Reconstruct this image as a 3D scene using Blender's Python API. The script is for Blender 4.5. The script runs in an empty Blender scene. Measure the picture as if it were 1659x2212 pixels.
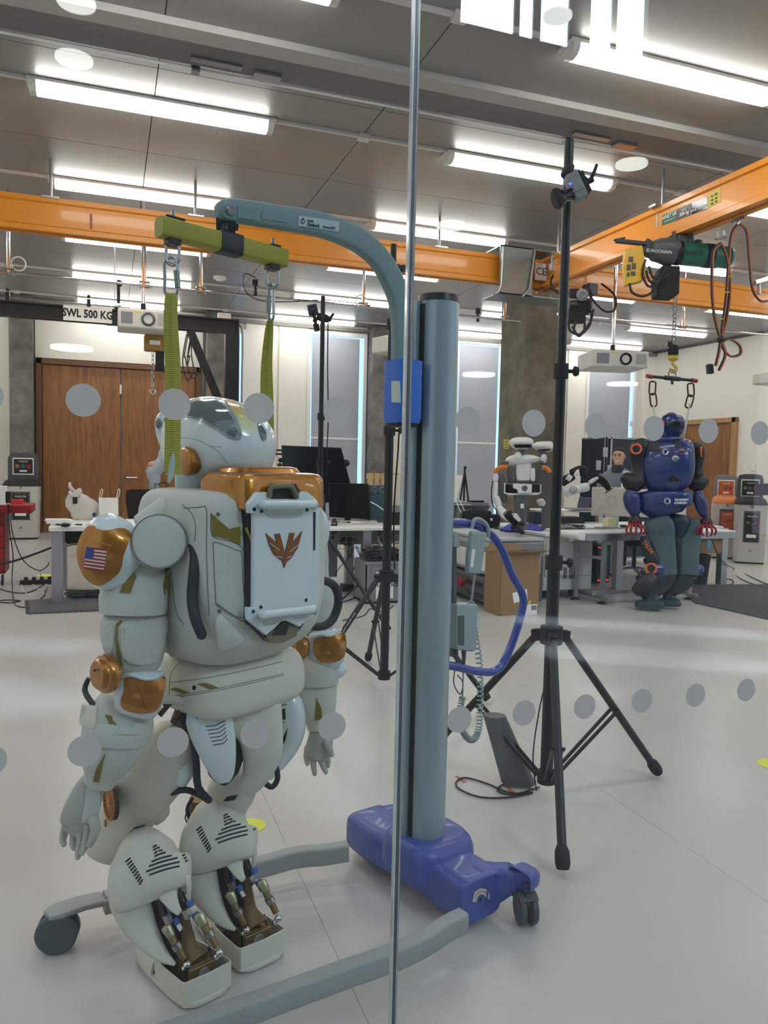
import bpy, bmesh, math, random
from math import sin, cos, pi, radians, sqrt, atan2
from mathutils import Vector as V, Matrix as MX, geometry
from mathutils.bvhtree import BVHTree

random.seed(7)
COL = bpy.context.scene.collection
SC = bpy.context.scene

# ---------------------------------------------------------------- camera
CAM_H = 1.42
FPX = 1650.0                       # focal length in pixels of a 1659 x 2212 frame
_y, _p, _r = radians(19.9), radians(3.65), radians(1.25)
FW = V((sin(_y) * cos(_p), cos(_y) * cos(_p), -sin(_p)))
_rt = V((cos(_y), -sin(_y), 0))
_up = _rt.cross(FW)
RT = _rt * cos(_r) + _up * sin(_r)
UP = -_rt * sin(_r) + _up * cos(_r)
CP = V((0, 0, CAM_H))
cd = bpy.data.cameras.new('camera')
cam = bpy.data.objects.new('camera', cd)
COL.objects.link(cam)
cam.matrix_world = MX.Translation(CP) @ MX((RT, UP, -FW)).transposed().to_4x4()
cd.sensor_fit = 'VERTICAL'
cd.sensor_height = 36.0
cd.lens = 36.0 * FPX / 2212.0
cd.clip_start = 0.05
SC.camera = cam

# ---------------------------------------------------------------- world, exposure
SC.view_settings.view_transform = 'Standard'
SC.view_settings.look = 'None'
SC.view_settings.gamma = 1.0
SC.view_settings.use_curve_mapping = False
SC.view_settings.exposure = 0.6
w = bpy.data.worlds.new('world'); SC.world = w; w.use_nodes = True
w.node_tree.nodes['Background'].inputs[0].default_value = (0.78, 0.87, 1.0, 1)
w.node_tree.nodes['Background'].inputs[1].default_value = 0.62
TUBE_POWER = 12.0
ATRIUM_POWER = 20.0

# ---------------------------------------------------------------- projection helpers (photo pixel -> point in the room)
def ray(x, y): return RT * (x - 829.5) + UP * (1106 - y) + FW * FPX
def P(x, y, D): return CP + ray(x, y) * (D / FPX)
def FL(x, y, z=0.0):
    d = ray(x, y); return CP + d * ((z - CAM_H) / d.z)
def OY(x, y, Y):
    d = ray(x, y); return CP + d * (Y / d.y)
def OX(x, y, X):
    d = ray(x, y); return CP + d * (X / d.x)
def OP(x, y, p0, n):
    d = ray(x, y); n = V(n); return CP + d * ((V(p0) - CP).dot(n) / d.dot(n))
def DEP(p): return (V(p) - CP).dot(FW)

# added area lamps standing in for daylight strips on the hall floor, mirrored in glass
for k, (pa, pb, wd, pw) in enumerate((((1120, 1338), (1640, 1372), .22, 26), ((1180, 1402), (1659, 1440), .3, 34), ((-60, 1385), (170, 1402), .35, 16), ((-60, 1480), (110, 1530), .3, 14))):
    a_, b_ = FL(*pa), FL(*pb); a_.y = 2.64 - a_.y; b_.y = 2.64 - b_.y
    ld = bpy.data.lights.new('added_strip_lamp', 'AREA'); ld.shape = 'RECTANGLE'; ld.size = (b_ - a_).length; ld.size_y = wd; ld.energy = pw; ld.spread = radians(14); ld.color = (.75, .9, 1)
    lo = bpy.data.objects.new('added_strip_lamp', ld); COL.objects.link(lo); lo.location = (a_ + b_) / 2 + V((0, 0, 2.2)); lo.rotation_euler = (0, 0, atan2((b_ - a_).y, (b_ - a_).x))

# ---------------------------------------------------------------- materials
MATS = {}
def mat(name, color, rough=0.5, metal=0.0, var=0.06, scale=12.0, bump=0.0, bscale=60.0, coat=0.0, emit=0.0, ecol=None, spec=None, alpha=None, stretch=None):
    if name in MATS: return MATS[name]
    m = bpy.data.materials.new(name); m.use_nodes = True
    nt = m.node_tree; b = nt.nodes['Principled BSDF']
    tc = nt.nodes.new('ShaderNodeTexCoord')
    no = nt.nodes.new('ShaderNodeTexNoise'); no.inputs['Scale'].default_value = scale; no.inputs['Detail'].default_value = 4
    src = tc.outputs['Object']
    if stretch:
        mp = nt.nodes.new('ShaderNodeMapping'); mp.inputs['Scale'].default_value = stretch
        nt.links.new(src, mp.inputs[0]); src = mp.outputs[0]
    nt.links.new(src, no.inputs['Vector'])
    mx = nt.nodes.new('ShaderNodeMix'); mx.data_type = 'RGBA'
    c = V(color[:3])
    mx.inputs[6].default_value = (*(c * (1 - var * 1.6)), 1)
    mx.inputs[7].default_value = (*[min(1, k * (1 + var * 1.6)) for k in c], 1)
    nt.links.new(no.outputs['Fac'], mx.inputs[0])
    nt.links.new(mx.outputs[2], b.inputs['Base Color'])
    b.inputs['Roughness'].default_value = rough
    b.inputs['Metallic'].default_value = metal
    b.inputs['Coat Weight'].default_value = coat
    b.inputs['Coat Roughness'].default_value = 0.06
    if spec is not None: b.inputs['Specular IOR Level'].default_value = spec
    if bump:
        n2 = nt.nodes.new('ShaderNodeTexNoise'); n2.inputs['Scale'].default_value = bscale
        nt.links.new(src, n2.inputs['Vector'])
        bp = nt.nodes.new('ShaderNodeBump'); bp.inputs['Strength'].default_value = bump; bp.inputs['Distance'].default_value = 0.004
        nt.links.new(n2.outputs['Fac'], bp.inputs['Height']); nt.links.new(bp.outputs[0], b.inputs['Normal'])
    if emit:
        b.inputs['Emission Color'].default_value = (*(ecol or color), 1)
        b.inputs['Emission Strength'].default_value = emit
    if alpha is not None: b.inputs['Alpha'].default_value = alpha
    MATS[name] = m
    return m

def srgb(r, g, b):
    f = lambda c: (c / 255 / 12.92) if c / 255 <= 0.04045 else ((c / 255 + 0.055) / 1.055) ** 2.4
    return (f(r), f(g), f(b))

def wood(name, c1, c2, rough=0.45, axis='z', sc=1.0, coat=0.0):
    m = bpy.data.materials.new(name); m.use_nodes = True
    nt = m.node_tree; b = nt.nodes['Principled BSDF']
    tc = nt.nodes.new('ShaderNodeTexCoord'); mp = nt.nodes.new('ShaderNodeMapping')
    s = {'z': (6, 6, .5), 'x': (.5, 6, 6), 'y': (6, .5, 6)}[axis]
    mp.inputs['Scale'].default_value = tuple(k * sc for k in s)
    no = nt.nodes.new('ShaderNodeTexNoise'); no.inputs['Scale'].default_value = 3.0; no.inputs['Detail'].default_value = 8; no.inputs['Distortion'].default_value = 1.2
    cr = nt.nodes.new('ShaderNodeValToRGB'); cr.color_ramp.elements[0].position = .3; cr.color_ramp.elements[1].position = .72
    cr.color_ramp.elements[0].color = (*c1, 1); cr.color_ramp.elements[1].color = (*c2, 1)
    nt.links.new(tc.outputs['Object'], mp.inputs[0]); nt.links.new(mp.outputs[0], no.inputs['Vector'])
    nt.links.new(no.outputs['Fac'], cr.inputs[0]); nt.links.new(cr.outputs[0], b.inputs['Base Color'])
    b.inputs['Roughness'].default_value = rough; b.inputs['Coat Weight'].default_value = coat
    MATS[name] = m
    return m

def concrete(name, c1, c2):
    m = bpy.data.materials.new(name); m.use_nodes = True
    nt = m.node_tree; b = nt.nodes['Principled BSDF']
    tc = nt.nodes.new('ShaderNodeTexCoord')
    no = nt.nodes.new('ShaderNodeTexNoise'); no.inputs['Scale'].default_value = 2.2; no.inputs['Detail'].default_value = 9; no.inputs['Roughness'].default_value = .65
    cr = nt.nodes.new('ShaderNodeValToRGB'); cr.color_ramp.elements[0].position = .38; cr.color_ramp.elements[1].position = .68
    cr.color_ramp.elements[0].color = (*c1, 1); cr.color_ramp.elements[1].color = (*c2, 1)
    n2 = nt.nodes.new('ShaderNodeTexNoise'); n2.inputs['Scale'].default_value = 40
    bp = nt.nodes.new('ShaderNodeBump'); bp.inputs['Strength'].default_value = .25; bp.inputs['Distance'].default_value = .006
    nt.links.new(tc.outputs['Object'], no.inputs['Vector']); nt.links.new(tc.outputs['Object'], n2.inputs['Vector'])
    nt.links.new(no.outputs['Fac'], cr.inputs[0]); nt.links.new(cr.outputs[0], b.inputs['Base Color'])
    nt.links.new(n2.outputs['Fac'], bp.inputs['Height']); nt.links.new(bp.outputs[0], b.inputs['Normal'])
    b.inputs['Roughness'].default_value = .8
    MATS[name] = m
    return m

# ---------------------------------------------------------------- mesh builder
def catmull(pts, sub=6):
    if sub <= 1 or len(pts) < 3: return [V(p) for p in pts]
    n = len(pts[0]); q = [tuple(p) for p in pts]; out = []
    for i in range(len(q) - 1):
        p0 = q[max(i - 1, 0)]; p1 = q[i]; p2 = q[i + 1]; p3 = q[min(i + 2, len(q) - 1)]
        for k in range(sub):
            t = k / sub
            out.append([.5 * ((2 * p1[j]) + (-p0[j] + p2[j]) * t + (2 * p0[j] - 5 * p1[j] + 4 * p2[j] - p3[j]) * t * t + (-p0[j] + 3 * p1[j] - 3 * p2[j] + p3[j]) * t ** 3) for j in range(n)])
    out.append(list(q[-1]))
    return [V(o) if n <= 4 else o for o in out]

def spow(v, e): return math.copysign(abs(v) ** e, v)

class MB:
    def __init__(s): s.v = []; s.f = []
    def add(s, vs, fs):
        o = len(s.v); s.v += [V(p) for p in vs]; s.f += [tuple(i + o for i in f) for f in fs]; return s
    def box(s, c, size, rot=None, ax=None):
        """rot: z angle; ax: three axis vectors"""
        c = V(c); hx, hy, hz = [k / 2 for k in size]
        if ax is None:
            a = rot or 0.0; ax = (V((cos(a), sin(a), 0)), V((-sin(a), cos(a), 0)), V((0, 0, 1)))
        X, Y, Z = [V(k) for k in ax]
        vs = [c + X * (hx * i) + Y * (hy * j) + Z * (hz * k) for i in (-1, 1) for j in (-1, 1) for k in (-1, 1)]
        return s.add(vs, [(0, 1, 3, 2), (4, 6, 7, 5), (0, 4, 5, 1), (2, 3, 7, 6), (0, 2, 6, 4), (1, 5, 7, 3)])
    def bb(s, lo, hi): return s.box([(a + b) / 2 for a, b in zip(lo, hi)], [abs(b - a) for a, b in zip(lo, hi)])
    def bar(s, p0, p1, w, h, up=(0, 0, 1)):
        p0 = V(p0); p1 = V(p1); X = (p1 - p0); L = X.length; X.normalize()
        Y = V(up).cross(X)
        if Y.length < 1e-4: Y = V((0, 1, 0)).cross(X)
        Y.normalize(); Z = X.cross(Y)
        return s.box((p0 + p1) / 2, (L, w, h), ax=(X, Y, Z))
    def loft(s, rings, cap=True, closed=True):
        n = len(rings[0]); vs = [p for r in rings for p in r]; fs = []
        for i in range(len(rings) - 1):
            for j in range(n if closed else n - 1):
                k = (j + 1) % n
                fs.append((i * n + j, i * n + k, (i + 1) * n + k, (i + 1) * n + j))
        if cap:
            fs.append(tuple(range(n - 1, -1, -1))); m = (len(rings) - 1) * n; fs.append(tuple(range(m, m + n)))
        return s.add(vs, fs)
    def tube(s, pts, r, n=8, sub=1, cap=True):
        pts = catmull(pts, sub) if sub > 1 else [V(p) for p in pts]
        m = len(pts)
        rs = r if isinstance(r, (list, tuple)) else [r] * m
        if len(rs) != m: rs = [rs[min(int(i * (len(rs) - 1) / (m - 1)), len(rs) - 2)] * (1 - (i * (len(rs) - 1) / (m - 1)) % 1) + rs[min(int(i * (len(rs) - 1) / (m - 1)) + 1, len(rs) - 1)] * ((i * (len(rs) - 1) / (m - 1)) % 1) for i in range(m)]
        T = []
        for i in range(m):
            t = pts[min(i + 1, m - 1)] - pts[max(i - 1, 0)]
            T.append(t.normalized() if t.length > 1e-9 else V((0, 0, 1)))
        nrm = T[0].orthogonal().normalized(); rings = []
        for i in range(m):
            nrm = (nrm - T[i] * nrm.dot(T[i]))
            nrm = nrm.normalized() if nrm.length > 1e-6 else T[i].orthogonal().normalized()
            b = T[i].cross(nrm)
            rings.append([pts[i] + (nrm * cos(2 * pi * k / n) + b * sin(2 * pi * k / n)) * rs[i] for k in range(n)])
        return s.loft(rings, cap)
    def cyl(s, p0, p1, r0, r1=None, n=16): return s.tube([p0, p1], [r0, r0 if r1 is None else r1], n)
    def lathe(s, prof, o, axis, n=20, cap=True):
        """prof: list of (radius, distance along axis)"""
        ax = V(axis).normalized(); a = ax.orthogonal().normalized(); b = ax.cross(a); o = V(o)
        return s.loft([[o + ax * z + (a * cos(2 * pi * k / n) + b * sin(2 * pi * k / n)) * max(r, 1e-4) for k in range(n)] for r, z in prof], cap)
    def ball(s, c, r, n=16, m=10, ax=None):
        if not isinstance(r, (list, tuple)): r = (r, r, r)
        X, Y, Z = [V(k) for k in (ax or ((1, 0, 0), (0, 1, 0), (0, 0, 1)))]; c = V(c)
        return s.loft([[c + X * (r[0] * sin(t) * cos(2 * pi * k / n)) + Y * (r[1] * sin(t) * sin(2 * pi * k / n)) + Z * (r[2] * -cos(t)) for k in range(n)] for t in [max(.02, min(pi - .02, pi * i / m)) for i in range(m + 1)]])
    def prism(s, poly, vec):
        n = len(poly); vec = V(vec); poly = [V(p) for p in poly]
        tri = geometry.tessellate_polygon([poly])
        vs = poly + [p + vec for p in poly]; fs = [(i, (i + 1) % n, (i + 1) % n + n, i + n) for i in range(n)]
        for t in tri: fs.append(tuple(t)); fs.append(tuple(k + n for k in reversed(t)))
        return s.add(vs, fs)
    def torus(s, c, axis, R, r, n=24, m=8, a0=0, a1=2 * pi):
        ax = V(axis).normalized(); a = ax.orthogonal().normalized(); b = ax.cross(a); c = V(c)
        full = abs(a1 - a0 - 2 * pi) < 1e-6
        rings = []
        for i in range(n + 1):
            t = a0 + (a1 - a0) * i / n; d = a * cos(t) + b * sin(t)
            rings.append([c + d * (R + r * cos(2 * pi * k / m)) + ax * (r * sin(2 * pi * k / m)) for k in range(m)])
        return s.loft(rings, cap=not full)
    def limb(s, secs, n=18, sup=2.0, sub=3, cap=True, roundcap=0.0):
        """secs: (px, py, half width px, depth m, thickness ratio) : a body whose outline follows the photograph and whose
        cross sections are real ellipses of that size at that distance"""
        q = catmull([tuple(map(float, k)) for k in secs], sub)
        cs = [P(k[0], k[1], k[3]) for k in q]; rings = []; m = len(q)
        for i in range(m):
            t = (cs[min(i + 1, m - 1)] - cs[max(i - 1, 0)]).normalized(); v = (cs[i] - CP).normalized()
            sd = t.cross(v).normalized(); d = sd.cross(t).normalized()
            a = q[i][2] * q[i][3] / FPX; b = a * q[i][4]
            rings.append([cs[i] + sd * (a * spow(cos(2 * pi * k / n), 2 / sup)) + d * (b * spow(sin(2 * pi * k / n), 2 / sup)) for k in range(n)])
        if roundcap:
            def capr(ring, c, t, rr):
                out = []
                for f, g in ((.35, .93), (.7, .72), (.93, .4), (1.0, .08)):
                    out.append([c + (p - c) * g + t * (rr * f) for p in ring])
                return out
            t0 = (cs[0] - cs[1]).normalized(); t1 = (cs[-1] - cs[-2]).normalized()
            ra = q[0][2] * q[0][3] / FPX * roundcap; rb = q[-1][2] * q[-1][3] / FPX * roundcap
            rings = list(reversed(capr(rings[0], cs[0], t0, ra))) + rings + capr(rings[-1], cs[-1], t1, rb)
        s.last = rings
        return s.loft(rings, cap)
    def hull(s, rings, o, xa, ya, n=28, sub=3, cap=True):
        """rings: (z, cx, cy, hx, hy, superellipse power) in a local frame"""
        q = catmull([tuple(map(float, k)) for k in rings], sub) if sub > 1 else rings
        o = V(o); xa = V(xa); ya = V(ya)
        return s.loft([[o + xa * (k[1] + k[3] * spow(cos(2 * pi * j / n), 2 / k[5])) + ya * (k[2] + k[4] * spow(sin(2 * pi * j / n), 2 / k[5])) + V((0, 0, k[0])) for j in range(n)] for k in q], cap)
    def bvh(s): return BVHTree.FromPolygons([tuple(p) for p in s.v], s.f)

PTR = {}
SPLIT = {'end_cap', 'hanger', 'string_handle', 'wheel', 'castor', 'window_mullion', 'eyelet', 'hanger_plate', 'vent_tab', 'ball_end', 'drive_wheel', 'bumper_slot', 'red_strip', 'rail_clamp', 'wall_rail', 'rod_knob', 'antenna_wires', 'coil', 'case_fan', 'pole', 'mullion', 'bracket', 'hip_linkage', 'neck_actuators', 'label_lines', 'ring_led', 'foot_wiring', 'knee_cable', 'blind_rail'}
def islands(mb):
    p = list(range(len(mb.v)))
    def find(i):
        while p[i] != i: p[i] = p[p[i]]; i = p[i]
        return i
    for f in mb.f:
        for k in f[1:]: p[find(k)] = find(f[0])
    g = {}
    for f in mb.f: g.setdefault(find(f[0]), []).append(f)
    out = []
    for fs in g.values():
        ids = sorted({k for f in fs for k in f}); mp = {k: i for i, k in enumerate(ids)}; n = MB()
        n.v = [mb.v[k] for k in ids]; n.f = [tuple(mp[k] for k in f) for f in fs]; out.append(n)
    return out
def obj(name, mb, m, parent=None, smooth=True, bevel=0.0, ang=38, seg=2, subd=0):
    if parent is not None and name in SPLIT and mb.f:
        q = islands(mb)
        if len(q) > 1:
            for k in q: r = obj(name, k, m, parent, smooth, bevel, ang, seg, subd)
            return r
    me = bpy.data.meshes.new(name)
    vs = mb.v; o = bpy.data.objects.new(name, me)
    if parent is None:
        lo = [min(p[i] for p in vs) for i in range(3)]; hi = [max(p[i] for p in vs) for i in range(3)]
        c = V(((lo[0] + hi[0]) / 2, (lo[1] + hi[1]) / 2, lo[2])); vs = [p - c for p in vs]; o.location = c
    else:
        W = wl(parent); o.parent = parent; vs = [p - W for p in vs]
    o['_w'] = list(o.location) if parent is None else list(wl(parent))
    me.from_pydata([tuple(p) for p in vs], [], mb.f)
    bm = bmesh.new(); bm.from_mesh(me); bmesh.ops.recalc_face_normals(bm, faces=bm.faces); bm.to_mesh(me); bm.free()
    me.materials.append(m)
    if smooth:
        me.polygons.foreach_set('use_smooth', [True] * len(me.polygons))
        me.set_sharp_from_angle(angle=radians(ang))
    COL.objects.link(o)
    if bevel:
        b = o.modifiers.new('bevel', 'BEVEL'); b.width = bevel; b.segments = seg; b.limit_method = 'ANGLE'; b.angle_limit = radians(40); b.harden_normals = False
    if subd:
        b = o.modifiers.new('sub', 'SUBSURF'); b.levels = subd; b.render_levels = subd
    return o
def wl(o): return V(o['_w'])          # world location of a thing's or part's origin (nothing is rotated)

def tag(o, label, cat, group=None, kind=None):
    if label: o['label'] = label
    if cat: o['category'] = cat
    if group: o['group'] = group
    if kind: o['kind'] = kind
    return o
def thing(name, label, cat, loc, group=None, kind=None):
    o = bpy.data.objects.new(name, None); COL.objects.link(o); o.location = loc; o.empty_display_size = .1
    o['_w'] = list(loc)
    return tag(o, label, cat, group, kind)
def lab(o, l): o['label'] = l; return o
def shared(name, src, loc, parent):
    """another object on the same mesh data, its origin at a world point"""
    o = bpy.data.objects.new(name, src.data); COL.objects.link(o); o.parent = parent; o.location = V(loc) - wl(parent); o['_w'] = list(loc)
    return o
def dup(root, loc, label=None, group=None):
    d = V(loc) - wl(root)
    def rec(o, par):
        c = o.copy(); COL.objects.link(c); c.parent = par
        c['_w'] = list(wl(o) + d)
        for ch in [k for k in o.children]: rec(ch, c)
        return c
    r = rec(root, None); r.location = loc
    if label: r['label'] = label
    if group: r['group'] = group
    return r

def text(name, body, c, right, up, size, m, parent, bold=0.0, extrude=0.0008, align='CENTER', fit=None):
    """flat lettering lying in the plane spanned by right and up"""
    cu = bpy.data.curves.new(name, 'FONT'); cu.body = body; cu.size = size; cu.align_x = align; cu.align_y = 'CENTER'
    cu.extrude = extrude; cu.offset = bold; cu.resolution_u = 2
    cu.materials.append(m)
    X = V(right).normalized(); Z = X.cross(V(up)).normalized(); Y = Z.cross(X)
    o = bpy.data.objects.new(name, cu); COL.objects.link(o)
    W = wl(parent) if parent else V((0, 0, 0)); o.parent = parent
    sx = 1.0
    if fit:   # rough width of the default font
        sx = fit / (len(body) * size * 0.56)
    o.matrix_basis = MX.Translation(V(c) - W) @ MX((X, Y, Z)).transposed().to_4x4() @ MX.Diagonal((sx, 1, 1, 1))
    o['_w'] = list(c)
    return o

def inpoly(x, y, poly):
    r = False; j = len(poly) - 1
    for i in range(len(poly)):
        if (poly[i][1] > y) != (poly[j][1] > y) and x < (poly[j][0] - poly[i][0]) * (y - poly[i][1]) / (poly[j][1] - poly[i][1]) + poly[i][0]: r = not r
        j = i
    return r

def skin(poly, bvh, th=0.003, step=10, lift=0.0015, fall=None, smooth_poly=0):
    """a patch of the outline poly (pixels) laid on the surface bvh: its outer face th above it, with its own edge"""
    if smooth_poly:
        pp = [V(p) for p in poly] + [V(poly[0])]
        poly = [tuple(p) for p in catmull(pp, smooth_poly)[:-1]]
    # boundary resampled
    B = []
    for i in range(len(poly)):
        a = V(poly[i]); b = V(poly[(i + 1) % len(poly)]); k = max(1, int((b - a).length / step + .5))
        for t in range(k): B.append(a + (b - a) * (t / k))
    xs = [p.x for p in B]; ys = [p.y for p in B]; nb = len(B); pts = list(B)
    yy = min(ys) + step * .6; row = 0
    while yy < max(ys):
        xx = min(xs) + step * (.5 if row % 2 else 1.0)
        while xx < max(xs):
            if inpoly(xx, yy, [(p.x, p.y) for p in B]) and min((V((xx, yy)) - p).length for p in B) > step * .5: pts.append(V((xx, yy)))
            xx += step
        yy += step * .87; row += 1
    v2, e2, f2, ov, oe, of = geometry.delaunay_2d_cdt(pts, [(i, (i + 1) % nb) for i in range(nb)], [], 1, 1e-4)
    loc = []; nrm = []; miss = []
    for p in v2:
        d = ray(p.x, p.y).normalized(); h, n, i, dist = bvh.ray_cast(CP, d)
        if h is None: loc.append(None); nrm.append(None)
        else:
            if n.dot(d) > 0: n = -n
            loc.append(h); nrm.append(n)
    good = [i for i in range(len(v2)) if loc[i] is not None]
    if not good: return None
    for i in range(len(v2)):
        if loc[i] is None:
            j = min(good, key=lambda g: (v2[g] - v2[i]).length)
            loc[i] = P(v2[i].x, v2[i].y, DEP(loc[j])); nrm[i] = nrm[j]
    mb = MB(); n = len(v2)
    av = sum((k for k in nrm), V((0, 0, 0))).normalized()
    nn = [(k * .6 + av * .4).normalized() for k in nrm]
    mb.add([loc[i] + nn[i] * (th + lift) for i in range(n)] + [loc[i] - nn[i] * .002 for i in range(n)], [])
    ec = {}
    for f in f2:
        mb.f.append(tuple(f)); mb.f.append(tuple(k + n for k in reversed(f)))
        for a, b in zip(f, f[1:] + f[:1]): ec[(a, b)] = 1
    for (a, b) in ec:
        if (b, a) not in ec: mb.f.append((b, a, a + n, b + n))
    return mb

def seam(pts, bvh, r=0.0012, step=8, off=0.0, sub=1, n=5):
    """a thin cord laid along a pixel polyline on the surface bvh"""
    pts = [V(p) for p in pts]
    if sub > 1: pts = catmull(pts, sub)
    out = []
    for i in range(len(pts) - 1):
        k = max(1, int((pts[i + 1] - pts[i]).length / step))
        for t in range(k): out.append(pts[i] + (pts[i + 1] - pts[i]) * (t / k))
    out.append(pts[-1]); q = []
    for p in out:
        d = ray(p.x, p.y).normalized(); h, nn, i, dist = bvh.ray_cast(CP, d)
        if h is not None: q.append(h - d * off)
    mb = MB()
    if len(q) > 1: mb.tube(q, r, n)
    return mb

def plate(poly, p0, nrm, th, sm=0):
    """outline in pixels lying on the plane through p0 with normal nrm, th thick behind it"""
    nrm = V(nrm).normalized()
    if sm:
        pp = [V(p) for p in poly] + [V(poly[0])]; poly = [tuple(p) for p in catmull(pp, sm)[:-1]]
    if nrm.dot(V(p0) - CP) > 0: nrm = -nrm
    return MB().prism([OP(x, y, p0, nrm) for x, y in poly], -nrm * th)
def merge(*ms):
    r = MB()
    for m in ms:
        if m is not None and m.v: r.add(m.v, m.f)
    return r
# ================================================================ materials
M_floor = mat('grey_vinyl', srgb(188, 186, 182), .28, var=.035, scale=1.4, bump=.03, bscale=220)
M_tile = mat('grey_floor_tile', srgb(180, 179, 176), .3, var=.04, scale=2)
M_joint = mat('floor_joint', srgb(176, 175, 172), .4)
M_ceil = mat('ceiling_metal', srgb(150, 148, 145), .42, metal=.25, var=.03, scale=2)
M_ceildark = mat('ceiling_gap', srgb(60, 60, 60), .8)
M_wall = mat('white_wall_paint', srgb(232, 228, 220), .75, var=.015, scale=2)
M_white = mat('white_paint', srgb(232, 232, 230), .45, var=.02)
M_conc = concrete('bare_concrete', srgb(92, 90, 86), srgb(142, 140, 134))
M_conc2 = concrete('bare_concrete_warm', srgb(92, 86, 76), srgb(128, 121, 108))
M_oak = wood('oak_veneer', srgb(122, 78, 40), srgb(160, 108, 60), .45)
M_oakframe = wood('oak_frame', srgb(96, 62, 34), srgb(120, 80, 46), .5)
M_oak2 = wood('light_oak', srgb(160, 122, 76), srgb(188, 150, 100), .5)
M_blind = mat('grey_blind', srgb(170, 174, 184), .85, var=.03, scale=1.2)
M_black = mat('black_metal', srgb(13, 14, 17), .38, var=.1)
M_blackm = mat('matt_black', srgb(17, 17, 19), .7, var=.1)
M_blackg = mat('black_gloss', srgb(14, 15, 18), .12, var=.1)
M_rubber = mat('grey_rubber', srgb(74, 80, 84), .55, var=.06)
M_blackrub = mat('black_rubber', srgb(24, 25, 30), .5, var=.1, bump=.2, bscale=400)
M_chrome = mat('chrome', srgb(205, 205, 208), .12, metal=1.0, var=.02)
M_steel = mat('brushed_steel', srgb(165, 166, 168), .3, metal=1.0, var=.06, scale=40)
M_alu = mat('aluminium', srgb(175, 177, 180), .35, metal=.8, var=.04)
M_yellow = mat('crane_yellow', srgb(228, 142, 16), .36, var=.04, scale=3, coat=.2)
M_tube = mat('lit_diffuser', (1, 1, 1), .4, emit=TUBE_POWER, ecol=(1.0, .965, .92))
M_lamp_end = mat('lamp_end', srgb(215, 212, 208), .3, var=.02)
M_greycab = mat('cabinet_grey', srgb(186, 187, 186), .4, var=.02)
M_greydark = mat('dark_grey_plastic', srgb(78, 80, 84), .5, var=.05)
M_greymid = mat('mid_grey_plastic', srgb(128, 130, 134), .5, var=.05)
M_carpet = mat('dark_grey_carpet', srgb(74, 74, 76), .95, var=.15, scale=300, bump=.4, bscale=500)
M_card = mat('cardboard', srgb(148, 116, 82), .8, var=.06, scale=5)
M_paper = mat('white_paper', srgb(236, 236, 232), .7, var=.01)
M_ynote = mat('yellow_label', srgb(222, 206, 84), .6, var=.02)
M_red = mat('red_paint', srgb(158, 26, 34), .4, var=.05)
M_green = mat('hoist_green', srgb(30, 104, 84), .35, var=.04)
M_ink = mat('black_ink', srgb(24, 24, 26), .6, var=.02)
M_inkw = mat('white_ink', srgb(230, 230, 230), .6, var=.02)
M_screen = mat('black_screen', srgb(16, 17, 21), .12, var=.05)
M_bglow = mat('daylit_glass', srgb(160, 195, 235), .3, emit=1.1, ecol=srgb(150, 190, 240))

GY = 1.32        # glass partition
BY = 15.6        # back wall
RX_ = 12.6       # right wall
LX = -4.7
CZ = 4.28        # ceiling
FZ = 0.0

# ---- floor: welded vinyl sheets; grey tiles towards the back left
fl = obj('floor', MB().bb((LX, GY - .05, -.12), (RX_, BY + .05, -.003)), M_joint); tag(fl, None, None, kind='structure')
def sheet(x0, x1, y0, y1, m, nm='vinyl_sheet', g=.0007):
    o = obj(nm, MB().bb((x0 + g, y0 + g, -.003), (x1 - g, y1 - g, 0)), m, fl, smooth=False); return o
xs = [LX, -2.9, -1.05, .62, 2.05, 3.9, 5.75, 7.6, 9.5, 11.3, RX_]
ys = [GY - .05, 7.6]
for i in range(len(xs) - 1):
    sheet(xs[i], xs[i + 1], ys[0], 7.62, M_floor)
    for (a, b) in ((7.62, 9.4), (9.4, 11.6), (11.6, 13.6), (13.6, BY)):
        if i < 4:
            n = 2
            for k in range(n): sheet(xs[i] + (xs[i + 1] - xs[i]) * k / n, xs[i] + (xs[i + 1] - xs[i]) * (k + 1) / n, a, b, M_tile, 'floor_tile', .004)
        else: sheet(xs[i], xs[i + 1], a, b, M_floor)

# ---- ceiling of painted panels
ce = obj('ceiling', MB().bb((LX, GY - .05, CZ + .012), (RX_, BY, CZ + .2)), M_ceildark); tag(ce, None, None, kind='structure')
cxs = [LX, -2.45, .35, 2.1, 5.55, 7.35, 9.05, 10.8, RX_]; cys = [GY - .05, 3.6, 5.45, 6.05, 7.7, 9.85, 11.9, 13.95, BY]
for i in range(len(cxs) - 1):
    for j in range(len(cys) - 1):
        obj('ceiling_panel', MB().bb((cxs[i] + .004, cys[j] + .004, CZ), (cxs[i + 1] - .004, cys[j + 1] - .004, CZ + .012)), M_ceil, ce, smooth=False)
# steel channel with a white conduit crossing the ceiling
tr = thing('trim_1', None, None, (2, 5.7, CZ), kind='structure')
obj('flange', MB().bb((LX, 5.33, CZ - .05), (RX_, 5.5, CZ)), mat('channel_grey', srgb(176, 174, 170), .5), tr, smooth=False)
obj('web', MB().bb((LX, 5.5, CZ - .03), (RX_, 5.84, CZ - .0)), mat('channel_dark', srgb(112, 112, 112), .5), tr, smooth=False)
obj('conduit', MB().tube([(LX, 5.88, CZ - .035), (RX_, 5.88, CZ - .035)], .012), M_white, tr)
for x in (.55, 3.7, 6.9):
    obj('conduit_box', merge(MB().bb((x, 5.7, CZ - .05), (x + .36, 5.76, CZ - .03)), MB().bb((x + .45, 5.72, CZ - .06), (x + .65, 5.82, CZ - .03)), MB().bb((x + .02, 5.86, CZ - .06), (x + .08, 5.93, CZ))), M_steel, tr, smooth=False)

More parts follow.
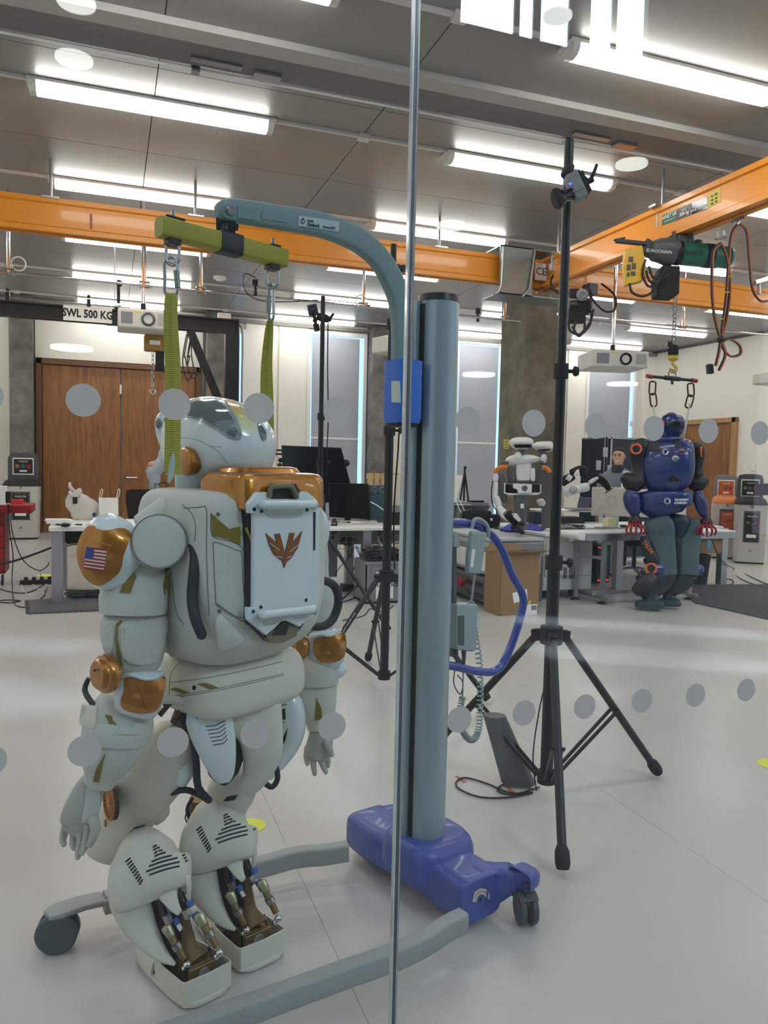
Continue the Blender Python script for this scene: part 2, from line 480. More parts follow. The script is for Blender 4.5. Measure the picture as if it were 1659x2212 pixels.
# ---- walls
wb = obj('wall_back', MB().bb((LX, BY, 0), (RX_, BY + .3, CZ + .2)), M_wall, smooth=False); tag(wb, None, None, kind='structure')
wr = obj('wall_right', MB().bb((RX_, GY - .05, 0), (RX_ + .3, BY + .3, CZ + .2)), M_wall, smooth=False); tag(wr, None, None, kind='structure')
wlf = obj('wall_left', MB().bb((LX - .3, GY - .05, 0), (LX, BY + .3, CZ + .2)), M_wall, smooth=False); tag(wlf, None, None, kind='structure')
# raised lining panels of the back wall, with open joints
def lin(px0, px1, py0, py1, nm='wall_panel', m=M_wall, d=.06):
    a = OY(px0, py0, BY); b = OY(px1, py1, BY)
    return obj(nm, MB().bb((a.x, BY - d, b.z), (b.x, BY, a.z)), m, wb, smooth=False)
X = lambda px: OY(px, 900, BY).x
Z = lambda py, px=300: OY(px, py, BY).z
ztop = CZ - .12
for x0, x1 in ((X(-20), X(22)), (X(528), X(596)), (X(600), X(664)), (X(838), X(850)), (X(1222), X(1262)), (X(1385), RX_)):
    obj('wall_panel', MB().bb((x0, BY - .05, .1), (x1, BY, ztop)), M_wall, wb, smooth=False)
zd = OY(260, 787, BY).z
obj('wall_panel', MB().bb((X(78), BY - .12, zd + .02), (X(436), BY, 3.98)), M_wall, wb, smooth=False)
obj('baseboard_back', MB().bb((LX, BY - .075, 0), (RX_, BY - .05, .12)), M_white, wb, smooth=False)
obj('trim_2', MB().bb((LX, BY - .14, CZ - .12), (RX_, BY, CZ - .06)), mat('trim_grey', srgb(140, 138, 134), .5), wb, smooth=False)
# concrete pillars standing in front of the back wall
for n, (a, b) in enumerate(((26, 76), (441, 486), (790, 835), (1143, 1188))):
    c = obj('trim_%d' % (n + 3), MB().bb((X(a), BY - .42, 0), (X(b), BY, CZ)), M_conc, bevel=.01); tag(c, None, None, kind='structure')

# ---- windows with grey roller blinds in the back wall
def win(n, pxl, pxr, pyt, zb=.12):
    x0, x1, z1 = X(pxl), X(pxr), OY((pxl + pxr) / 2, pyt, BY).z
    w_ = thing('window_%d' % n, None, None, ((x0 + x1) / 2, BY - .05, zb), kind='structure')
    f = MB()
    for a, b in (((x0 - .07, zb), (x0, z1)), ((x1, zb), (x1 + .07, z1)), ((x0 - .07, z1), (x1 + .07, z1 + .08)), ((x0 - .07, zb - .06), (x1 + .07, zb))):
        f.bb((a[0], BY - .09, a[1]), (b[0], BY - .0, b[1]))
    obj('window_frame', f, M_white, w_, smooth=False)
    obj('window_pane', MB().bb((x0, BY - .02, zb), (x1, BY - .01, z1)), M_bglow, w_, smooth=False)
    obj('roller_blind', MB().bb((x0 + .03, BY - .05, zb + .02), (x1 - .09, BY - .045, z1 - .03)), M_blind, w_, smooth=False)
    obj('blind_rail', MB().bb((x0 + .03, BY - .058, 1.9), (x1 - .09, BY - .05, 1.94)), M_white, w_, smooth=False)
win(1, 668, 781, 727)
win(2, 985, 1078, 745)
win(3, 1266, 1362, 765)
win(4, 500, 522, 720)

# ---- double oak doors
d1 = thing('door_1', None, None, (.25, BY - .1, 0), kind='structure')
x0, xm, x1 = X(92), X(261), X(421)
fr = MB().bb((x0 - .09, BY - .2, 0), (x0, BY, zd)).bb((x1, BY - .2, 0), (x1 + .09, BY, zd)).bb((x0 - .09, BY - .2, zd - .09), (x1 + .09, BY, zd))
obj('door_frame', fr, M_oakframe, d1, smooth=False)
for a, b in ((x0, xm), (xm, x1)):
    lf = obj('door_leaf', MB().bb((a + .012, BY - .13, .02), (b - .012, BY - .07, zd - .1)), M_oak, d1, smooth=False)
    hx = (xm - .1) if a == x0 else (xm + .1)
    if a != x0:
        hd = MB().cyl((hx, BY - .13, 1.04), (hx, BY - .2, 1.04), .012).cyl((hx - .01, BY - .19, 1.04), (hx + .2, BY - .19, 1.04), .013).lathe([(.03, 0), (.03, .01)], (hx, BY - .14, 1.04), (0, 1, 0))
        obj('door_handle', hd, M_chrome, lf)
        obj('door_magnet', MB().bb((xm - .02, BY - .15, 2.62), (xm + .01, BY - .13, 2.8)), M_white, lf)

# ---- single oak door in the right wall (stands at a slight angle in the photo: it is set in the side wall)
d2 = thing('door_2', None, None, (RX_ - .05, 13.3, 0), kind='structure')
ya, yb = OX(1579, 1000, RX_ - .06).y, OX(1476, 1000, RX_ - .06).y
zt = OX(1530, 905, RX_ - .06).z
obj('door_frame', MB().bb((RX_ - .1, ya - .1, 0), (RX_, ya, zt)).bb((RX_ - .1, yb, 0), (RX_, yb + .1, zt)).bb((RX_ - .1, ya - .1, zt - .1), (RX_, yb + .1, zt)), M_oak2, d2, smooth=False)
obj('door_leaf', MB().bb((RX_ - .05, ya, .02), (RX_, yb, zt - .1)), M_oak, d2, smooth=False)
obj('trim_9', MB().bb((RX_ - .03, GY, CZ - .05), (RX_, BY, CZ)), M_greydark, wr, smooth=False)

# ---- free-standing square concrete column, right
pc = thing('trim_8', None, None, (6.2, 10.6, 0), kind='structure')
cy = 10.35
cx0 = OY(1131, 900, cy).x; cx1 = OY(1200, 900, cy).x
d0 = ray(1077, 900); tt = cx0 / d0.x; cy2 = min(d0.y * tt, cy + 1.6)
obj('column', MB().bb((cx0, cy, 0), (cx1, cy2, CZ)), M_conc2, pc, bevel=.012)

# ---- ceiling batten lights: housing, lit diffuser, end caps
def make_light(x0, x1, y, label):
    t = thing('ceiling_light', label, 'light', ((x0 + x1) / 2, y, CZ), 'ceiling batten lights')
    z = CZ
    obj('housing', MB().bb((x0 - .02, y - .09, z - .03), (x1 + .02, y + .09, z)), M_lamp_end, t, bevel=.008)
    prof = lambda x: [V((x, y + a, z - .03 - b)) for a, b in ((-.085, 0), (-.08, .035), (-.05, .065), (0, .075), (.05, .065), (.08, .035), (.085, 0))]
    obj('diffuser', MB().loft([prof(x0 + .05), prof(x1 - .05)]), M_tube, t)
    obj('end_cap', MB().loft([prof(x0), prof(x0 + .05)]).loft([prof(x1 - .05), prof(x1)]), M_lamp_end, t)
    return t
rows = [4.65, 6.6, 8.77, 10.82, 12.95, 15.0]; cols = [(-4.1, -2.3), (-.56, 1.31), (2.92, 4.73), (6.45, 8.3), (9.75, 11.75)]
rn = ['front', 'second', 'third', 'fourth', 'fifth', 'rearmost']; cn = ['far left', 'left', 'middle', 'right', 'far right']
for i, y in enumerate(rows):
    for j, (a, b) in enumerate(cols):
        make_light(a, b, y + {0: -.02, 1: 0}.get(i, 0), 'white ceiling batten light in the %s row from the glass, %s column' % (rn[i], cn[j]))
for y in (2.6,):
    for j, (a, b) in enumerate(cols): 
        make_light(a, b, y, 'white ceiling batten light nearest the glass, %s column' % cn[j])
# conduit runs linking the lights of a row
for i, y in enumerate(rows):
    t = thing('cable_conduit', 'thin grey cable conduit joining the ceiling lights of the %s row' % rn[i], 'conduit', (3, y - .045, CZ - .03), 'ceiling conduits')
    for (a, b), (a2, b2) in zip(cols, cols[1:]):
        obj('conduit_run', MB().bb((b + .02, y - .06, CZ - .025), (a2 - .02, y - .03, CZ)), M_lamp_end, t, smooth=False)
        obj('joint_box', MB().bb((b + .75, y - .09, CZ - .04), (b + .85, y, CZ)), M_lamp_end, t, smooth=False)

# ---- glass partition: two panes with polished edges, rows of frosted dots
g = bpy.data.materials.new('clear_glass'); g.use_nodes = True; nt = g.node_tree; nt.nodes.clear()
out = nt.nodes.new('ShaderNodeOutputMaterial'); mx = nt.nodes.new('ShaderNodeMixShader'); tp = nt.nodes.new('ShaderNodeBsdfTransparent'); gl = nt.nodes.new('ShaderNodeBsdfGlossy')
fz = nt.nodes.new('ShaderNodeFresnel'); geo = nt.nodes.new('ShaderNodeNewGeometry'); mi = nt.nodes.new('ShaderNodeMix')
mi.inputs[2].default_value = 1.45; mi.inputs[3].default_value = 1 / 1.45     # the node inverts the index on the inner faces: keep it a thin pane
nt.links.new(geo.outputs['Backfacing'], mi.inputs[0]); nt.links.new(mi.outputs[0], fz.inputs[0])
tp.inputs[0].default_value = (.965, .985, .98, 1); gl.inputs['Roughness'].default_value = 0.0
nt.links.new(fz.outputs[0], mx.inputs[0]); nt.links.new(tp.outputs[0], mx.inputs[1]); nt.links.new(gl.outputs[0], mx.inputs[2]); nt.links.new(mx.outputs[0], out.inputs[0])
M_glassedge = mat('polished_glass_edge', srgb(214, 220, 220), .16, metal=.35, var=.12, scale=6, stretch=(1, 1, 8))
M_dot = mat('frosted_film', srgb(196, 194, 188), .85, var=.02, alpha=.86)
wg = thing('window_5', None, None, (.75, GY, 0), kind='structure')
gx = OY(876, 1100, GY).x
panes = []
for a, b in ((-2.6, gx - .004), (gx + .004, 4.2)):
    pn = obj('glass_pane', MB().bb((a, GY, -.05), (b, GY + .012, 3.6)), g, wg, smooth=False); panes.append(pn)
def dot(p, x, z):
    obj('frosted_dot', MB().lathe([(.0262, 0), (.0262, .0006)], (x, GY - .0008, z), (0, 1, 0), 40), M_dot, p, smooth=False)
for k in range(-4, 4):
    for z in (1.510, .937): dot(panes[0], -.037 + .1408 * k, z)
for k in range(0, 9):
    for z in (1.505, .925): dot(panes[1], .643 + .1435 * k, z)
obj('pane_edge', MB().bb((gx - .0065, GY + .0, -.05), (gx - .0035, GY + .012, 3.6)).bb((gx + .0035, GY + .0, -.05), (gx + .0065, GY + .012, 3.6)), M_glassedge, wg, smooth=False)
obj('silicone_joint', MB().bb((gx - .0018, GY + .002, -.05), (gx + .0018, GY + .01, 3.6)), mat('silicone_grey', srgb(92, 100, 104), .3), wg, smooth=False)

# ================================================================ the hall on the photographer's side (its lamps and windows are mirrored in the glass)
M_pend = mat('pendant_disc', (1, 1, 1), .5, emit=7.0, ecol=(.95, 1, .93))
M_sky = mat('skylight', (1, 1, 1), .3, emit=ATRIUM_POWER, ecol=(.72, .88, 1.0))
M_hall = mat('hall_wall', srgb(92, 92, 90), .8)
hf = obj('floor_hall', MB().bb((-8, -13, -.12), (14, GY - .06, -.001)), mat('hall_floor', srgb(124, 124, 122), .7), smooth=False); tag(hf, None, None, kind='structure')
hb = thing('wall_front', None, None, (2, -12, 0), kind='structure')
HY = -11.0
def mir(px, py, Yv):
    d = ray(px, py); t = Yv / d.y; p = CP + d * t; return V((p.x, 2 * GY - p.y, p.z))
a = mir(995, 60, 2 * GY - HY); b = mir(1400, 60, 2 * GY - HY)
zb = mir(1200, 95, 2 * GY - HY).z
wall = MB().bb((-8, HY - .3, 0), (14, HY, zb)).bb((-8, HY - .3, zb + 3.2), (14, HY, 13)).bb((-8, HY - .3, zb), (a.x, HY, zb + 3.2)).bb((b.x, HY - .3, zb), (14, HY, zb + 3.2))
obj('wall_panel', wall, M_hall, hb, smooth=False)
for k, (u0, u1) in enumerate(((.0, .28), (.31, .38), (.42, .57), (.69, .81), (.84, 1.0))):
    obj('window_pane', MB().bb((a.x + (b.x - a.x) * u0, HY - .2, zb), (a.x + (b.x - a.x) * u1, HY - .15, zb + 3.2)), M_sky, hb, smooth=False)
mull = MB()
for u0, u1 in ((.28, .31), (.38, .42), (.57, .69), (.81, .84)): mull.bb((a.x + (b.x - a.x) * u0, HY - .25, zb), (a.x + (b.x - a.x) * u1, HY - .1, zb + 3.2))
obj('mullion', mull, M_greymid, hb, smooth=False)
for k, (px, py, Yv, r, where) in enumerate(((165, 8, 11.5, .25, 'highest on the left'), (160, 130, 11.8, .25, 'second on the left'), (1205, 37, 12.0, .25, 'in front of the tall windows'), (1365, 357, 10.5, .25, 'right of the windows'), (975, 490, 12, .25, 'in the middle'), (155, 755, 10.5, .25, 'lowest on the left'), (1035, 812, 10.7, .25, 'lowest in the middle'), (1345, 832, 10.7, .25, 'lowest on the right'))):
    c = mir(px, py, Yv)
    t = thing('pendant_light', 'round flat pendant lamp of the hall, %s' % where, 'lamp', c, 'round pendant lamps mirrored in the glass')
    obj('lamp_disc', MB().lathe([(r, 0), (r, .04)], c, (0, 0, 1), 32), M_pend, t, smooth=False)
    obj('cable', MB().cyl(c + V((0, 0, .04)), c + V((0, 0, 2.2)), .004, n=6), M_black, t)
# ================================================================ patient lift used as a gantry for the robot
M_lteal = mat('lift_arm_grey', srgb(112, 136, 138), .5, var=.02, bump=.05, bscale=300)
M_lcol = mat('lift_column_grey', srgb(150, 168, 174), .3, metal=.35, var=.02)
M_lleg = mat('lift_leg_grey', srgb(150, 154, 155), .5, var=.02, bump=.1, bscale=500)
M_lblue = mat('lift_blue', srgb(66, 82, 158), .38, var=.03, coat=.15)
M_lblue2 = mat('lift_bright_blue', srgb(38, 104, 204), .35, var=.02)
M_lgrip = mat('lift_handle_blue', srgb(40, 62, 150), .25, var=.04, coat=.4)
M_box = mat('control_box_grey', srgb(150, 164, 164), .5, var=.03)
ML = V((.985, 2.262, 0)); LU = V((.96, .28, 0)).normalized(); LV = V((-LU.y, LU.x, 0)); ZU = V((0, 0, 1))
lift = thing('patient_lift', 'grey and blue wheeled patient lift whose arm carries the white robot', 'patient lift', (ML.x, ML.y, 0))
def LP(u, v, z): return ML + LU * u + LV * v + ZU * z
def LQ(px, py, v=0.0): return OP(px, py, ML + LV * v, LV)
# column: rounded extrusion with a dark channel on the arm side
zt_, zb_ = 1.93, .17
cp = []
for k in range(20):
    t = -pi / 2 + pi * k / 19; cp.append((.005 + .060 * cos(t) ** .8 if cos(t) > 0 else .005, .055 * sin(t)))
def colring(z, pts): return [LP(u, v, z) for u, v in pts]
cover = [(.004 + .066 * cos(2 * pi * k / 40), .065 * sin(2 * pi * k / 40)) for k in range(40)]
obj('column', MB().loft([colring(zb_, cover), colring(zt_, cover)]), M_lcol, lift, ang=50)
obj('column_cap', MB().loft([colring(zt_, [(u * 1.03, v * 1.03) for u, v in cover]), colring(zt_ + .022, [(u * .98, v * .98) for u, v in cover])]), M_black, lift)
obj('channel', MB().box(LP(-.054, .018, (zt_ + zb_) / 2), (.02, .06, zt_ - zb_ - .02), ax=(LU, LV, ZU)), M_blackm, lift, smooth=False)
ra = MB().box(LP(-.072, .028, (zt_ + zb_) / 2), (.022, .04, zt_ - zb_ - .0), ax=(LU, LV, ZU))
obj('channel_rail', ra, M_lcol, lift, bevel=.003)
# boom: rectangular tube that climbs out of the sleeve and bends over
bpx = [(869, 860, .035), (869, 780, .035), (869, 710, .035), (863, 652, .035), (846, 604, .035), (817, 556, .034), (779, 523, .034), (735, 501, .033), (680, 483, .033), (600, 470, .031), (530, 459, .030), (490, 455, .029)]
cs = [(LQ(a, b), h) for a, b, h in bpx]
cs = [list(c) + [h] for c, h in cs]
cs = catmull([tuple(c) for c in cs], 5)
def rrect(c, e1, e2, a, b, r=.3, n=24):
    return [c + e1 * (a * spow(cos(2 * pi * k / n), 2 / 5.5)) + e2 * (b * spow(sin(2 * pi * k / n), 2 / 5.5)) for k in range(n)]
rings = []
for i in range(len(cs)):
    c = V(cs[i][:3]); t = (V(cs[min(i + 1, len(cs) - 1)][:3]) - V(cs[max(i - 1, 0)][:3])).normalized()
    e1 = LV; e2 = t.cross(LV).normalized(); rings.append(rrect(c, e1, e2, .019, cs[i][3]))
c0 = V(cs[-1][:3]); tdir = (V(cs[-1][:3]) - V(cs[-2][:3])).normalized(); e2 = tdir.cross(LV).normalized()
for f, g_ in ((.012, .95), (.022, .75), (.028, .45)): rings.append(rrect(c0 + tdir * f, LV, e2, .019 * (1 if g_ > .8 else .92), .027 * g_))
bmb = MB().loft(rings)
boom = obj('boom', bmb, M_lteal, lift, ang=50)
bv = bmb.bvh()
# pivot bolt at the tip, badge and labels
pc_ = OP(497, 454, c0 - LV * .02, LV)
obj('pivot_bolt', MB().lathe([(.013, 0), (.013, .004), (.009, .004), (.009, .007), (.0075, .007), (.0075, .004)], pc_, -LV, 20), M_chrome, boom)
badge = obj('badge', skin([(645, 466), (733, 479), (730, 501), (644, 488)], bv, .0008, 6), M_lteal, boom, smooth=False)
bd = (LQ(733, 480) - LQ(645, 467)).normalized()
def on(px, py, off=.0205): return OP(px, py, ML - LV * off, LV)
mb_ = skin([(645, 466), (733, 479), (730, 501), (644, 488)], bv, .0010, 6); badge.data.materials[0] = mat('label_grey', srgb(168, 186, 188), .5)
text('lettering', 'Oxford', on(677, 486.5, .0223), bd, ZU, .0125, mat('label_ink', srgb(24, 50, 66), .5), boom, bold=.0003)
text('lettering', 'joerns', on(671, 477, .0223), bd, ZU, .0072, mat('label_ink', (0, 0, 0)), boom, bold=.0004)
text('lettering', 'Stature227', on(711, 491.5, .0223), bd, ZU, .0092, mat('label_ink2', srgb(60, 84, 98), .5), boom, bold=.0001)
obj('drop_logo', skin([(653, 470), (657, 476), (657, 482), (653, 485), (649, 482), (649, 476)], bv, .0016, 4), mat('label_ink', (0, 0, 0)), boom, smooth=False)
obj('drop_logo', skin([(653, 475), (655, 478), (655, 481), (653, 482), (651, 481), (651, 478)], bv, .0020, 3), mat('label_grey', (0, 0, 0)), boom, smooth=False)
lb = obj('warning_label', skin([(513, 445), (556, 450), (555, 477), (513, 471)], bv, .0006, 6), mat('label_teal', srgb(106, 134, 136), .5), boom, smooth=False)
ik = merge(*[seam(p, bv, .0006, 4) for p in ([(518, 470), (540, 472)], [(527, 450), (527, 468), (521, 470)], [(527, 450), (536, 470)], [(522, 460), (534, 462)], [(543, 455), (550, 452)], [(543, 462), (550, 460)], [(543, 470), (550, 467)], [(513, 445), (556, 450), (555, 477), (513, 471), (513, 445)])])
obj('label_drawing', ik, mat('label_ink3', srgb(70, 92, 96), .6), lb)
lb2 = obj('text_label', skin([(566, 456), (618, 463), (617, 481), (566, 474)], bv, .0006, 6), mat('label_teal', (0, 0, 0)), boom, smooth=False)
obj('label_lines', merge(*[seam([(569, 459 + 3.2 * k), (569 + (46 if k % 2 else 40), 465 + 3.2 * k)], bv, .0005, 6) for k in range(5)]), mat('label_ink3', (0, 0, 0)), lb2)
# sleeve that rides on the column
sl = MB()
sa, sb = LQ(845, 792), LQ(897, 792)
su0 = (sa - ML).dot(LU); su1 = (sb - ML).dot(LU) - .0
zs1 = 1.735; zs0 = 1.545
srect = lambda z, s_: [LP((su0 + su1) / 2 + (su1 - su0) / 2 * s_ * spow(cos(2 * pi * k / 28), 2 / 5), .05 * s_ * spow(sin(2 * pi * k / 28), 2 / 5), z) for k in range(28)]
smb = MB().loft([srect(zs1, 1), srect(zs0 + .02, 1), srect(zs0, .93)])
slv = obj('sleeve', smb, M_lblue2, lift)
obj('sleeve_cap', MB().loft([srect(zs0 - .012, .8), srect(zs0 + .004, .94)]), M_black, slv)
sv = smb.bvh()
sk = skin([(846, 823), (864, 823), (866, 870), (847, 869)], sv, .0006, 6)
if sk:
    l3 = obj('caution_label', sk, mat('caution_paper', srgb(190, 205, 190), .6), slv, smooth=False)
    obj('label_lines', merge(*[seam([(848, 829 + 5 * k), (862, 830 + 5 * k)], sv, .0007, 6, off=.0008) for k in range(8)]), M_ink, l3)
# base: moulded blue housing across the two legs
def bring(v, u0, u1, z0, z1, n=36, pw=5): return [LP((u0 + u1) / 2 + (u1 - u0) / 2 * spow(cos(2 * pi * k / n), 2 / pw), v, (z0 + z1) / 2 + (z1 - z0) / 2 * spow(sin(2 * pi * k / n), 2 / pw)) for k in range(n)]
NB = [FL(992, 2022), FL(745, 1850)]
fu = [(p - ML).dot(LU) for p in NB]; fv = [(p - ML).dot(LV) for p in NB]
ru = (FL(1095, 1990) - ML).dot(LU)
v0, v1 = fv[0], fv[1]
secs = [(v0 - .002, fu[0] + .012, ru - .02, .03, .145), (v0 + .006, fu[0], ru, .022, .158), (v0 + .09, fu[0] - .003, ru + .005, .024, .163), (-.08, -.083, .09, .042, .176), (.0, -.098, .1, .05, .183), (.1, -.1, .1, .045, .178), (.2, -.102, .08, .035, .166), (v1 - .015, fu[1] - .0, .08, .03, .16), (v1 - .002, fu[1] + .008, .07, .034, .152), (v1 + .003, fu[1] + .02, .06, .045, .14)]
q = catmull([tuple(s_) for s_ in secs], 4)
base = obj('base_housing', MB().loft([bring(*s_) for s_ in q]), M_lblue, lift, ang=60)
# raised collar round the foot of the column
col_ = MB()
for_r = lambda u0, u1, hv, z, pw=3.5: [LP((u0 + u1) / 2 + (u1 - u0) / 2 * spow(cos(2 * pi * k / 40), 2 / pw), hv * spow(sin(2 * pi * k / 40), 2 / pw), z) for k in range(40)]
col_.loft([for_r(-.115, .15, .135, .1), for_r(-.113, .148, .13, .165), for_r(-.108, .142, .118, .188), for_r(-.1, .13, .1, .203), for_r(-.09, .115, .088, .206)])
obj('column_collar', col_, M_lblue, lift, ang=60)
# rear castor arms
def lcastor(u, v, parent, R=.048, yaw=0.0):
    c_ = cos(yaw); s_ = sin(yaw); X_ = LU * c_ + LV * s_; Y_ = LV * c_ - LU * s_
    o = LP(u, v, R)
    w0 = obj('castor', merge(MB().lathe([(.012, -.012), (.012, .012)], LP(u, v, R * 2 + .01), ZU, 14), MB().cyl(LP(u, v, R), LP(u, v, R * 2 + .03), .011, n=12), MB().box(o + ZU * (R * .75), (R * 1.1, .016, R * .9), ax=(X_, Y_, ZU))), M_rubber, parent, bevel=.003)
    for sd in (-1, 1):
        obj('wheel', MB().lathe([(.004, -.010), (R * .62, -.011), (R * .66, -.008), (R * .9, -.010), (R, -.006), (R, .006), (R * .9, .010), (.004, .010)], o + Y_ * (sd * .019), Y_, 32), M_rubber, w0)
    bk = MB().loft([[o + X_ * (R * k * cos(t)) + ZU * (R * k * sin(t)) + Y_ * (y_) for t in [radians(a_) for a_ in range(50, 171, 12)]] for k, y_ in ((1.06, -.03), (1.1, 0), (1.06, .03))], closed=False, cap=False)
    obj('brake_cover', bk, M_greydark, w0)
    return w0
wu = (FL(1135, 1993) - ML); wu, wv = wu.dot(LU), wu.dot(LV)
def armr(u, v, hz0, z1, hv): return [LP(u, v + hv * spow(cos(2 * pi * k / 20), 2 / 4), (hz0 + z1) / 2 + (z1 - hz0) / 2 * spow(sin(2 * pi * k / 20), 2 / 4)) for k in range(20)]
am = MB()
for vv, vw in ((v0 + .045, wv + .012), (v1 - .05, v1 - .05)):
    pts = [(ru - .07, vv, .03, .162, .05), (ru - .01, vv, .032, .155, .05), (ru + .02, vv * .7 + vw * .3, .07, .153, .05), (ru + .05, vv * .4 + vw * .6, .1, .156, .05), (wu - .02, vw, .112, .168, .047), (wu + .02, vw, .115, .172, .042), (wu + .035, vw, .122, .166, .034)]
    am.loft([armr(*s_) for s_ in catmull(pts, 3)])
obj('castor_arm', am, M_lblue, lift, ang=60)
lcastor(wu, wv, lift, yaw=radians(-118)); lcastor(wu, v1 - .05, lift, yaw=radians(-60))
# pedal marking on the near end
eb = MB().loft([bring(*s_) for s_ in q]).bvh()
pk = skin([(1020, 1948), (1024, 1928), (1037, 1919), (1050, 1920), (1057, 1932), (1056, 1942), (1048, 1938), (1044, 1932), (1036, 1932), (1030, 1938), (1028, 1948)], eb, .0008, 5)
if pk:
    dl = obj('pedal_label', pk, mat('label_paper', srgb(190, 185, 180), .6), lift, smooth=False)
    a_ = seam([(1024, 1942), (1029, 1931), (1038, 1925), (1048, 1927), (1052, 1935)], eb, .0022, 4, off=.001)
    obj('arrow_print', a_, M_red, dl)
hole = eb.ray_cast(CP, ray(1038, 1944).normalized())
if hole[0]: obj('pedal_socket', MB().lathe([(.009, 0), (.009, .006), (.006, .006), (.006, .001)], hole[0], hole[1], 18), M_black, lift)
# legs
def leg(pts, hw=.024, hz=.031):
    q_ = catmull([tuple(p) for p in pts], 4); q_ = [V(p) for p in q_]; R_ = []
    for i in range(len(q_)):
        t = (q_[min(i + 1, len(q_) - 1)] - q_[max(i - 1, 0)]).normalized(); e = ZU.cross(t).normalized(); f = t.cross(e)
        R_.append(rrect(q_[i], e, f, hw, hz))
    return MB().loft(R_)
nl = [FL(1000, 1988, .10), FL(965, 2006, .10), FL(920, 2035, .098), FL(855, 2066, .095), FL(740, 2106, .09), FL(560, 2172, .088), FL(380, 2236, .086)]
dn = (nl[-1] - nl[-2]).normalized(); nl += [nl[-1] + dn * .12]
lg1 = obj('leg', leg(nl), M_lleg, lift, ang=60)
fl_ = [FL(750, 1838, .10), FL(700, 1846, .098), FL(640, 1852, .095), (FL(560, 1873, .09)), FL(450, 1897, .088), FL(330, 1922, .086), FL(225, 1950, .086)]
lg2 = obj('leg', leg(fl_), M_lleg, lift, ang=60)
def fcastor(cen, tip, parent):
    """flat bracket and twin wheel at the far end of a leg"""
    d = (cen - tip); d.z = 0; dd = d.normalized(); e = ZU.cross(dd)
    br = obj('castor_bracket', MB().loft([rrect(V((p.x, p.y, z)), e, ZU, .035, .009) for p, z in ((tip, .1), (tip + dd * d.length * .5, .112), (cen, .115))] + [rrect(V((cen.x, cen.y, .115)) + dd * .03, e, ZU, .022, .007)]), M_lleg, parent, ang=60)
    R = .058; o = V((cen.x, cen.y, R)); Y_ = (e * .8 + dd * .55).normalized()
    for sd in (-1, 1):
        obj('wheel', MB().lathe([(.004, -.011), (R * .55, -.013), (R * .62, -.009), (R * .88, -.011), (R, -.006), (R, .006), (R * .9, .011), (.004, .011)], o + Y_ * (sd * .018), Y_, 32), M_rubber, br)
fcastor(FL(125, 2052), fl_[-1], lift)
fcastor(nl[-1] + dn * .1, nl[-1], lift)
# blue push handle behind the column
hp = [(960, 1130), (1000, 1130), (1045, 1142), (1080, 1180), (1105, 1240), (1130, 1290), (1122, 1340), (1098, 1410), (1072, 1448), (1030, 1450), (990, 1441), (960, 1436)]
def HPp(px, py): return OP(px, py, ML - LV * .0, LV)
obj('push_handle', MB().tube([HPp(*p) for p in hp], .0145, 14, sub=5), M_lgrip, lift)
# control box, hand control with hook and coiled cable
cb = obj('control_box', plate([(987, 1306), (1032, 1306), (1030, 1405), (1020, 1408), (987, 1404)], LP(.11, -.02, 1), LV, .05), M_box, lift, bevel=.004)
obj('box_label', plate([(990, 1330), (1003, 1330), (1003, 1395), (990, 1393)], LP(.11, -.0215, 1), LV, .001), M_greydark, cb, smooth=False)
obj('cable_plug', MB().cyl(HPp(1002, 1404), HPp(1002, 1445), .009, .004).cyl(HPp(985, 1404), HPp(987, 1440), .008, .003), M_greydark, cb)
obj('mounting_rail', plate([(979, 1170), (987, 1170), (987, 1420), (979, 1420)], LP(.1, .0, 1), LV, .03), M_greydark, lift, bevel=.002)
obj('bracket_clip', plate([(980, 1155), (992, 1155), (994, 1182), (980, 1182)], LP(.1, -.01, 1), LV, .02), M_box, lift, bevel=.002)
hc = obj('hand_control', plate([(1021, 1148), (1052, 1150), (1046, 1200), (1040, 1240), (1012, 1238), (1014, 1200)], LP(.16, -.035, 1), LV, .022), M_box, lift, bevel=.005)
obj('control_label', plate([(1020, 1186), (1027, 1187), (1022, 1226), (1016, 1225)], LP(.16, -.036, 1), LV, .001), M_paper, hc, smooth=False)
obj('hanging_hook', MB().tube([HPp(1010, 1140) - LV * .02, HPp(1016, 1122) - LV * .02, HPp(1030, 1122) - LV * .02, HPp(1044, 1136) - LV * .02, HPp(1046, 1160) - LV * .02], .007, 8, sub=3), M_box, hc)
def coil(pts, R, r, turns):
    q_ = catmull([tuple(p) for p in pts], 24); q_ = [V(p) for p in q_]; out = []; m = len(q_)
    nrm = (q_[1] - q_[0]).orthogonal().normalized(); K = turns * 10
    for i in range(K):
        f = i / (K - 1) * (m - 1); a = int(min(f, m - 2)); p = q_[a].lerp(q_[a + 1], f - a); t = (q_[min(a + 1, m - 1)] - q_[max(a - 1, 0)]).normalized()
        nrm = (nrm - t * nrm.dot(t)).normalized(); b = t.cross(nrm); an = 2 * pi * i / 10
        out.append(p + (nrm * cos(an) + b * sin(an)) * R)
    return MB().tube(out, r, 5)
cl = coil([HPp(*p) for p in ((1017, 1300), (1025, 1360), (1036, 1440), (1037, 1520), (1033, 1580), (1018, 1598), (1000, 1580), (993, 1545), (999, 1505))], .010, .0028, 64)
obj('coiled_cable', cl, mat('cable_grey', srgb(150, 158, 156), .5), lift)
obj('cable', MB().tube([HPp(*p) for p in ((1026, 1240), (1022, 1270), (1018, 1300))], .004, 8, sub=4).tube([HPp(*p) for p in ((999, 1505), (1000, 1480), (1001, 1440))], .003, 8, sub=3), mat('cable_grey', (0, 0, 0)), lift)
obj('loose_cable', MB().tube([HPp(*p) for p in ((984, 1440), (980, 1475), (994, 1500), (1000, 1475), (988, 1458))], .002, 6, sub=5), M_black, lift)

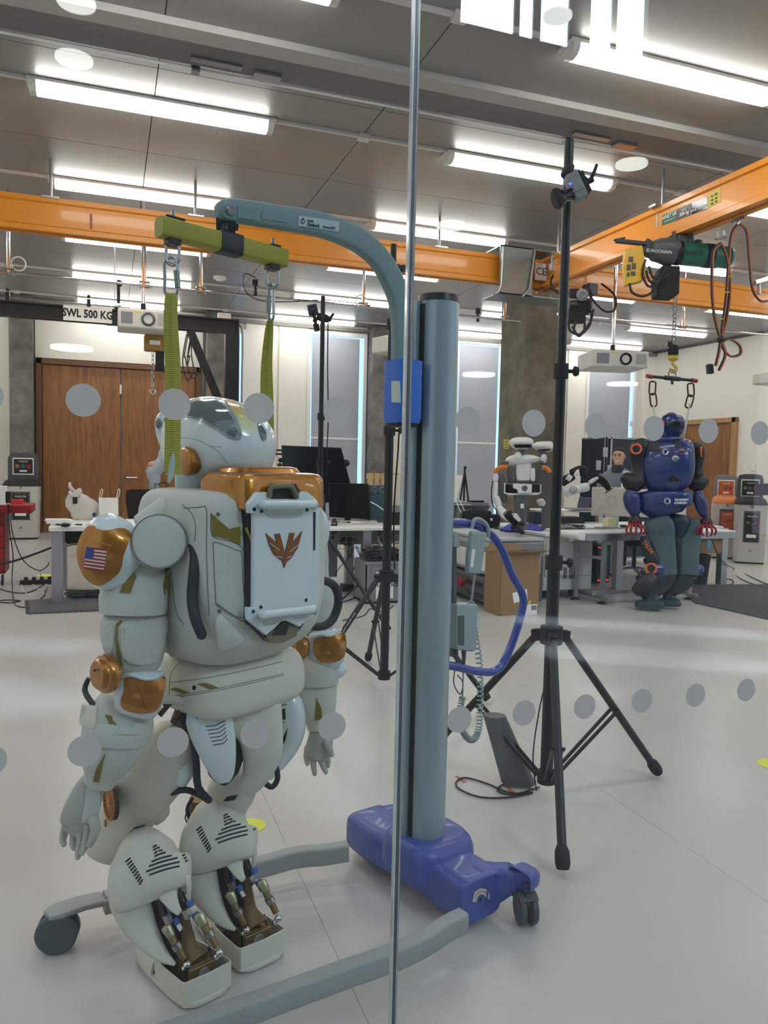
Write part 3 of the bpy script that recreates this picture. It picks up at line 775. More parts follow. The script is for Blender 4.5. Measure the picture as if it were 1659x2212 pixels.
# ---- green spreader bar hung from the lift
M_lime = mat('lime_paint', srgb(150, 146, 44), .5, var=.08, scale=25)
M_webb = bpy.data.materials.new('lime_webbing'); M_webb.use_nodes = True
nt = M_webb.node_tree; b_ = nt.nodes['Principled BSDF']; tc = nt.nodes.new('ShaderNodeTexCoord'); ck = nt.nodes.new('ShaderNodeTexWave'); ck.wave_type = 'BANDS'; ck.bands_direction = 'Z'; ck.inputs['Scale'].default_value = 60; ck.inputs['Distortion'].default_value = .5
cr = nt.nodes.new('ShaderNodeValToRGB'); cr.color_ramp.elements[0].color = (*srgb(136, 134, 44), 1); cr.color_ramp.elements[1].color = (*srgb(180, 178, 74), 1)
nt.links.new(tc.outputs['Object'], ck.inputs[0]); nt.links.new(ck.outputs[0], cr.inputs[0]); nt.links.new(cr.outputs[0], b_.inputs['Base Color']); b_.inputs['Roughness'].default_value = .8
bp = nt.nodes.new('ShaderNodeBump'); bp.inputs['Strength'].default_value = .5; bp.inputs['Distance'].default_value = .002; nt.links.new(ck.outputs[0], bp.inputs['Height']); nt.links.new(bp.outputs[0], b_.inputs['Normal'])
e0 = P(343, 489, 1.87); e1_ = P(613, 560, 2.12)
sp = thing('spreader_bar', 'lime green spreader bar bolted under the tip of the lift arm', 'spreader bar', (e0 + e1_) / 2)
ax_ = (e1_ - e0).normalized(); ay_ = ZU.cross(ax_).normalized(); az_ = ax_.cross(ay_)
hz_ = .025
barm = MB().loft([rrect(e0 + ax_ * t, ay_, az_, .023, hz_ * s_) for t, s_ in ((0, .98), ((e1_ - e0).length * .45, 1), ((e1_ - e0).length * .6, 1), ((e1_ - e0).length, 1))])
bar_ = obj('bar', barm, M_lime, sp, ang=50)
Lb = (e1_ - e0).length
obj('black_wrap', MB().loft([rrect(e0 + ax_ * (Lb * t) + az_ * .001, ay_, az_, .026, hz_ * 1.12) for t in (.44, .46, .58, .61)]), M_blackrub, sp)
nut = lambda t, s_=1: MB().lathe([(.008, -.002), (.008, .012), (.005, .012), (.005, .026)], e0 + ax_ * (Lb * t) + az_ * (hz_ - .002), az_, 6)
for t in (.1, .9):
    ep = e0 + ax_ * (Lb * t)
    obj('washer_plate', MB().box(ep + az_ * (hz_ + .002), (.05 if t < .5 else .03, .038, .004), ax=(ax_, ay_, az_)), M_black, sp, bevel=.001)
    obj('bolt', nut(t), M_steel, sp)
    ey = obj('eye_bolt', MB().box(ep - az_ * (hz_ + .006), (.032, .034, .014), ax=(ax_, ay_, az_)), M_black, sp, bevel=.002)
    obj('shackle', MB().tube([ep + ay_ * 0 + V((0, 0, 0)) + RT * (.0155 * k) - ZU * (hz_ + dz) for k, dz in ((-1, .008), (-1.05, .035), (-.9, .05), (-.45, .058), (0, .06), (.45, .058), (.9, .05), (1.05, .035), (1, .008))], .0045, 8, sub=3), M_steel, ey)
# hanger between arm and bar
hg = MB()
for a, b in (((475, 470), (476, 512)), ((501, 478), (500, 515))): hg.bar(P(*a, 1.99), P(*b, 2.0), .006, .02, up=RT)
hg.bar(P(470, 483, 1.995), P(515, 492, 1.995), .006, .016)
obj('hanger_plate', hg, M_black, sp, bevel=.001)
obj('hanger_knob', MB().ball(P(487, 506, 1.99), .013).cyl(P(487, 485, 1.99), P(488, 520, 1.99), .009), M_black, sp)

# ---- carabiners and webbing slings
def link_tube(px, py0, py1, hw, D, r=.0042):
    a = P(px, py0, D); b = P(px, py1, D); ww = hw * D / FPX; L = (a - b).length; m_ = (a + b) / 2; zz = (a - b).normalized()
    return MB().tube([m_ + zz * (L / 2 * s1) + RT * (ww * s2) for s1, s2 in ((1, 0), (.93, .6), (.75, 1), (0, 1), (-.75, 1), (-.93, .6), (-1, 0), (-.93, -.6), (-.75, -1), (0, -1), (.75, -1), (.93, -.6), (1, 0))], r, 8, sub=3)
DA, DB = 1.90, 2.105
cbn = thing('carabiner', 'steel screw-gate carabiner under the left end of the green bar', 'carabiner', P(370, 640, DA), 'steel carabiners of the sling')
obj('body', link_tube(369, 556, 640, 13, DA), M_steel, cbn)
obj('screw_gate', MB().cyl(P(381, 585, DA), P(384, 622, DA), .0075, n=10), mat('sage_steel', srgb(120, 138, 130), .4, metal=.6), cbn)
cb2 = thing('carabiner', 'steel screw-gate carabiner under the right end of the green bar', 'carabiner', P(585, 690, DB), 'steel carabiners of the sling')
obj('body', link_tube(586, 612, 692, 5, DB), M_steel, cb2)
obj('screw_gate', MB().cyl(P(580, 640, DB), P(580, 672, DB), .007, n=10), mat('sage_steel', (0, 0, 0)), cb2)
def strap(pl, D0, D1, w0, tw=.15):
    """folded flat webbing: two layers following pixel centreline pl=(px,py,halfwidth)"""
    q_ = catmull([tuple(map(float, p)) for p in pl], 4); n = len(q_); r_ = []
    for i, p in enumerate(q_):
        D = D0 + (D1 - D0) * i / (n - 1); c = P(p[0], p[1], D); a = p[2] * D / FPX
        an = tw * sin(i * .35); s_ = RT * cos(an) + FW * sin(an); f = FW * cos(an) - RT * sin(an)
        r_.append([c + s_ * a + f * .004, c + s_ * (a * .3) - f * .003, c - s_ * (a * .2) + f * .002, c - s_ * a - f * .004, c - s_ * a + f * .004, c - s_ * (a * .1) + f * .008, c + s_ * (a * .5) + f * .006, c + s_ * a + f * .009])
    return MB().loft(r_)
s1 = obj('lifting_sling', strap([(371, 633, 9), (370, 645, 13), (368, 690, 14), (371, 760, 15), (374, 850, 16), (373, 920, 16), (372, 1000, 16), (374, 1026, 15)], DA, 1.83, 0), M_webb)
tag(s1, 'lime green webbing sling from the left carabiner down behind the helmet', 'sling', 'lime webbing slings')
s2 = obj('lifting_sling', strap([(584, 688, 4), (582, 710, 9), (576, 790, 12), (576, 870, 13), (578, 950, 12), (574, 1020, 11)], DB + .01, 2.26, 0, .3), M_webb)
tag(s2, 'lime green webbing sling from the right carabiner, passing right of the helmet', 'sling', 'lime webbing slings')
tg = obj('care_tag', plate([(374, 975), (378, 990), (375, 1030), (365, 1044), (361, 1040), (366, 1000)], P(370, 1010, 1.81), -FW, .0015), mat('tag_cloth', srgb(170, 190, 190), .8), s1, smooth=False)
# ================================================================ white and gold humanoid robot hanging from the lift
M_fab = mat('off_white_fabric', srgb(196, 198, 190), .82, var=.04, scale=5, bump=.35, bscale=260)
M_fab2 = mat('warm_white_shell', srgb(206, 204, 190), .42, var=.02, scale=4)
M_shell = mat('gloss_white_shell', srgb(208, 218, 222), .22, var=.015, scale=4, coat=.5)
M_gold = mat('metallic_gold', srgb(170, 110, 24), .28, metal=.65, var=.08, scale=60, coat=.8)
M_gold2 = mat('copper_brown', srgb(128, 76, 36), .35, metal=.5, var=.06, scale=40, coat=.3)
M_bronze = mat('machined_bronze', srgb(122, 98, 64), .45, metal=.5, var=.08)
M_olive = mat('olive_cloth', srgb(122, 108, 40), .8, var=.08, scale=200)
M_seam = mat('stitching', srgb(104, 106, 98), .8)
M_dark = mat('dark_recess', srgb(26, 27, 27), .6)
M_hose = mat('braided_hose', srgb(24, 27, 36), .55, var=.15, scale=200, bump=.4, bscale=300)
M_visor = mat('smoked_visor', srgb(96, 104, 108), .08, var=.12, scale=6, coat=1.0)
M_vrim = mat('visor_rim', srgb(140, 146, 146), .25, var=.02, coat=.5)
M_bluecl = mat('blue_clamp', srgb(34, 84, 150), .4)
RO = V((.31, 2.14, 0)); RR_ = V((.866, .5, 0)); RF = V((-.5, .866, 0))
def RPt(x, y, z): return RO + RR_ * x + RF * y + ZU * z
def DD(x, y, z=1.0): return DEP(RPt(x, y, z))
def ATY(px, py, y): return OP(px, py, RPt(0, y, 1), RF)
def ATX(px, py, x): return OP(px, py, RPt(x, 0, 1), RR_)
val = thing('humanoid_robot', 'large white and gold humanoid robot hanging crouched from the green bar, seen from behind', 'robot', (RO.x, RO.y, 0))

# ---- torso
tm = MB().hull([(.900, -.045, -.05, .13, .13, 3), (.925, -.04, -.05, .165, .165, 3.5), (.98, -.035, -.06, .19, .195, 4.5), (1.08, -.03, -.06, .203, .2, 5.5), (1.2, -.03, -.06, .203, .2, 5.5), (1.29, -.03, -.06, .20, .195, 5), (1.325, -.03, -.06, .19, .185, 4.5), (1.34, -.03, -.055, .165, .16, 4), (1.345, -.03, -.05, .1, .1, 4)], RO, RR_, RF, 44, 3)
torso = obj('torso', tm, M_fab, val, ang=60)
tb = tm.bvh()
# crease and seams of the quilted vest
sm = merge(*[seam(p, tb, .0013, 8, sub=3) for p in (
    [(396, 1098), (430, 1096), (446, 1100), (446, 1180), (448, 1250), (452, 1330)],
    [(394, 1090), (415, 1110), (423, 1140), (420, 1170)],
    [(456, 1108), (459, 1158), (500, 1170), (526, 1190), (530, 1260), (532, 1350)],
    [(460, 1172), (470, 1172), (510, 1188), (522, 1196), (524, 1250), (526, 1335), (470, 1305), (466, 1300), (463, 1240), (460, 1172)],
    [(466, 1306), (500, 1330), (530, 1345)], [(372, 1250), (380, 1320), (398, 1350)])])
obj('stitching', sm, M_seam, torso)
obj('olive_patch', skin([(457, 1110), (495, 1143), (518, 1137), (519, 1177), (490, 1164), (459, 1157)], tb, .0012, 8), M_olive, torso, smooth=False)
for px, py in ((471, 1111), (474, 1320)):
    h = tb.ray_cast(CP, ray(px, py).normalized())
    if h[0]: obj('eyelet', MB().lathe([(.005, 0), (.005, .002), (.003, .002), (.003, .0)], h[0], h[1], 16), M_steel, torso)
flp = MB().limb([(475, 1330, 5, DD(-.19, -.26), .3), (478, 1345, 14, DD(-.19, -.265), .4), (492, 1375, 24, DD(-.18, -.26), .4), (500, 1392, 30, DD(-.17, -.25), .35)], roundcap=.2)
obj('side_padding', flp, M_fab, torso)
# front flap of the vest hanging below the left arm
obj('vest_flap', MB().limb([(396, 1230, 38, DD(-.2, 0), .25), (392, 1300, 40, DD(-.2, 0), .25), (392, 1385, 36, DD(-.2, 0), .3), (396, 1400, 30, DD(-.2, 0), .3)], sup=5), M_fab, torso)
obj('olive_strip', MB().limb([(358, 1310, 6, DD(-.22, .06), .5), (360, 1350, 9, DD(-.22, .06), .5), (362, 1392, 10, DD(-.22, .06), .5)], sup=4), mat('gold_cloth', srgb(140, 108, 34), .7), torso)

# ---- gold backpack shell
gm = MB().hull([(1.30, -.022, -.178, .142, .103, 7), (1.370, -.022, -.178, .142, .10, 7), (1.386, -.022, -.178, .134, .092, 7), (1.390, -.022, -.175, .118, .08, 6)], RO, RR_, RF, 44, 1)
gp = obj('backpack_shell', gm, M_gold, val, bevel=.004)
obj('shell_ridge', MB().hull([(1.386, -.03, -.17, .105, .066, 6), (1.402, -.03, -.17, .095, .056, 6), (1.405, -.03, -.17, .085, .046, 6)], RO, RR_, RF, 36, 1), M_gold, gp, bevel=.003)
obj('shell_rib', MB().limb([(500, 1044, 7, DD(-.17, -.22), .6), (502, 1062, 9, DD(-.17, -.24), .6), (506, 1080, 12, DD(-.17, -.25), .6)]), M_gold, gp)
# ---- white power pack on the back
YB = -.292
pk_out = [(538, 1109), (537, 1088), (547, 1075), (555, 1064), (579, 1063), (583, 1076), (589, 1078), (640, 1078), (647, 1072), (651, 1062), (664, 1062), (677, 1072), (685, 1081), (686, 1104), (677, 1104), (676, 1251), (669, 1261), (669, 1291), (679, 1299), (679, 1323), (648, 1355), (619, 1341), (608, 1343), (597, 1355), (576, 1373), (536, 1339), (535, 1312), (548, 1312), (549, 1109)]
packp = RPt(0, YB, 1)
pk2 = obj('power_pack', plate(pk_out, packp, RF, .014), M_shell, val, bevel=.003)
obj('pack_body', plate([(536, 1100), (556, 1068), (660, 1070), (668, 1100), (668, 1290), (664, 1340), (636, 1378), (585, 1388), (538, 1345)], RPt(0, YB + .016, 1), RF, .03), M_dark, pk2, bevel=.004)
obj('pack_side', plate([(655, 1070), (684, 1078), (691, 1092), (690, 1300), (684, 1330), (655, 1350)], RPt(0, YB + .0145, 1), RF, .03), M_shell, pk2, bevel=.004)
obj('side_slot', plate([(677, 1106), (682, 1106), (681, 1188), (677, 1190)], RPt(0, YB + .0135, 1), RF, .01), M_dark, pk2)
# recess in the gold shell with grip
obj('grip_recess', plate([(587, 1045), (640, 1045), (650, 1062), (652, 1078), (580, 1078), (578, 1060)], RPt(0, -.284, 1), RF, .006), M_dark, gp, bevel=.002)
def pbar(pts, r, off, n=12, sub=3, z=None): return MB().tube([ATY(a, b, YB - off) for a, b in pts], r, n, sub=sub)
obj('pack_grip', MB().tube([ATY(a, b, YB - .004) for a, b in ((582, 1074), (584, 1056), (592, 1051), (626, 1050), (634, 1058), (642, 1076))], .0065, 8, sub=2), mat('khaki_plastic', srgb(112, 106, 84), .5), pk2)
def handle(x0, x1, y0, y1):
    m_ = MB().tube([ATY(x0 + 4, y0 + 4, YB - .0), ATY(x0 + 6, y0, YB - .022), ATY(x0 + 14, y0 - 1, YB - .030), ATY(x1 - 14, y1 + 1, YB - .030), ATY(x1 - 4, y1, YB - .022), ATY(x1 - 2, y1 + 4, YB - .0)], .0105, 14, sub=4)
    return m_
obj('pack_handle', handle(564, 682, 1090, 1088), M_shell, pk2)
obj('pack_handle', handle(563, 680, 1328, 1316), M_shell, pk2)
M_recshade = mat('painted_shade_grey', srgb(176, 182, 182), .35, coat=.3)  # hollows under the handles are thin plates, their shade put into the grey
obj('handle_shade', plate([(567, 1100), (657, 1100), (652, 1112), (640, 1119), (590, 1120), (575, 1114)], RPt(0, YB - .001, 1), RF, .002), M_recshade, pk2, bevel=.0008)
obj('handle_shade', plate([(563, 1336), (610, 1332), (665, 1322), (655, 1336), (620, 1336), (590, 1350), (572, 1352)], RPt(0, YB - .001, 1), RF, .002), M_recshade, pk2, bevel=.0008)
zz = lambda L: [(320 + a / 3.75, 840 + b / 3.75) for a, b in L]
em = plate(zz([(955, 1168), (1045, 1245), (1027, 1177), (1070, 1172), (1110, 1330), (1150, 1167), (1190, 1167), (1172, 1245), (1252, 1150), (1215, 1290), (1165, 1370), (1125, 1405), (1105, 1455), (1088, 1395), (1020, 1340), (985, 1270)]), RPt(0, YB - .003, 1), RF, .004)
emb = obj('winged_emblem', em, M_gold2, pk2, bevel=.001)
obj('emblem_grooves', merge(*[MB().tube([ATY(*p, YB - .0035) for p in zz(L)], .0007, 5) for L in ([(985, 1250), (1040, 1290), (1065, 1310)], [(1225, 1262), (1180, 1290), (1150, 1320)], [(1045, 1357), (1090, 1365)], [(1165, 1357), (1125, 1368)])]), M_inkw, emb)
for a, b in zz([(858, 975), (918, 990), (1285, 980), (850, 1803), (912, 1768), (1278, 1710)]):
    obj('screw', MB().lathe([(.0045, 0), (.0045, .002), (.0025, .002), (.0025, .001)], ATY(a, b, YB), -RF, 14), M_dark, pk2)
obj('pack_latch', plate(zz([(960, 2005), (1050, 1930), (1105, 1885), (1155, 1905), (1230, 1940), (1200, 2010), (1090, 2060), (985, 2060)]), RPt(0, YB + .012, 1), RF, .02), mat('khaki_plastic', (0, 0, 0)), pk2, bevel=.003)
obj('latch_opening', plate(zz([(1005, 1990), (1045, 1935), (1090, 1890), (1145, 1915), (1115, 1995), (1010, 2000)]), RPt(0, YB + .0105, 1), RF, .004), M_dark, pk2)
obj('side_cable', MB().tube([ATY(531, 1140, -.27), ATY(540, 1160, -.275), ATY(544, 1175, -.275)], .0035, 6), mat('yellow_cable', srgb(150, 150, 30), .5), pk2)
# ---- antennas
a1 = MB().limb([(477, 1037, 4.2, DD(-.15, -.12), 1), (478, 1000, 4, DD(-.15, -.12), 1), (480, 960, 3, DD(-.15, -.12), 1), (482, 902, 2.6, DD(-.15, -.12), 1)], n=12, sub=1, roundcap=.6)
obj('antenna', a1, M_black, val)
a2 = MB().limb([(498, 1038, 5.2, DD(-.13, -.12), 1), (497, 1000, 5, DD(-.13, -.12), 1), (496, 960, 3.8, DD(-.13, -.12), 1), (495, 900, 2.6, DD(-.13, -.12), 1)], n=12, sub=1, roundcap=.6)
lab(obj('antenna', a2, M_shell, val), 'white antenna')
# ---- neck
obj('neck', MB().hull([(1.33, -.03, -.0, .07, .08, 2), (1.42, -.03, .01, .06, .06, 2)], RO, RR_, RF, 24, 1), M_dark, val)
ng = MB()
for px, py in ((530, 1000), (545, 1005), (515, 1008), (556, 1000)): ng.bar(P(px, py, DD(-.02, -.03)), P(px - 8, py + 22, DD(-.02, -.03)), .012, .02)
obj('neck_actuators', ng, M_greydark, val, bevel=.002)
# ---- helmet: a long shell, nose to the left
hc_ = (-.036, .0)
HR = [(1.372, hc_[0], .02, .075, .13, 2.2), (1.395, hc_[0], .0, .103, .165, 2.4), (1.43, hc_[0], -.002, .116, .178, 2.5), (1.47, hc_[0], -.002, .119, .182, 2.4), (1.51, hc_[0], .002, .114, .172, 2.3), (1.545, hc_[0], .012, .098, .146, 2.2), (1.57, hc_[0], .022, .075, .108, 2.1), (1.585, hc_[0], .03, .045, .064, 2), (1.590, hc_[0], .034, .008, .012, 2)]
hm = MB().hull(HR, RO, RR_, RF, 48, 4, cap=True)
helm = obj('helmet', hm, M_shell, val, ang=70)
hb_ = hm.bvh()
H = lambda L: [(320 + a / 3.75, 840 + b / 3.75) for a, b in L]
rim = skin(H([(255, 225), (300, 130), (380, 85), (470, 70), (560, 78), (630, 120), (690, 200), (735, 300), (755, 375), (745, 410), (700, 412), (650, 395), (580, 350), (480, 290), (380, 245), (300, 232)]), hb_, .002, 8, smooth_poly=3)
obj('visor_rim', rim, M_vrim, helm, ang=60)
vis = skin(H([(285, 215), (330, 145), (400, 108), (480, 92), (550, 100), (610, 140), (665, 215), (710, 310), (730, 380), (700, 395), (640, 365), (560, 315), (470, 265), (380, 235)]), hb_, .0034, 8, smooth_poly=3)
obj('side_visor', vis, M_visor, helm, ang=60)
# painted gold stripe that fades out over the crown
M_fade = bpy.data.materials.new('faded_gold_paint'); M_fade.use_nodes = True
nt = M_fade.node_tree; b_ = nt.nodes['Principled BSDF']; tc = nt.nodes.new('ShaderNodeTexCoord'); mp = nt.nodes.new('ShaderNodeSeparateXYZ'); mr = nt.nodes.new('ShaderNodeMapRange')
nt.links.new(tc.outputs['Object'], mp.inputs[0]); nt.links.new(mp.outputs[2], mr.inputs[0]); mr.inputs[1].default_value = 1.47; mr.inputs[2].default_value = 1.575
cr = nt.nodes.new('ShaderNodeValToRGB'); cr.color_ramp.elements[0].color = (*srgb(208, 218, 222), 1); cr.color_ramp.elements[1].color = (*srgb(196, 150, 60), 1)
e_ = cr.color_ramp.elements.new(.5); e_.color = (*srgb(206, 206, 150), 1)
nt.links.new(mr.outputs[0], cr.inputs[0]); nt.links.new(cr.outputs[0], b_.inputs['Base Color']); b_.inputs['Roughness'].default_value = .2; b_.inputs['Coat Weight'].default_value = .6
st = skin(H([(520, 68), (600, 80), (700, 115), (790, 190), (860, 280), (880, 330), (830, 380), (765, 375), (745, 300), (700, 200), (640, 120), (570, 78)]), hb_, .0008, 8, smooth_poly=3)
obj('crown_stripe', st, M_fade, helm, ang=60)
rv = skin(H([(885, 280), (915, 300), (945, 345), (955, 390), (940, 425), (915, 400), (895, 340)]), hb_, .002, 6, smooth_poly=3)
if rv: obj('rear_visor', rv, M_visor, helm, ang=60)
hl = merge(seam(H([(255, 400), (330, 400), (430, 425), (490, 460), (600, 470)]), hb_, .0009, 8, sub=3), seam(H([(490, 460), (560, 500), (620, 570), (640, 600)]), hb_, .0009, 8, sub=3))
obj('helmet_seam', hl, M_vrim, helm)
# cheek guard: side shell reaching down in front of the shoulder, and the gold ear disc
ck = MB().limb([(410, 950, 30, DD(-.14, .0), .5), (420, 975, 46, DD(-.15, .0), .45), (422, 1000, 50, DD(-.15, .0), .4), (410, 1032, 36, DD(-.15, .0), .35), (395, 1062, 18, DD(-.15, .0), .3)], n=24, sup=2.3, roundcap=.3)
obj('cheek_guard', ck, M_shell, helm, ang=60)
ec = P(403, 996, DD(-.19, .0, 1.4))
ea = (-RT * .75 - FW * .66).normalized()
obj('ear_disc', MB().lathe([(.034, -.02), (.038, 0), (.038, .008), (.034, .013), (.026, .016), (.001, .017)], ec + ea * -.004, ea, 32), M_gold, helm)
# nape lip
lip = MB().limb([(500, 1008, 6, DD(-.06, -.17, 1.4), 1), (520, 998, 7, DD(-.03, -.18, 1.4), 1), (555, 1000, 7, DD(.02, -.17, 1.4), 1), (572, 992, 6, DD(.06, -.12, 1.4), 1)], n=12, roundcap=.8)
obj('nape_lip', lip, M_shell, helm)
# face mask seen edge on, left of the sling
fm = MB().limb([(352, 893, 7, DD(-.1, .18), 1.2), (344, 910, 9, DD(-.1, .18), 1.2), (345, 935, 8, DD(-.1, .18), 1.2), (352, 955, 9, DD(-.1, .16), 1.2), (362, 975, 12, DD(-.1, .14), 1)], n=14, roundcap=.6)
obj('face_mask', fm, M_shell, helm)
obj('eye_lens', MB().ball(P(343, 914, DD(-.12, .16)), (.01, .012, .016)), M_visor, helm)

# ---- hoses
obj('hose', MB().limb([(394, 1160, 8, DD(-.24, -.1), 1), (414, 1172, 11, DD(-.24, -.14), 1), (422, 1200, 12, DD(-.24, -.17), 1), (419, 1240, 12, DD(-.24, -.19), 1), (415, 1290, 12, DD(-.24, -.2), 1), (422, 1335, 12, DD(-.24, -.22), 1), (436, 1372, 11, DD(-.22, -.24), 1)], n=14, roundcap=.9), M_hose, val)
obj('hose', MB().limb([(678, 1262, 8, DD(.17, -.2), 1), (700, 1254, 9, DD(.2, -.2), 1), (724, 1268, 9.5, DD(.24, -.18), 1), (731, 1300, 9.5, DD(.25, -.18), 1), (720, 1335, 9.5, DD(.24, -.18), 1), (700, 1352, 9, DD(.2, -.18), 1), (672, 1354, 8, DD(.17, -.2), 1)], n=14, roundcap=.9), M_hose, val)

# ---- shoulders and arms (left of the picture = its left)
DS = DD(-.3, 0, 1.2)
A = lambda L: [(100 + a / 3.607, 1040 + b / 3.607) for a, b in L]
# deltoid drum
dc = P(343, 1170, DD(-.3, -.1, 1.2)); ax = (-FW * .86 + RT * .36 + UP * .06).normalized()
dm = MB().lathe([(.054, -.09), (.060, -.06), (.065, -.03), (.067, -.0), (.0665, .006), (.062, .011), (.058, .0125), (.001, .016)], dc, ax, 36)
obj('shoulder_drum', dm, M_fab, val, ang=50)
obj('drum_seam', MB().torus(dc + ax * .013, ax, .0645, .0012, 40, 6), M_seam, val)
obj('shoulder_yoke', MB().limb([(300, 1130, 18, DD(-.3, .0), 1), (330, 1115, 24, DD(-.28, .0), 1), (370, 1100, 34, DD(-.24, .0), .9), (410, 1110, 44, DD(-.19, -.02), .8)], roundcap=.4), M_fab, val, ang=60)
obj('shoulder_joint', MB().limb([(280, 1215, 20, DD(-.3, .03), 1), (320, 1225, 30, DD(-.3, .0), 1), (360, 1218, 22, DD(-.28, .0), 1)], roundcap=.5), M_dark, val)
# gold shoulder pad with white rim
am_ = MB().limb([(262, 1128, 34, DD(-.43, .05, 1.2), .8), (250, 1150, 60, DD(-.43, .05, 1.2), .8), (240, 1195, 68, DD(-.43, .05, 1.2), .8), (242, 1235, 58, DD(-.43, .05, 1.2), .75), (250, 1262, 34, DD(-.43, .05, 1.2), .7)], n=30, roundcap=.25)
obj('shoulder_pad', am_, M_shell, val, ang=70)
ab = am_.bvh()
gd = skin(A([(375, 345), (400, 372), (470, 385), (560, 368), (610, 372), (650, 400), (655, 440), (630, 500), (600, 580), (580, 680), (530, 740), (460, 790), (400, 805), (330, 765), (280, 690), (252, 590), (255, 500), (290, 410), (335, 355)]), ab, .004, 8, smooth_poly=3)
sp_ = obj('gold_shield', gd, M_gold, val, ang=60)
gb = gd.bvh()
fr_ = skin(A([(300, 465), (500, 490), (460, 715), (290, 690)]), gb, .0015, 6)
fpl = obj('flag_frame', fr_, M_gold, sp_, bevel=.0008)
fb = fr_.bvh()
F0 = A([(318, 510), (475, 530), (447, 698), (294, 676)])
def Fq(u, v):
    a = V(F0[0]).lerp(V(F0[1]), u); b = V(F0[3]).lerp(V(F0[2]), u); return tuple(a.lerp(b, v))
flag = obj('flag', skin([Fq(0, 0), Fq(1, 0), Fq(1, 1), Fq(0, 1)], fb, .0006, 5), mat('flag_white', srgb(226, 214, 205), .6), sp_, smooth=False)
M_fred = mat('flag_red', srgb(160, 30, 38), .6); M_fblue = mat('flag_blue', srgb(50, 66, 130), .6)
for k in range(7):
    obj('stripe', skin([Fq(0, (2 * k) / 13), Fq(1, (2 * k) / 13), Fq(1, (2 * k + 1) / 13), Fq(0, (2 * k + 1) / 13)], fb, .0011, 5), M_fred, fpl, smooth=False)
obj('canton', skin([Fq(0, 0), Fq(.4, 0), Fq(.4, 7 / 13), Fq(0, 7 / 13)], fb, .0016, 5), M_fblue, fpl, smooth=False)
stars = MB()
for r in range(9):
    for c in range(6 if r % 2 == 0 else 5):
        u = .4 * ((c + (.5 if r % 2 == 0 else 1)) / 6); v_ = 7 / 13 * (r + .7) / 9.4
        h = fb.ray_cast(CP, ray(*Fq(u, v_)).normalized())
        if h[0]: stars.ball(h[0] + h[1] * (.002 if h[1].dot(FW) < 0 else -.002), .0011, 5, 3)
so = obj('stars', stars, M_inkw, fpl, smooth=False); so['kind'] = 'stuff'
# upper arm sleeve
ua = MB().limb([(295, 1215, 58, DD(-.33, .02, 1.1), .85), (292, 1245, 66, DD(-.33, .02, 1.1), .9), (290, 1275, 70, DD(-.33, .02, 1.1), .9), (288, 1322, 68, DD(-.33, .02, 1.1), .9)], n=32, sup=2.4)
uo = obj('upper_arm', ua, M_fab, val, ang=60); ub = ua.bvh()
obj('olive_patch', skin(A([(640, 640), (668, 655), (703, 740), (680, 800), (655, 872), (572, 865), (600, 800), (625, 750), (605, 710)]), ub, .0012, 8), M_olive, uo, smooth=False)
obj('olive_patch', skin(A([(950, 690), (925, 740), (908, 800), (918, 890), (945, 885), (952, 760)]), ub, .0012, 8), M_olive, uo, smooth=False)
obj('arm_cuff', MB().limb([(289, 1281, 71, DD(-.33, .02, 1.1), .93), (289, 1300, 71.5, DD(-.33, .02, 1.1), .93), (288, 1322, 69.5, DD(-.33, .02, 1.1), .93)], n=32, sup=2.4), M_fab, val, ang=50)
# biceps armour
bi = MB().limb([(290, 1324, 60, DD(-.33, .03, 1.0), .9), (290, 1338, 70, DD(-.33, .03, 1.0), .9), (290, 1370, 69, DD(-.33, .03, 1), .9), (293, 1410, 62, DD(-.33, .03, 1), .9), (296, 1435, 54, DD(-.33, .03, 1), .9), (298, 1450, 44, DD(-.33, .03, 1), .9)], n=32, sup=2.6)
bo = obj('arm_guard', bi, M_fab, val, ang=60); bb_ = bi.bvh()
obj('olive_stripe', skin(A([(545, 1110), (575, 1082), (595, 1090), (560, 1130), (555, 1230), (575, 1340), (600, 1440), (575, 1430), (548, 1350), (540, 1240)]), bb_, .001, 7), M_olive, bo, smooth=False)
obj('raised_panel', skin(A([(600, 1130), (905, 1120), (922, 1160), (850, 1400), (650, 1412), (580, 1300)]), bb_, .004, 9, smooth_poly=2), M_fab, bo, ang=60)
obj('raised_panel', skin(A([(465, 1110), (505, 1105), (530, 1160), (520, 1300), (500, 1340), (455, 1280)]), bb_, .0035, 8, smooth_poly=2), M_fab, bo, ang=60)
obj('stitching', merge(*[seam(A(L), bb_, .0011, 8, off=.0045) for L in ([(705, 1140), (750, 1370), (790, 1372), (900, 1135)], [(625, 1145), (705, 1140), (780, 1300), (840, 1140)], [(610, 1150), (610, 1290), (655, 1395), (845, 1385)])]), M_seam, bo)
obj('elbow_neck', MB().limb([(300, 1440, 30, DD(-.33, .03), .9), (303, 1475, 28, DD(-.33, .03), .9), (290, 1500, 36, DD(-.33, .03), .9)], n=20), M_fab2, val)
# gold elbow motor
ea2 = (-RT * .66 - FW * .75).normalized()
ec2 = P(222, 1456, DD(-.42, -.02, 1.0))
obj('elbow_motor', MB().lathe([(.028, -.034), (.030, -.02), (.046, -.018), (.047, -.004), (.044, .002), (.038, .004), (.036, .012), (.032, .016), (.001, .017)], ec2, ea2, 36), M_gold, val, ang=40)
obj('motor_screw', MB().lathe([(.003, .019), (.003, .022), (.001, .022)], ec2 + ZU * .012, ea2, 10), M_dark, val)
obj('elbow_cable', MB().limb([(192, 1465, 5, DD(-.37, .05), 1), (183, 1490, 6, DD(-.37, .05), 1), (196, 1515, 6, DD(-.37, .05), 1), (212, 1530, 5, DD(-.37, .05), 1)], n=10), M_hose, val)
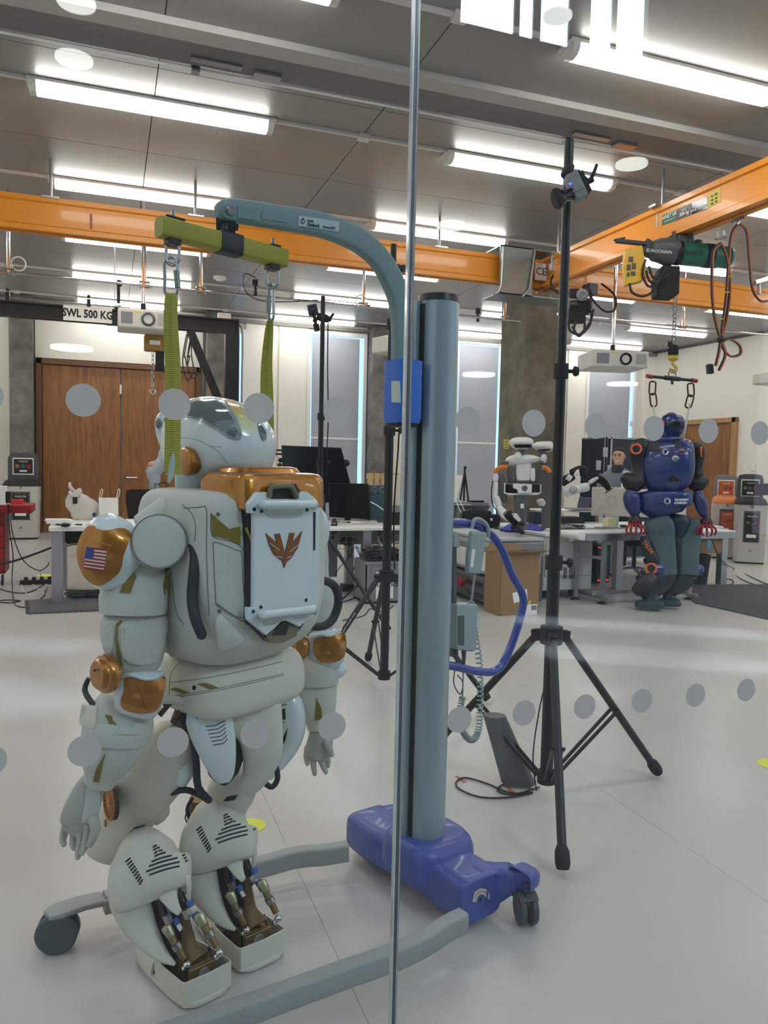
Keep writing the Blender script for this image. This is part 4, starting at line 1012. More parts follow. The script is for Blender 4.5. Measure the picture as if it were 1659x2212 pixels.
# elbow guard with gold plate
eg = MB().limb([(305, 1456, 44, DD(-.32, -.03), .55), (304, 1480, 52, DD(-.32, -.03), .6), (300, 1510, 52, DD(-.32, -.03), .6), (292, 1535, 44, DD(-.32, -.02), .5)], n=28, sup=2.8, roundcap=.2)
ego = obj('elbow_guard', eg, M_shell, val, ang=60); egb = eg.bvh()
obj('guard_lip', MB().limb([(262, 1462, 5, DD(-.33, -.06), 1), (285, 1458, 5, DD(-.33, -.08), 1), (315, 1466, 5, DD(-.32, -.08), 1), (338, 1462, 5, DD(-.30, -.07), 1), (352, 1452, 5, DD(-.28, -.05), 1)], n=10, roundcap=1), M_shell, ego)
gpl = skin(A([(610, 1540), (680, 1525), (760, 1545), (850, 1550), (915, 1515), (920, 1590), (900, 1700), (860, 1780), (780, 1800), (700, 1800), (600, 1765), (582, 1700), (610, 1620)]), egb, .003, 8, smooth_poly=2)
gpo = obj('gold_plate', gpl, M_gold, ego, ang=60)
obj('plate_crease', seam(A([(705, 1575), (740, 1680), (775, 1780)]), gpl.bvh(), .0014, 6), M_gold2, gpo)
# forearm
fa = MB().limb([(265, 1500, 44, DD(-.33, .04, .9), .9), (260, 1540, 68, DD(-.33, .05, .9), .85), (252, 1580, 72, DD(-.33, .06, .9), .8), (238, 1625, 62, DD(-.33, .07, .9), .8), (224, 1665, 42, DD(-.33, .09, .8), .8), (214, 1690, 32, DD(-.33, .10, .8), .85)], n=30, sup=2.4)
fo = obj('forearm', fa, M_fab, val, ang=60); fab = fa.bvh()
T3 = lambda L: [(100 + a / 2.86, 1380 + b / 2.86) for a, b in L]
obj('olive_stripe', skin(T3([(362, 468), (405, 475), (412, 510), (435, 530), (428, 615), (385, 605), (400, 545), (380, 500)]), fab, .001, 7), M_olive, fo, smooth=False)
obj('olive_stripe', skin(T3([(365, 705), (345, 790), (325, 885), (290, 878), (310, 800)]), fab, .001, 7), M_olive, fo, smooth=False)
obj('forearm_cuff', MB().limb([(258, 1540, 66, DD(-.33, .05, .9), .9), (256, 1565, 74, DD(-.33, .055, .9), .88), (252, 1590, 71, DD(-.33, .06, .9), .86)], n=30, sup=2.5, cap=False), M_fab, fo, ang=60)
obj('raised_panel', skin(T3([(455, 515), (585, 520), (570, 590), (440, 585)]), MB().limb([(258, 1540, 66, DD(-.33, .05, .9), .9), (256, 1565, 74, DD(-.33, .055, .9), .88), (252, 1590, 71, DD(-.33, .06, .9), .86)], n=30, sup=2.5, cap=False).bvh(), .003, 7), M_fab, fo, ang=60)
obj('strap_pad', skin(T3([(235, 400), (320, 420), (315, 520), (300, 560), (215, 530)]), fab, .005, 8), M_fab2, fo, ang=60)
# hand with five fingers
hn = MB().limb([(212, 1682, 27, DD(-.33, .11, .75), .8), (194, 1705, 32, DD(-.33, .12, .75), .7), (176, 1750, 38, DD(-.33, .13, .7), .6), (168, 1780, 38, DD(-.33, .14, .7), .5), (160, 1795, 30, DD(-.33, .14, .7), .45)], n=24, sup=2.4, roundcap=.3)
ho = obj('hand', hn, mat('glove_grey', srgb(176, 176, 166), .8, var=.04, bump=.3, bscale=250), val, ang=60)
obj('hand_back_plate', skin(T3([(255, 900), (330, 925), (325, 1060), (290, 1140), (215, 1130)]), hn.bvh(), .003, 8), M_fab, ho, ang=60)
Dh = DD(-.33, .14, .65)
for nm, L in (('thumb', [(202, 1770, 12, Dh - .03, .9), (206, 1790, 11, Dh - .035, .9), (200, 1812, 9, Dh - .035, .9), (193, 1826, 7, Dh - .03, .9)]),
              ('finger', [(146, 1775, 10, Dh + .02, .9), (140, 1795, 9, Dh + .025, .9), (136, 1812, 7.5, Dh + .02, .9), (138, 1824, 6, Dh + .015, .9)]),
              ('finger', [(162, 1788, 10, Dh + .005, .9), (160, 1806, 9, Dh + .01, .9), (158, 1822, 8, Dh + .005, .9), (160, 1832, 6, Dh, .9)]),
              ('finger', [(174, 1790, 10, Dh - .01, .9), (174, 1815, 9, Dh - .01, .9), (170, 1838, 8, Dh - .015, .9), (168, 1852, 6, Dh - .02, .9)]),
              ('finger', [(190, 1785, 10, Dh - .02, .9), (188, 1808, 9, Dh - .02, .9), (182, 1828, 8, Dh - .025, .9), (177, 1843, 6, Dh - .03, .9)])):
    obj(nm, MB().limb(L, n=12, roundcap=.9), mat('glove_grey', (0, 0, 0)), ho)

# ---- right arm, mostly hidden behind the torso
e_ = .30
obj('shoulder_drum', MB().limb([(672, 1100, 20, DD(.3, 0, 1.2), 1), (684, 1130, 26, DD(.3, 0, 1.2), 1), (686, 1165, 24, DD(.3, 0, 1.2), 1), (680, 1190, 14, DD(.3, 0, 1.2), 1)], roundcap=.3), M_shell, val)
ru_ = MB().limb([(690, 1165, 16, DD(.3, .0, 1.1), 1), (692, 1205, 18, DD(.3, .0, 1.1), 1), (695, 1240, 15, DD(.3, .0, 1.1), 1), (690, 1262, 30, DD(.3, 0, 1), .9), (690, 1300, 36, DD(.3, 0, 1), .9), (688, 1345, 32, DD(.3, 0, 1), .9), (684, 1378, 22, DD(.3, 0, 1), .9)], n=26)
uo2 = obj('upper_arm', ru_, M_fab, val, ang=60)
obj('olive_patch', skin([(693, 1140), (698, 1150), (700, 1175), (692, 1170)], ru_.bvh(), .001, 6) or MB().ball(P(700, 1160, DD(.28, 0)), .003), M_olive, uo2)
ec3 = P(640, 1398, DD(.27, -.05, .95))
obj('elbow_motor', MB().lathe([(.022, -.05), (.030, -.02), (.040, -.018), (.041, -.004), (.036, .004), (.028, .014), (.001, .016)], ec3, (-RT * .8 - FW * .6).normalized(), 30), M_gold, val, ang=40)
eg2 = MB().limb([(702, 1366, 34, DD(.31, -.05), .6), (704, 1390, 42, DD(.31, -.05), .6), (704, 1415, 41, DD(.31, -.05), .6), (700, 1432, 34, DD(.31, -.04), .5)], n=26, sup=2.8, roundcap=.2)
go2 = obj('elbow_guard', eg2, M_shell, val, ang=60)
obj('guard_lip', MB().limb([(668, 1378, 4, DD(.3, -.1), 1), (690, 1370, 4, DD(.3, -.1), 1), (715, 1372, 4, DD(.31, -.1), 1), (735, 1360, 4, DD(.33, -.08), 1)], n=10, roundcap=1), M_shell, go2)
gq = skin([(680, 1380), (700, 1374), (725, 1374), (742, 1364), (746, 1390), (742, 1418), (722, 1430), (695, 1430), (680, 1416), (676, 1398)], eg2.bvh(), .003, 8, smooth_poly=2)
gq2 = obj('gold_plate', gq, M_gold, go2, ang=60)
obj('plate_crease', seam([(700, 1385), (712, 1400), (722, 1420)], gq.bvh(), .0014, 6), M_gold2, gq2)
obj('elbow_cable', MB().limb([(655, 1405, 6, DD(.29, -.05), 1), (662, 1428, 6, DD(.29, -.05), 1), (680, 1440, 6, DD(.3, -.05), 1), (694, 1442, 5, DD(.3, -.05), 1)], n=10, roundcap=1), M_hose, val)
rf = MB().limb([(668, 1405, 40, DD(.3, 0, .95), .8), (672, 1440, 56, DD(.3, 0, .95), .8), (676, 1470, 54, DD(.3, 0, .9), .8), (682, 1510, 46, DD(.3, 0, .9), .8), (690, 1550, 34, DD(.3, .02, .85), .8), (692, 1575, 28, DD(.3, .02, .85), .8)], n=28, sup=2.4)
rfo = obj('forearm', rf, M_fab2, val, ang=60)
obj('forearm_cuff', MB().limb([(674, 1440, 54, DD(.3, -.0, .95), .86), (676, 1458, 57, DD(.3, -.0, .95), .86), (676, 1475, 55, DD(.3, -.0, .95), .86)], n=28, sup=2.4, cap=False), M_fab, rfo, ang=60)
obj('olive_stripe', skin([(684, 1508), (694, 1530), (696, 1552), (680, 1556), (682, 1530)], rf.bvh(), .001, 6), M_olive, rfo, smooth=False)
obj('wrist_knob', MB().limb([(712, 1455, 12, DD(.33, -.04), 1), (730, 1450, 15, DD(.33, -.04), 1), (742, 1444, 10, DD(.34, -.04), 1)], roundcap=.5), M_shell, rfo)
rh = MB().limb([(692, 1572, 22, DD(.3, .02, .8), .7), (692, 1595, 27, DD(.3, .02, .8), .6), (688, 1620, 29, DD(.3, .03, .8), .5), (684, 1636, 24, DD(.3, .03, .8), .5)], n=20, roundcap=.3)
rho = obj('hand', rh, mat('glove_grey', (0, 0, 0)), val, ang=60); Dr = DD(.3, .03, .78)
for nm, L in (('thumb', [(705, 1605, 8, Dr - .03, .9), (712, 1618, 7, Dr - .03, .9), (716, 1630, 6, Dr - .03, .9)]),
              ('finger', [(664, 1615, 7, Dr, .9), (662, 1635, 6.5, Dr, .9), (664, 1650, 5, Dr, .9)]),
              ('finger', [(676, 1632, 7.5, Dr, .9), (677, 1652, 6.5, Dr, .9), (680, 1672, 5, Dr, .9)]),
              ('finger', [(690, 1632, 7.5, Dr, .9), (696, 1650, 6.5, Dr, .9), (704, 1668, 5, Dr, .9)]),
              ('finger', [(700, 1622, 7.5, Dr + .01, .9), (708, 1640, 6, Dr + .01, .9), (708, 1655, 5, Dr + .01, .9)])):
    obj(nm, MB().limb(L, n=10, roundcap=.9), mat('glove_grey', (0, 0, 0)), rho)

# ---- pelvis
pm = MB().hull([(.755, -.0, -.03, .165, .135, 4.5), (.78, .0, -.03, .182, .147, 4.5), (.83, .0, -.03, .183, .147, 4.5), (.875, .0, -.03, .172, .138, 4), (.893, .0, -.03, .15, .12, 3), (.90, 0, -.03, .1, .08, 3)], RO, RR_, RF, 40, 3)
pel = obj('pelvis', pm, M_fab2, val, ang=60); pb = pm.bvh()
obj('waist', MB().hull([(.88, -.02, -.03, .09, .09, 2.5), (.93, -.02, -.03, .09, .09, 2.5)], RO, RR_, RF, 24, 1), M_dark, val)
for L in ([(765, 310), (800, 300), (885, 330), (850, 340)], [(932, 278), (985, 272), (1070, 303), (1010, 312)]):
    s_ = skin(T3(L), pb, .001, 6)
    if s_: obj('olive_patch', s_, M_olive, pel, smooth=False)
obj('stitching', merge(*[seam(T3(L), pb, .001, 8, sub=3) for L in ([(765, 270), (1000, 240), (1250, 190), (1460, 140)], [(775, 352), (1000, 318), (1250, 265), (1465, 215)], [(770, 365), (1000, 330), (1250, 278), (1465, 225)], [(760, 350), (765, 230), (800, 170), (870, 105)])]), M_seam, pel)
h = pb.ray_cast(CP, ray(*T3([(915, 302)])[0]).normalized())
if h[0]: obj('eyelet', MB().lathe([(.006, 0), (.006, .002), (.004, .002), (.004, .0)], h[0], h[1], 16), M_dark, pel)
# rear apron running down between the legs
ap = MB().limb([(515, 1496, 98, DD(0, -.1, .75), .45), (540, 1530, 74, DD(.02, -.13, .72), .45), (562, 1580, 50, DD(.03, -.14, .68), .45), (566, 1630, 42, DD(.03, -.12, .62), .45), (552, 1675, 30, DD(.02, -.08, .58), .5), (530, 1705, 20, DD(.0, -.03, .55), .6)], n=30, sup=2.6, roundcap=.3)
obj('rear_apron', ap, M_fab2, val, ang=60)
# left hip motor cover with cooling slots
hcv = MB().limb([(452, 1532, 40, DD(-.1, -.08, .7), .7), (452, 1550, 50, DD(-.1, -.1, .7), .7), (462, 1590, 46, DD(-.1, -.1, .66), .7), (474, 1635, 36, DD(-.09, -.09, .62), .7), (482, 1672, 24, DD(-.08, -.08, .6), .7), (484, 1688, 14, DD(-.08, -.08, .58), .7)], n=28, sup=2.8, roundcap=.2)
hco = obj('hip_cover', hcv, M_shell, val, ang=60); hcb = hcv.bvh()
for k in range(6):
    L = [(985 + 9 * k, 542 + 23 * k), (1050 + 9 * k, 535 + 22 * k), (1085 + 6 * k, 515 + 22 * k), (1105 + 2 * k, 505 + 22 * k)]
    s_ = seam(T3(L), hcb, .0013, 5)
    if s_.v: obj('cooling_slot', s_, M_dark, hco)
for p in ((920, 490), (965, 422)):
    h = hcb.ray_cast(CP, ray(*T3([p])[0]).normalized())
    if h[0]: obj('screw', MB().lathe([(.005, 0), (.005, .001), (.001, .001)], h[0], h[1], 12), M_dark, hco)
# dark hip mechanism around it
obj('hip_joint', MB().limb([(380, 1530, 30, DD(-.12, .02, .7), .8), (420, 1545, 44, DD(-.1, .02, .7), .8), (470, 1570, 50, DD(-.05, .02, .66), .8), (490, 1640, 36, DD(-.05, .0, .62), .8), (470, 1680, 26, DD(-.05, .0, .6), .8)], n=20), M_dark, val)
hj = MB()
for a, b, c_ in (((352, 1520), (392, 1512), 6), ((345, 1545), (372, 1512), 7), ((372, 1560), (400, 1520), 6), ((385, 1556), (396, 1585), 8)): hj.bar(P(*a, DD(-.14, -.05, .72)), P(*b, DD(-.14, -.05, .72)), .012, c_ * .002)
obj('hip_linkage', hj, mat('bronze_link', srgb(96, 76, 56), .4, metal=.6), val, bevel=.002)
obj('hip_bracket', MB().limb([(356, 1511, 10, DD(-.17, -.08, .75), 1), (385, 1512, 9, DD(-.15, -.1, .75), 1), (420, 1520, 7, DD(-.12, -.12, .75), 1)], n=12, roundcap=1), M_fab2, val)
# right hip: rounded white side cover with a vent, seen past the apron
rc = MB().limb([(608, 1490, 20, DD(.2, -.02, .7), .8), (620, 1520, 34, DD(.2, -.02, .7), .8), (622, 1560, 38, DD(.2, -.02, .68), .8), (612, 1600, 36, DD(.2, 0, .64), .8), (592, 1640, 28, DD(.18, 0, .6), .8), (570, 1670, 22, DD(.16, 0, .58), .8)], n=26, sup=2.4, roundcap=.3)
rco = obj('hip_cover', rc, M_shell, val, ang=60); rcb = rc.bvh()
vs_ = skin(T3([(1432, 440), (1475, 430), (1480, 495), (1428, 510)]), rcb, .0012, 5)
if vs_: obj('vent_opening', vs_, M_dark, rco, smooth=False)
for L in ([(1435, 415), (1485, 403)], [(1425, 527), (1475, 515)]):
    s_ = seam(T3(L), rcb, .0015, 5)
    if s_.v: obj('cooling_slot', s_, M_dark, rco)
sk_ = skin(T3([(1492, 550), (1480, 620), (1450, 680), (1425, 700), (1440, 660), (1462, 610)]), rcb, .001, 6)
if sk_: obj('slit', sk_, M_dark, rco, smooth=False)
obj('hip_ring', MB().limb([(636, 1500, 8, DD(.23, -.04, .7), 1), (652, 1535, 7, DD(.23, -.04, .7), 1), (652, 1580, 7, DD(.23, -.03, .66), 1), (636, 1620, 7, DD(.22, -.02, .62), 1), (608, 1655, 7, DD(.2, -.02, .6), 1)], n=12, roundcap=1), M_fab2, val)
obj('hose', MB().limb([(560, 1665, 5, DD(.15, -.1, .6), 1), (572, 1690, 6, DD(.16, -.12, .6), 1), (588, 1700, 6, DD(.17, -.12, .6), 1), (600, 1680, 6, DD(.18, -.12, .6), 1), (594, 1650, 6, DD(.17, -.1, .6), 1), (588, 1632, 5, DD(.17, -.08, .6), 1)], n=10, roundcap=1), M_hose, val)
obj('hose', MB().limb([(418, 1600, 7, DD(-.1, -.05, .65), 1), (424, 1650, 8, DD(-.08, -.08, .62), 1), (428, 1700, 8, DD(-.06, -.09, .58), 1), (452, 1728, 7, DD(-.04, -.09, .55), 1)], n=10, roundcap=1), M_hose, val)
obj('hose', MB().limb([(372, 1712, 7, DD(-.1, .02, .58), 1), (400, 1706, 7, DD(-.08, -.02, .57), 1), (430, 1716, 7, DD(-.05, -.05, .56), 1), (450, 1730, 6, DD(-.03, -.07, .55), 1)], n=10, roundcap=1), M_hose, val)

# ---- legs. L maps left-leg pixels onto a leg
def thigh_left():
    tmn = MB().limb([(395, 1585, 36, DD(-.13, .02, .65), .8), (370, 1612, 62, DD(-.13, .05, .64), .75), (345, 1655, 70, DD(-.13, .1, .6), .7), (310, 1705, 66, DD(-.13, .15, .56), .65), (272, 1765, 58, DD(-.13, .2, .5), .6), (238, 1815, 48, DD(-.13, .24, .45), .6), (222, 1845, 38, DD(-.13, .25, .42), .6)], n=30, sup=2.5, roundcap=.35)
    return tmn
tl = thigh_left(); th = obj('thigh', tl, M_fab2, val, ang=60); tlb = tl.bvh()
_h = tlb.ray_cast(CP, ray(248, 1733).normalized())[0]; vx = P(237, 1733, DEP(_h) - .03); va = (-RT * .80 - FW * .58).normalized()
vn = obj('thigh_vent', MB().lathe([(.049, -.012), (.049, .003), (.046, .003), (.046, .0), (.001, -.002)], vx, va, 36), mat('vent_dark', srgb(50, 36, 22), .6), val)
for k in range(28):
    t = 2 * pi * k / 28; u_ = va.orthogonal().normalized(); w_ = va.cross(u_); d_ = u_ * cos(t) + w_ * sin(t)
    obj('vent_fin', MB().bar(vx + d_ * .014 + va * .001, vx + d_ * .047 + va * .001, .0032, .003, up=va), mat('orange_gold', srgb(176, 112, 44), .4, metal=.3), vn, smooth=False)
obj('vent_rim', MB().torus(vx + va * .003, va, .0475, .003, 36, 8), mat('orange_gold', (0, 0, 0)), vn)
obj('vent_hub', MB().lathe([(.016, 0), (.015, .004), (.001, .005)], vx, va, 20), mat('orange_gold', (0, 0, 0)), vn)
obj('vent_tab', MB().ball(P(256, 1746, DD(-.19, .17, .5)), (.006, .006, .004)).ball(P(228, 1778, DD(-.19, .19, .47)), (.004, .004, .012)), mat('orange_gold', (0, 0, 0)), vn)
s_ = skin(T3([(515, 1195), (545, 1165), (610, 1148), (590, 1175), (540, 1200)]), tlb, .001, 6)
if s_: obj('slot', s_, M_dark, th, smooth=False)
obj('inner_cover', MB().limb([(395, 1640, 18, DD(-.1, -.02, .6), .8), (400, 1665, 20, DD(-.1, -.02, .6), .8), (392, 1690, 14, DD(-.1, .0, .58), .8)], roundcap=.5), M_shell, th)
obj('knee_bump', MB().limb([(352, 1735, 12, DD(-.1, .1, .5), .8), (350, 1755, 16, DD(-.1, .12, .5), .8), (335, 1772, 12, DD(-.1, .14, .5), .8)], roundcap=.5), M_fab2, th)
obj('knee_joint', MB().limb([(290, 1808, 16, DD(-.13, .22, .42), 1), (280, 1830, 20, DD(-.13, .22, .42), 1), (268, 1850, 16, DD(-.13, .22, .4), 1)], n=16), M_bronze, val)
# right thigh, between the legs
tr_ = MB().limb([(520, 1672, 30, DD(.1, .0, .6), .8), (505, 1700, 50, DD(.12, .03, .58), .8), (492, 1725, 48, DD(.12, .06, .55), .8), (478, 1752, 36, DD(.12, .09, .52), .8)], n=26, sup=2.5, roundcap=.3)
obj('thigh', tr_, M_fab2, val, ang=60)
s_ = skin(T3([(1095, 1000), (1115, 975), (1185, 962), (1165, 992), (1115, 1002)]), tr_.bvh(), .001, 6)
if s_: obj('slot', s_, M_dark, val, smooth=False)
obj('thigh_flank', MB().limb([(535, 1690, 18, DD(.16, -.02, .58), .9), (520, 1725, 22, DD(.15, .02, .54), .9), (508, 1762, 20, DD(.14, .06, .5), .9)], n=20, roundcap=.4), M_fab2, val)
obj('knee_joint', MB().limb([(430, 1722, 20, DD(.08, .12, .5), .9), (430, 1745, 24, DD(.08, .14, .5), .9), (422, 1775, 18, DD(.08, .15, .46), .9), (412, 1800, 12, DD(.08, .15, .44), .9)], n=16), M_bronze, val)
obj('knee_beam', MB().limb([(450, 1758, 10, DD(.1, .1, .5), 1), (480, 1756, 9, DD(.12, .08, .5), 1), (500, 1756, 8, DD(.14, .06, .5), 1)], n=10), M_bronze, val)
kc = MB().limb([(415, 1725, 4, DD(.06, .1, .5), 1), (404, 1748, 4, DD(.06, .1, .48), 1), (412, 1770, 4, DD(.06, .1, .46), 1), (420, 1752, 4, DD(.06, .1, .46), 1)], n=8, roundcap=1)
kc.limb([(408, 1750, 1.5, DD(.06, .1, .46), 1), (400, 1765, 1.5, DD(.06, .1, .46), 1), (408, 1782, 1.5, DD(.06, .1, .46), 1), (416, 1768, 1.5, DD(.06, .1, .46), 1)], n=6)
obj('knee_cable', kc, M_hose, val)

Z4 = lambda L: [(200 + p[0] / 3.456, 1680 + p[1] / 3.456) for p in L]
def lower_leg(T, x0, dS, foot):
    """T: pixel map, x0: lateral place of the leg, dS: depth scale"""
    D_ = lambda dy, z: DD(x0, dy, z)
    def LM(secs, **k):
        return MB().limb([(*T(a, b), c * dS, D_(y, z), r) for a, b, c, y, z, r in secs], **k)
    # knee dome
    dm_ = LM([(347, 1810, 38, .07, .42, .7), (334, 1832, 70, .06, .4, .65), (330, 1862, 82, .03, .36, .6), (325, 1890, 87, .0, .33, .55), (323, 1915, 84, -.01, .31, .5), (326, 1930, 76, -.01, .3, .45)], n=40, sup=3.0, roundcap=.12)
    shin = obj('knee_dome', dm_, M_fab2, val, ang=60); db = dm_.bvh()
    g_ = []
    for k in range(9): g_.append([(245 + 13 * k, 630 + 21 * k), (285 + 11 * k, 598 + 20 * k)])
    for i, (a, b, yy) in enumerate([(450, 480, 510), (452, 500, 530), (458, 520, 552), (462, 545, 573), (440, 590, 607), (420, 635, 636), (400, 650, 672), (422, 648, 700)]):
        g_.append([(a, yy + 8 + (b - a) * .08), ((a + b) / 2, yy - (b - a) * .06), (b, yy - (b - a) * .18)])
    for k in range(8): g_.append([(608 + 12 * k, 478 + 21 * k), (632 + 11 * k, 468 + 21 * k)])
    for L in g_:
        s_ = seam([T(*p) for p in Z4(L)], db, .0025, 5, sub=3 if len(L) > 2 else 1, n=6)
        if s_.v: obj('vent_slot', s_, M_dark, shin)
    # long side plate down to the ankle
    sp2 = LM([(274, 1880, 34, .02, .34, .8), (275, 1912, 41, -.01, .3, .8), (284, 1955, 41, -.03, .26, .7), (303, 1998, 33, -.04, .2, .7), (328, 2037, 23, -.07, .16, .7), (354, 2066, 13, -.09, .12, .7), (378, 2083, 4, -.11, .1, .7)], n=24, sup=2.6, roundcap=.3)
    obj('shin_guard', sp2, M_fab2, val, ang=60)
    obj('centre_prong', LM([(362, 1925, 24, -.03, .3, .5), (368, 1942, 17, -.05, .27, .5), (378, 1960, 11, -.07, .24, .5), (388, 1972, 7, -.08, .22, .5)], n=20, sup=3, roundcap=.3), M_fab2, shin, ang=60)
    obj('guard_edge', LM([(404, 1895, 8, -.02, .33, 1), (408, 1915, 6, -.03, .3, 1), (407, 1945, 3, -.03, .27, 1)], n=12, roundcap=.6), M_fab2, shin)
    # dark interior and mechanism
    obj('shin_core', LM([(345, 1930, 44, .06, .3, .4), (362, 1975, 42, .03, .25, .4), (385, 2030, 34, .0, .18, .4), (410, 2085, 28, -.03, .12, .5)], n=16, sup=3), M_dark, val)
    obj('shin_strut', LM([(393, 1965, 10, -.03, .24, .6), (400, 2000, 10, -.04, .2, .6), (408, 2040, 16, -.05, .15, .6), (424, 2075, 30, -.08, .11, .6)], n=12, sup=4), M_bronze, val)
    for s1, (qx, qy) in enumerate(((0, 0), (42, -12))):
        M1 = LM([(345 + qx, 1940 + qy, 10, -.02, .28, 1), (358 + qx, 1978 + qy, 11, -.04, .24, 1)], n=14, sub=1)
        ac = obj('actuator_cylinder', M1, mat('dark_steel', srgb(62, 60, 58), .25, metal=.8), val)
        obj('blue_clamp', LM([(366 + qx, 1958 + qy, 8, -.06, .26, 1), (372 + qx, 1970 + qy, 8, -.07, .25, 1)], n=10, sub=1), M_bluecl, ac)
        obj('blue_clamp', LM([(378 + qx, 1985 + qy, 8, -.06, .22, 1), (384 + qx, 1996 + qy, 8, -.07, .21, 1)], n=10, sub=1), M_bluecl, ac)
        obj('silver_block', LM([(358 + qx, 1976 + qy, 9, -.08, .24, 1), (366 + qx, 1994 + qy, 9, -.08, .23, 1)], n=4, sub=1), M_steel, ac)
        obj('piston_rod', LM([(384 + qx, 1998 + qy, 6, -.06, .21, 1), (392 + qx, 2010 + qy, 6, -.07, .2, 1)], n=12, sub=1), M_chrome, ac)
    for (ax_, ay__) in ((0, 0), (70, -26)):
        rd = obj('ankle_rod', LM([(366 + ax_, 2012 + ay__, 10, -.09, .19, .6), (374 + ax_, 2032 + ay__, 8, -.1, .16, .8), (382 + ax_, 2044 + ay__, 8, -.11, .14, 1), (398 + ax_, 2072 + ay__, 7, -.12, .11, 1)], n=12, sub=1), M_bronze, val)
        obj('rod_collar', LM([(378 + ax_, 2038 + ay__, 10.5, -.11, .15, 1), (385 + ax_, 2048 + ay__, 10.5, -.11, .14, 1)], n=14, sub=1), M_steel, rd)
        obj('rod_clevis', LM([(360 + ax_, 2004 + ay__, 12, -.09, .19, .5), (370 + ax_, 2022 + ay__, 9, -.1, .17, .6)], n=14, sub=1, roundcap=.6), mat('pale_steel', srgb(160, 156, 130), .35, metal=.7), rd)
        obj('ball_end', MB().ball(P(*T(404 + ax_, 2084 + ay__), D_(-.13, .1)), .0105), M_chrome, rd)
        obj('ball_end', MB().ball(P(*T(398 + ax_, 2092 + ay__), D_(-.13, .1)), .008), M_chrome, rd)
    # foot: open heel shell in painted white, toe cap
    A_, B_, Ct = [FL(*p) for p in foot]
    e1 = (B_ - A_); wd = e1.length; e1.normalize(); e2 = (Ct - A_); e2 -= e1 * e2.dot(e1) * .4; ln = e2.length + .05; e2.normalize()
    g = lambda u, v, z: A_ + e1 * (u * wd) + e2 * (v * ln) + ZU * z
    Z0 = .012
    def wall(pts, h0, th=.005):
        m_ = MB()
        outer = [g(u, v, 0) for u, v in pts]; cen = g(.5, .45, 0); r_ = []
        for i, p in enumerate(outer):
            ins = (cen - p).normalized() * th; z1 = h0[i]
            r_.append([p + ZU * Z0, p + ZU * z1, p + ins + ZU * z1, p + ins + ZU * Z0])
        return m_.loft(r_)
    up_ = [(.12, .62), (.03, .5), (.0, .3), (-.0, .03), (.03, .0), (.5, -.015), (.97, .0), (1.0, .03), (1.0, .3), (.97, .5), (.88, .62)]
    hts = [.062, .064, .070, .078, .079, .079, .079, .078, .070, .064, .062]
    ft = obj('foot_shell', wall(up_, hts), M_fab2, val, ang=50)
    sole = MB(); ring = lambda z, s: [g(.5 + .52 * s * spow(cos(2 * pi * k / 40), 2 / 4.5), .47 + .5 * s * spow(sin(2 * pi * k / 40), 2 / (4.5 if sin(2 * pi * k / 40) < 0 else 2.4)), z) for k in range(40)]
    sole.loft([ring(0.001, .93), ring(.006, 1.0), ring(.014, 1.01), ring(.018, 1.0)])
    obj('sole', sole, M_fab2, ft, ang=50)
    toe = MB(); tr2 = lambda v, s, z1: [g(.5 + .5 * s * spow(cos(pi * k / 16), .7), v, .012 + (z1 - .012) * spow(sin(pi * k / 16), .55)) for k in range(17)]
    toe.loft([tr2(.55, 1, .066), tr2(.62, 1, .066), tr2(.75, .98, .062), tr2(.87, .9, .053), tr2(.94, .75, .042), tr2(.98, .5, .03), tr2(.995, .2, .02)])
    obj('toe_cap', toe, M_fab2, ft, ang=60)
    c0_ = g(.55, .22, .06)
    an = obj('ankle_block', MB().box(g(.5, .3, .055), (wd * .5, ln * .32, .055), ax=(e1, e2, ZU)).box(g(.5, .10, .062), (wd * .56, .012, .05), ax=(e1, e2, ZU)), M_bronze, ft, bevel=.003)
    obj('ankle_disc', MB().lathe([(.016, 0), (.016, .004), (.011, .004), (.011, .002), (.001, .002)], g(.5, .10, .064) - e2 * .006, -e2, 24), M_greymid, an)
    obj('foot_wiring', MB().tube([g(.2, .4, .03), g(.15, .25, .09), g(.25, .2, .11), g(.22, .14, .04)], .002, 6, sub=4).tube([g(.8, .4, .03), g(.82, .25, .08), g(.78, .2, .1), g(.8, .14, .04)], .002, 6, sub=4), M_black, an)
    obj('foot_floor', MB().box(g(.5, .35, .02), (wd * .9, ln * .62, .01), ax=(e1, e2, ZU)), M_dark, ft)
lower_leg(lambda x, y: (x, y), -.14, 1.0, ((397, 2190), (502, 2137), (285, 2087)))
lower_leg(lambda x, y: (437 + (x - 284) * .95 - (y - 1854) * .08, 1786 + (y - 1854) * .97), .05, .95, ((517, 2111), (618, 2064), (420, 2008)))
# ================================================================ cranes, hoists, pipes
def prof_beam(p0, p1, w, h, name, m, parent):
    """hollow crane rail: box web with lipped top and wider bottom flange"""
    p0 = V(p0); p1 = V(p1); t = (p1 - p0).normalized(); e = ZU.cross(t).normalized()
    pf = [(-.5, 1), (.5, 1), (.5, .86), (.36, .82), (.36, .2), (.62, .14), (.62, 0), (.2, 0), (.2, .04), (-.2, .04), (-.2, 0), (-.62, 0), (-.62, .14), (-.36, .2), (-.36, .82), (-.5, .86)]
    return obj(name, MB().loft([[p + e * (a * w) + ZU * (b * h) for a, b in pf] for p in (p0, p1)]), m, parent, ang=20)
CX = 5.0
bm1 = thing('crane_beam', 'long yellow crane rail crossing the whole room from left to right', 'crane beam', (4, 8.25, 3.58), 'yellow crane rails')
prof_beam((LX + .1, 8.27, 3.58), (RX_ - .1, 8.27, 3.58), .13, .33, 'rail', M_yellow, bm1)
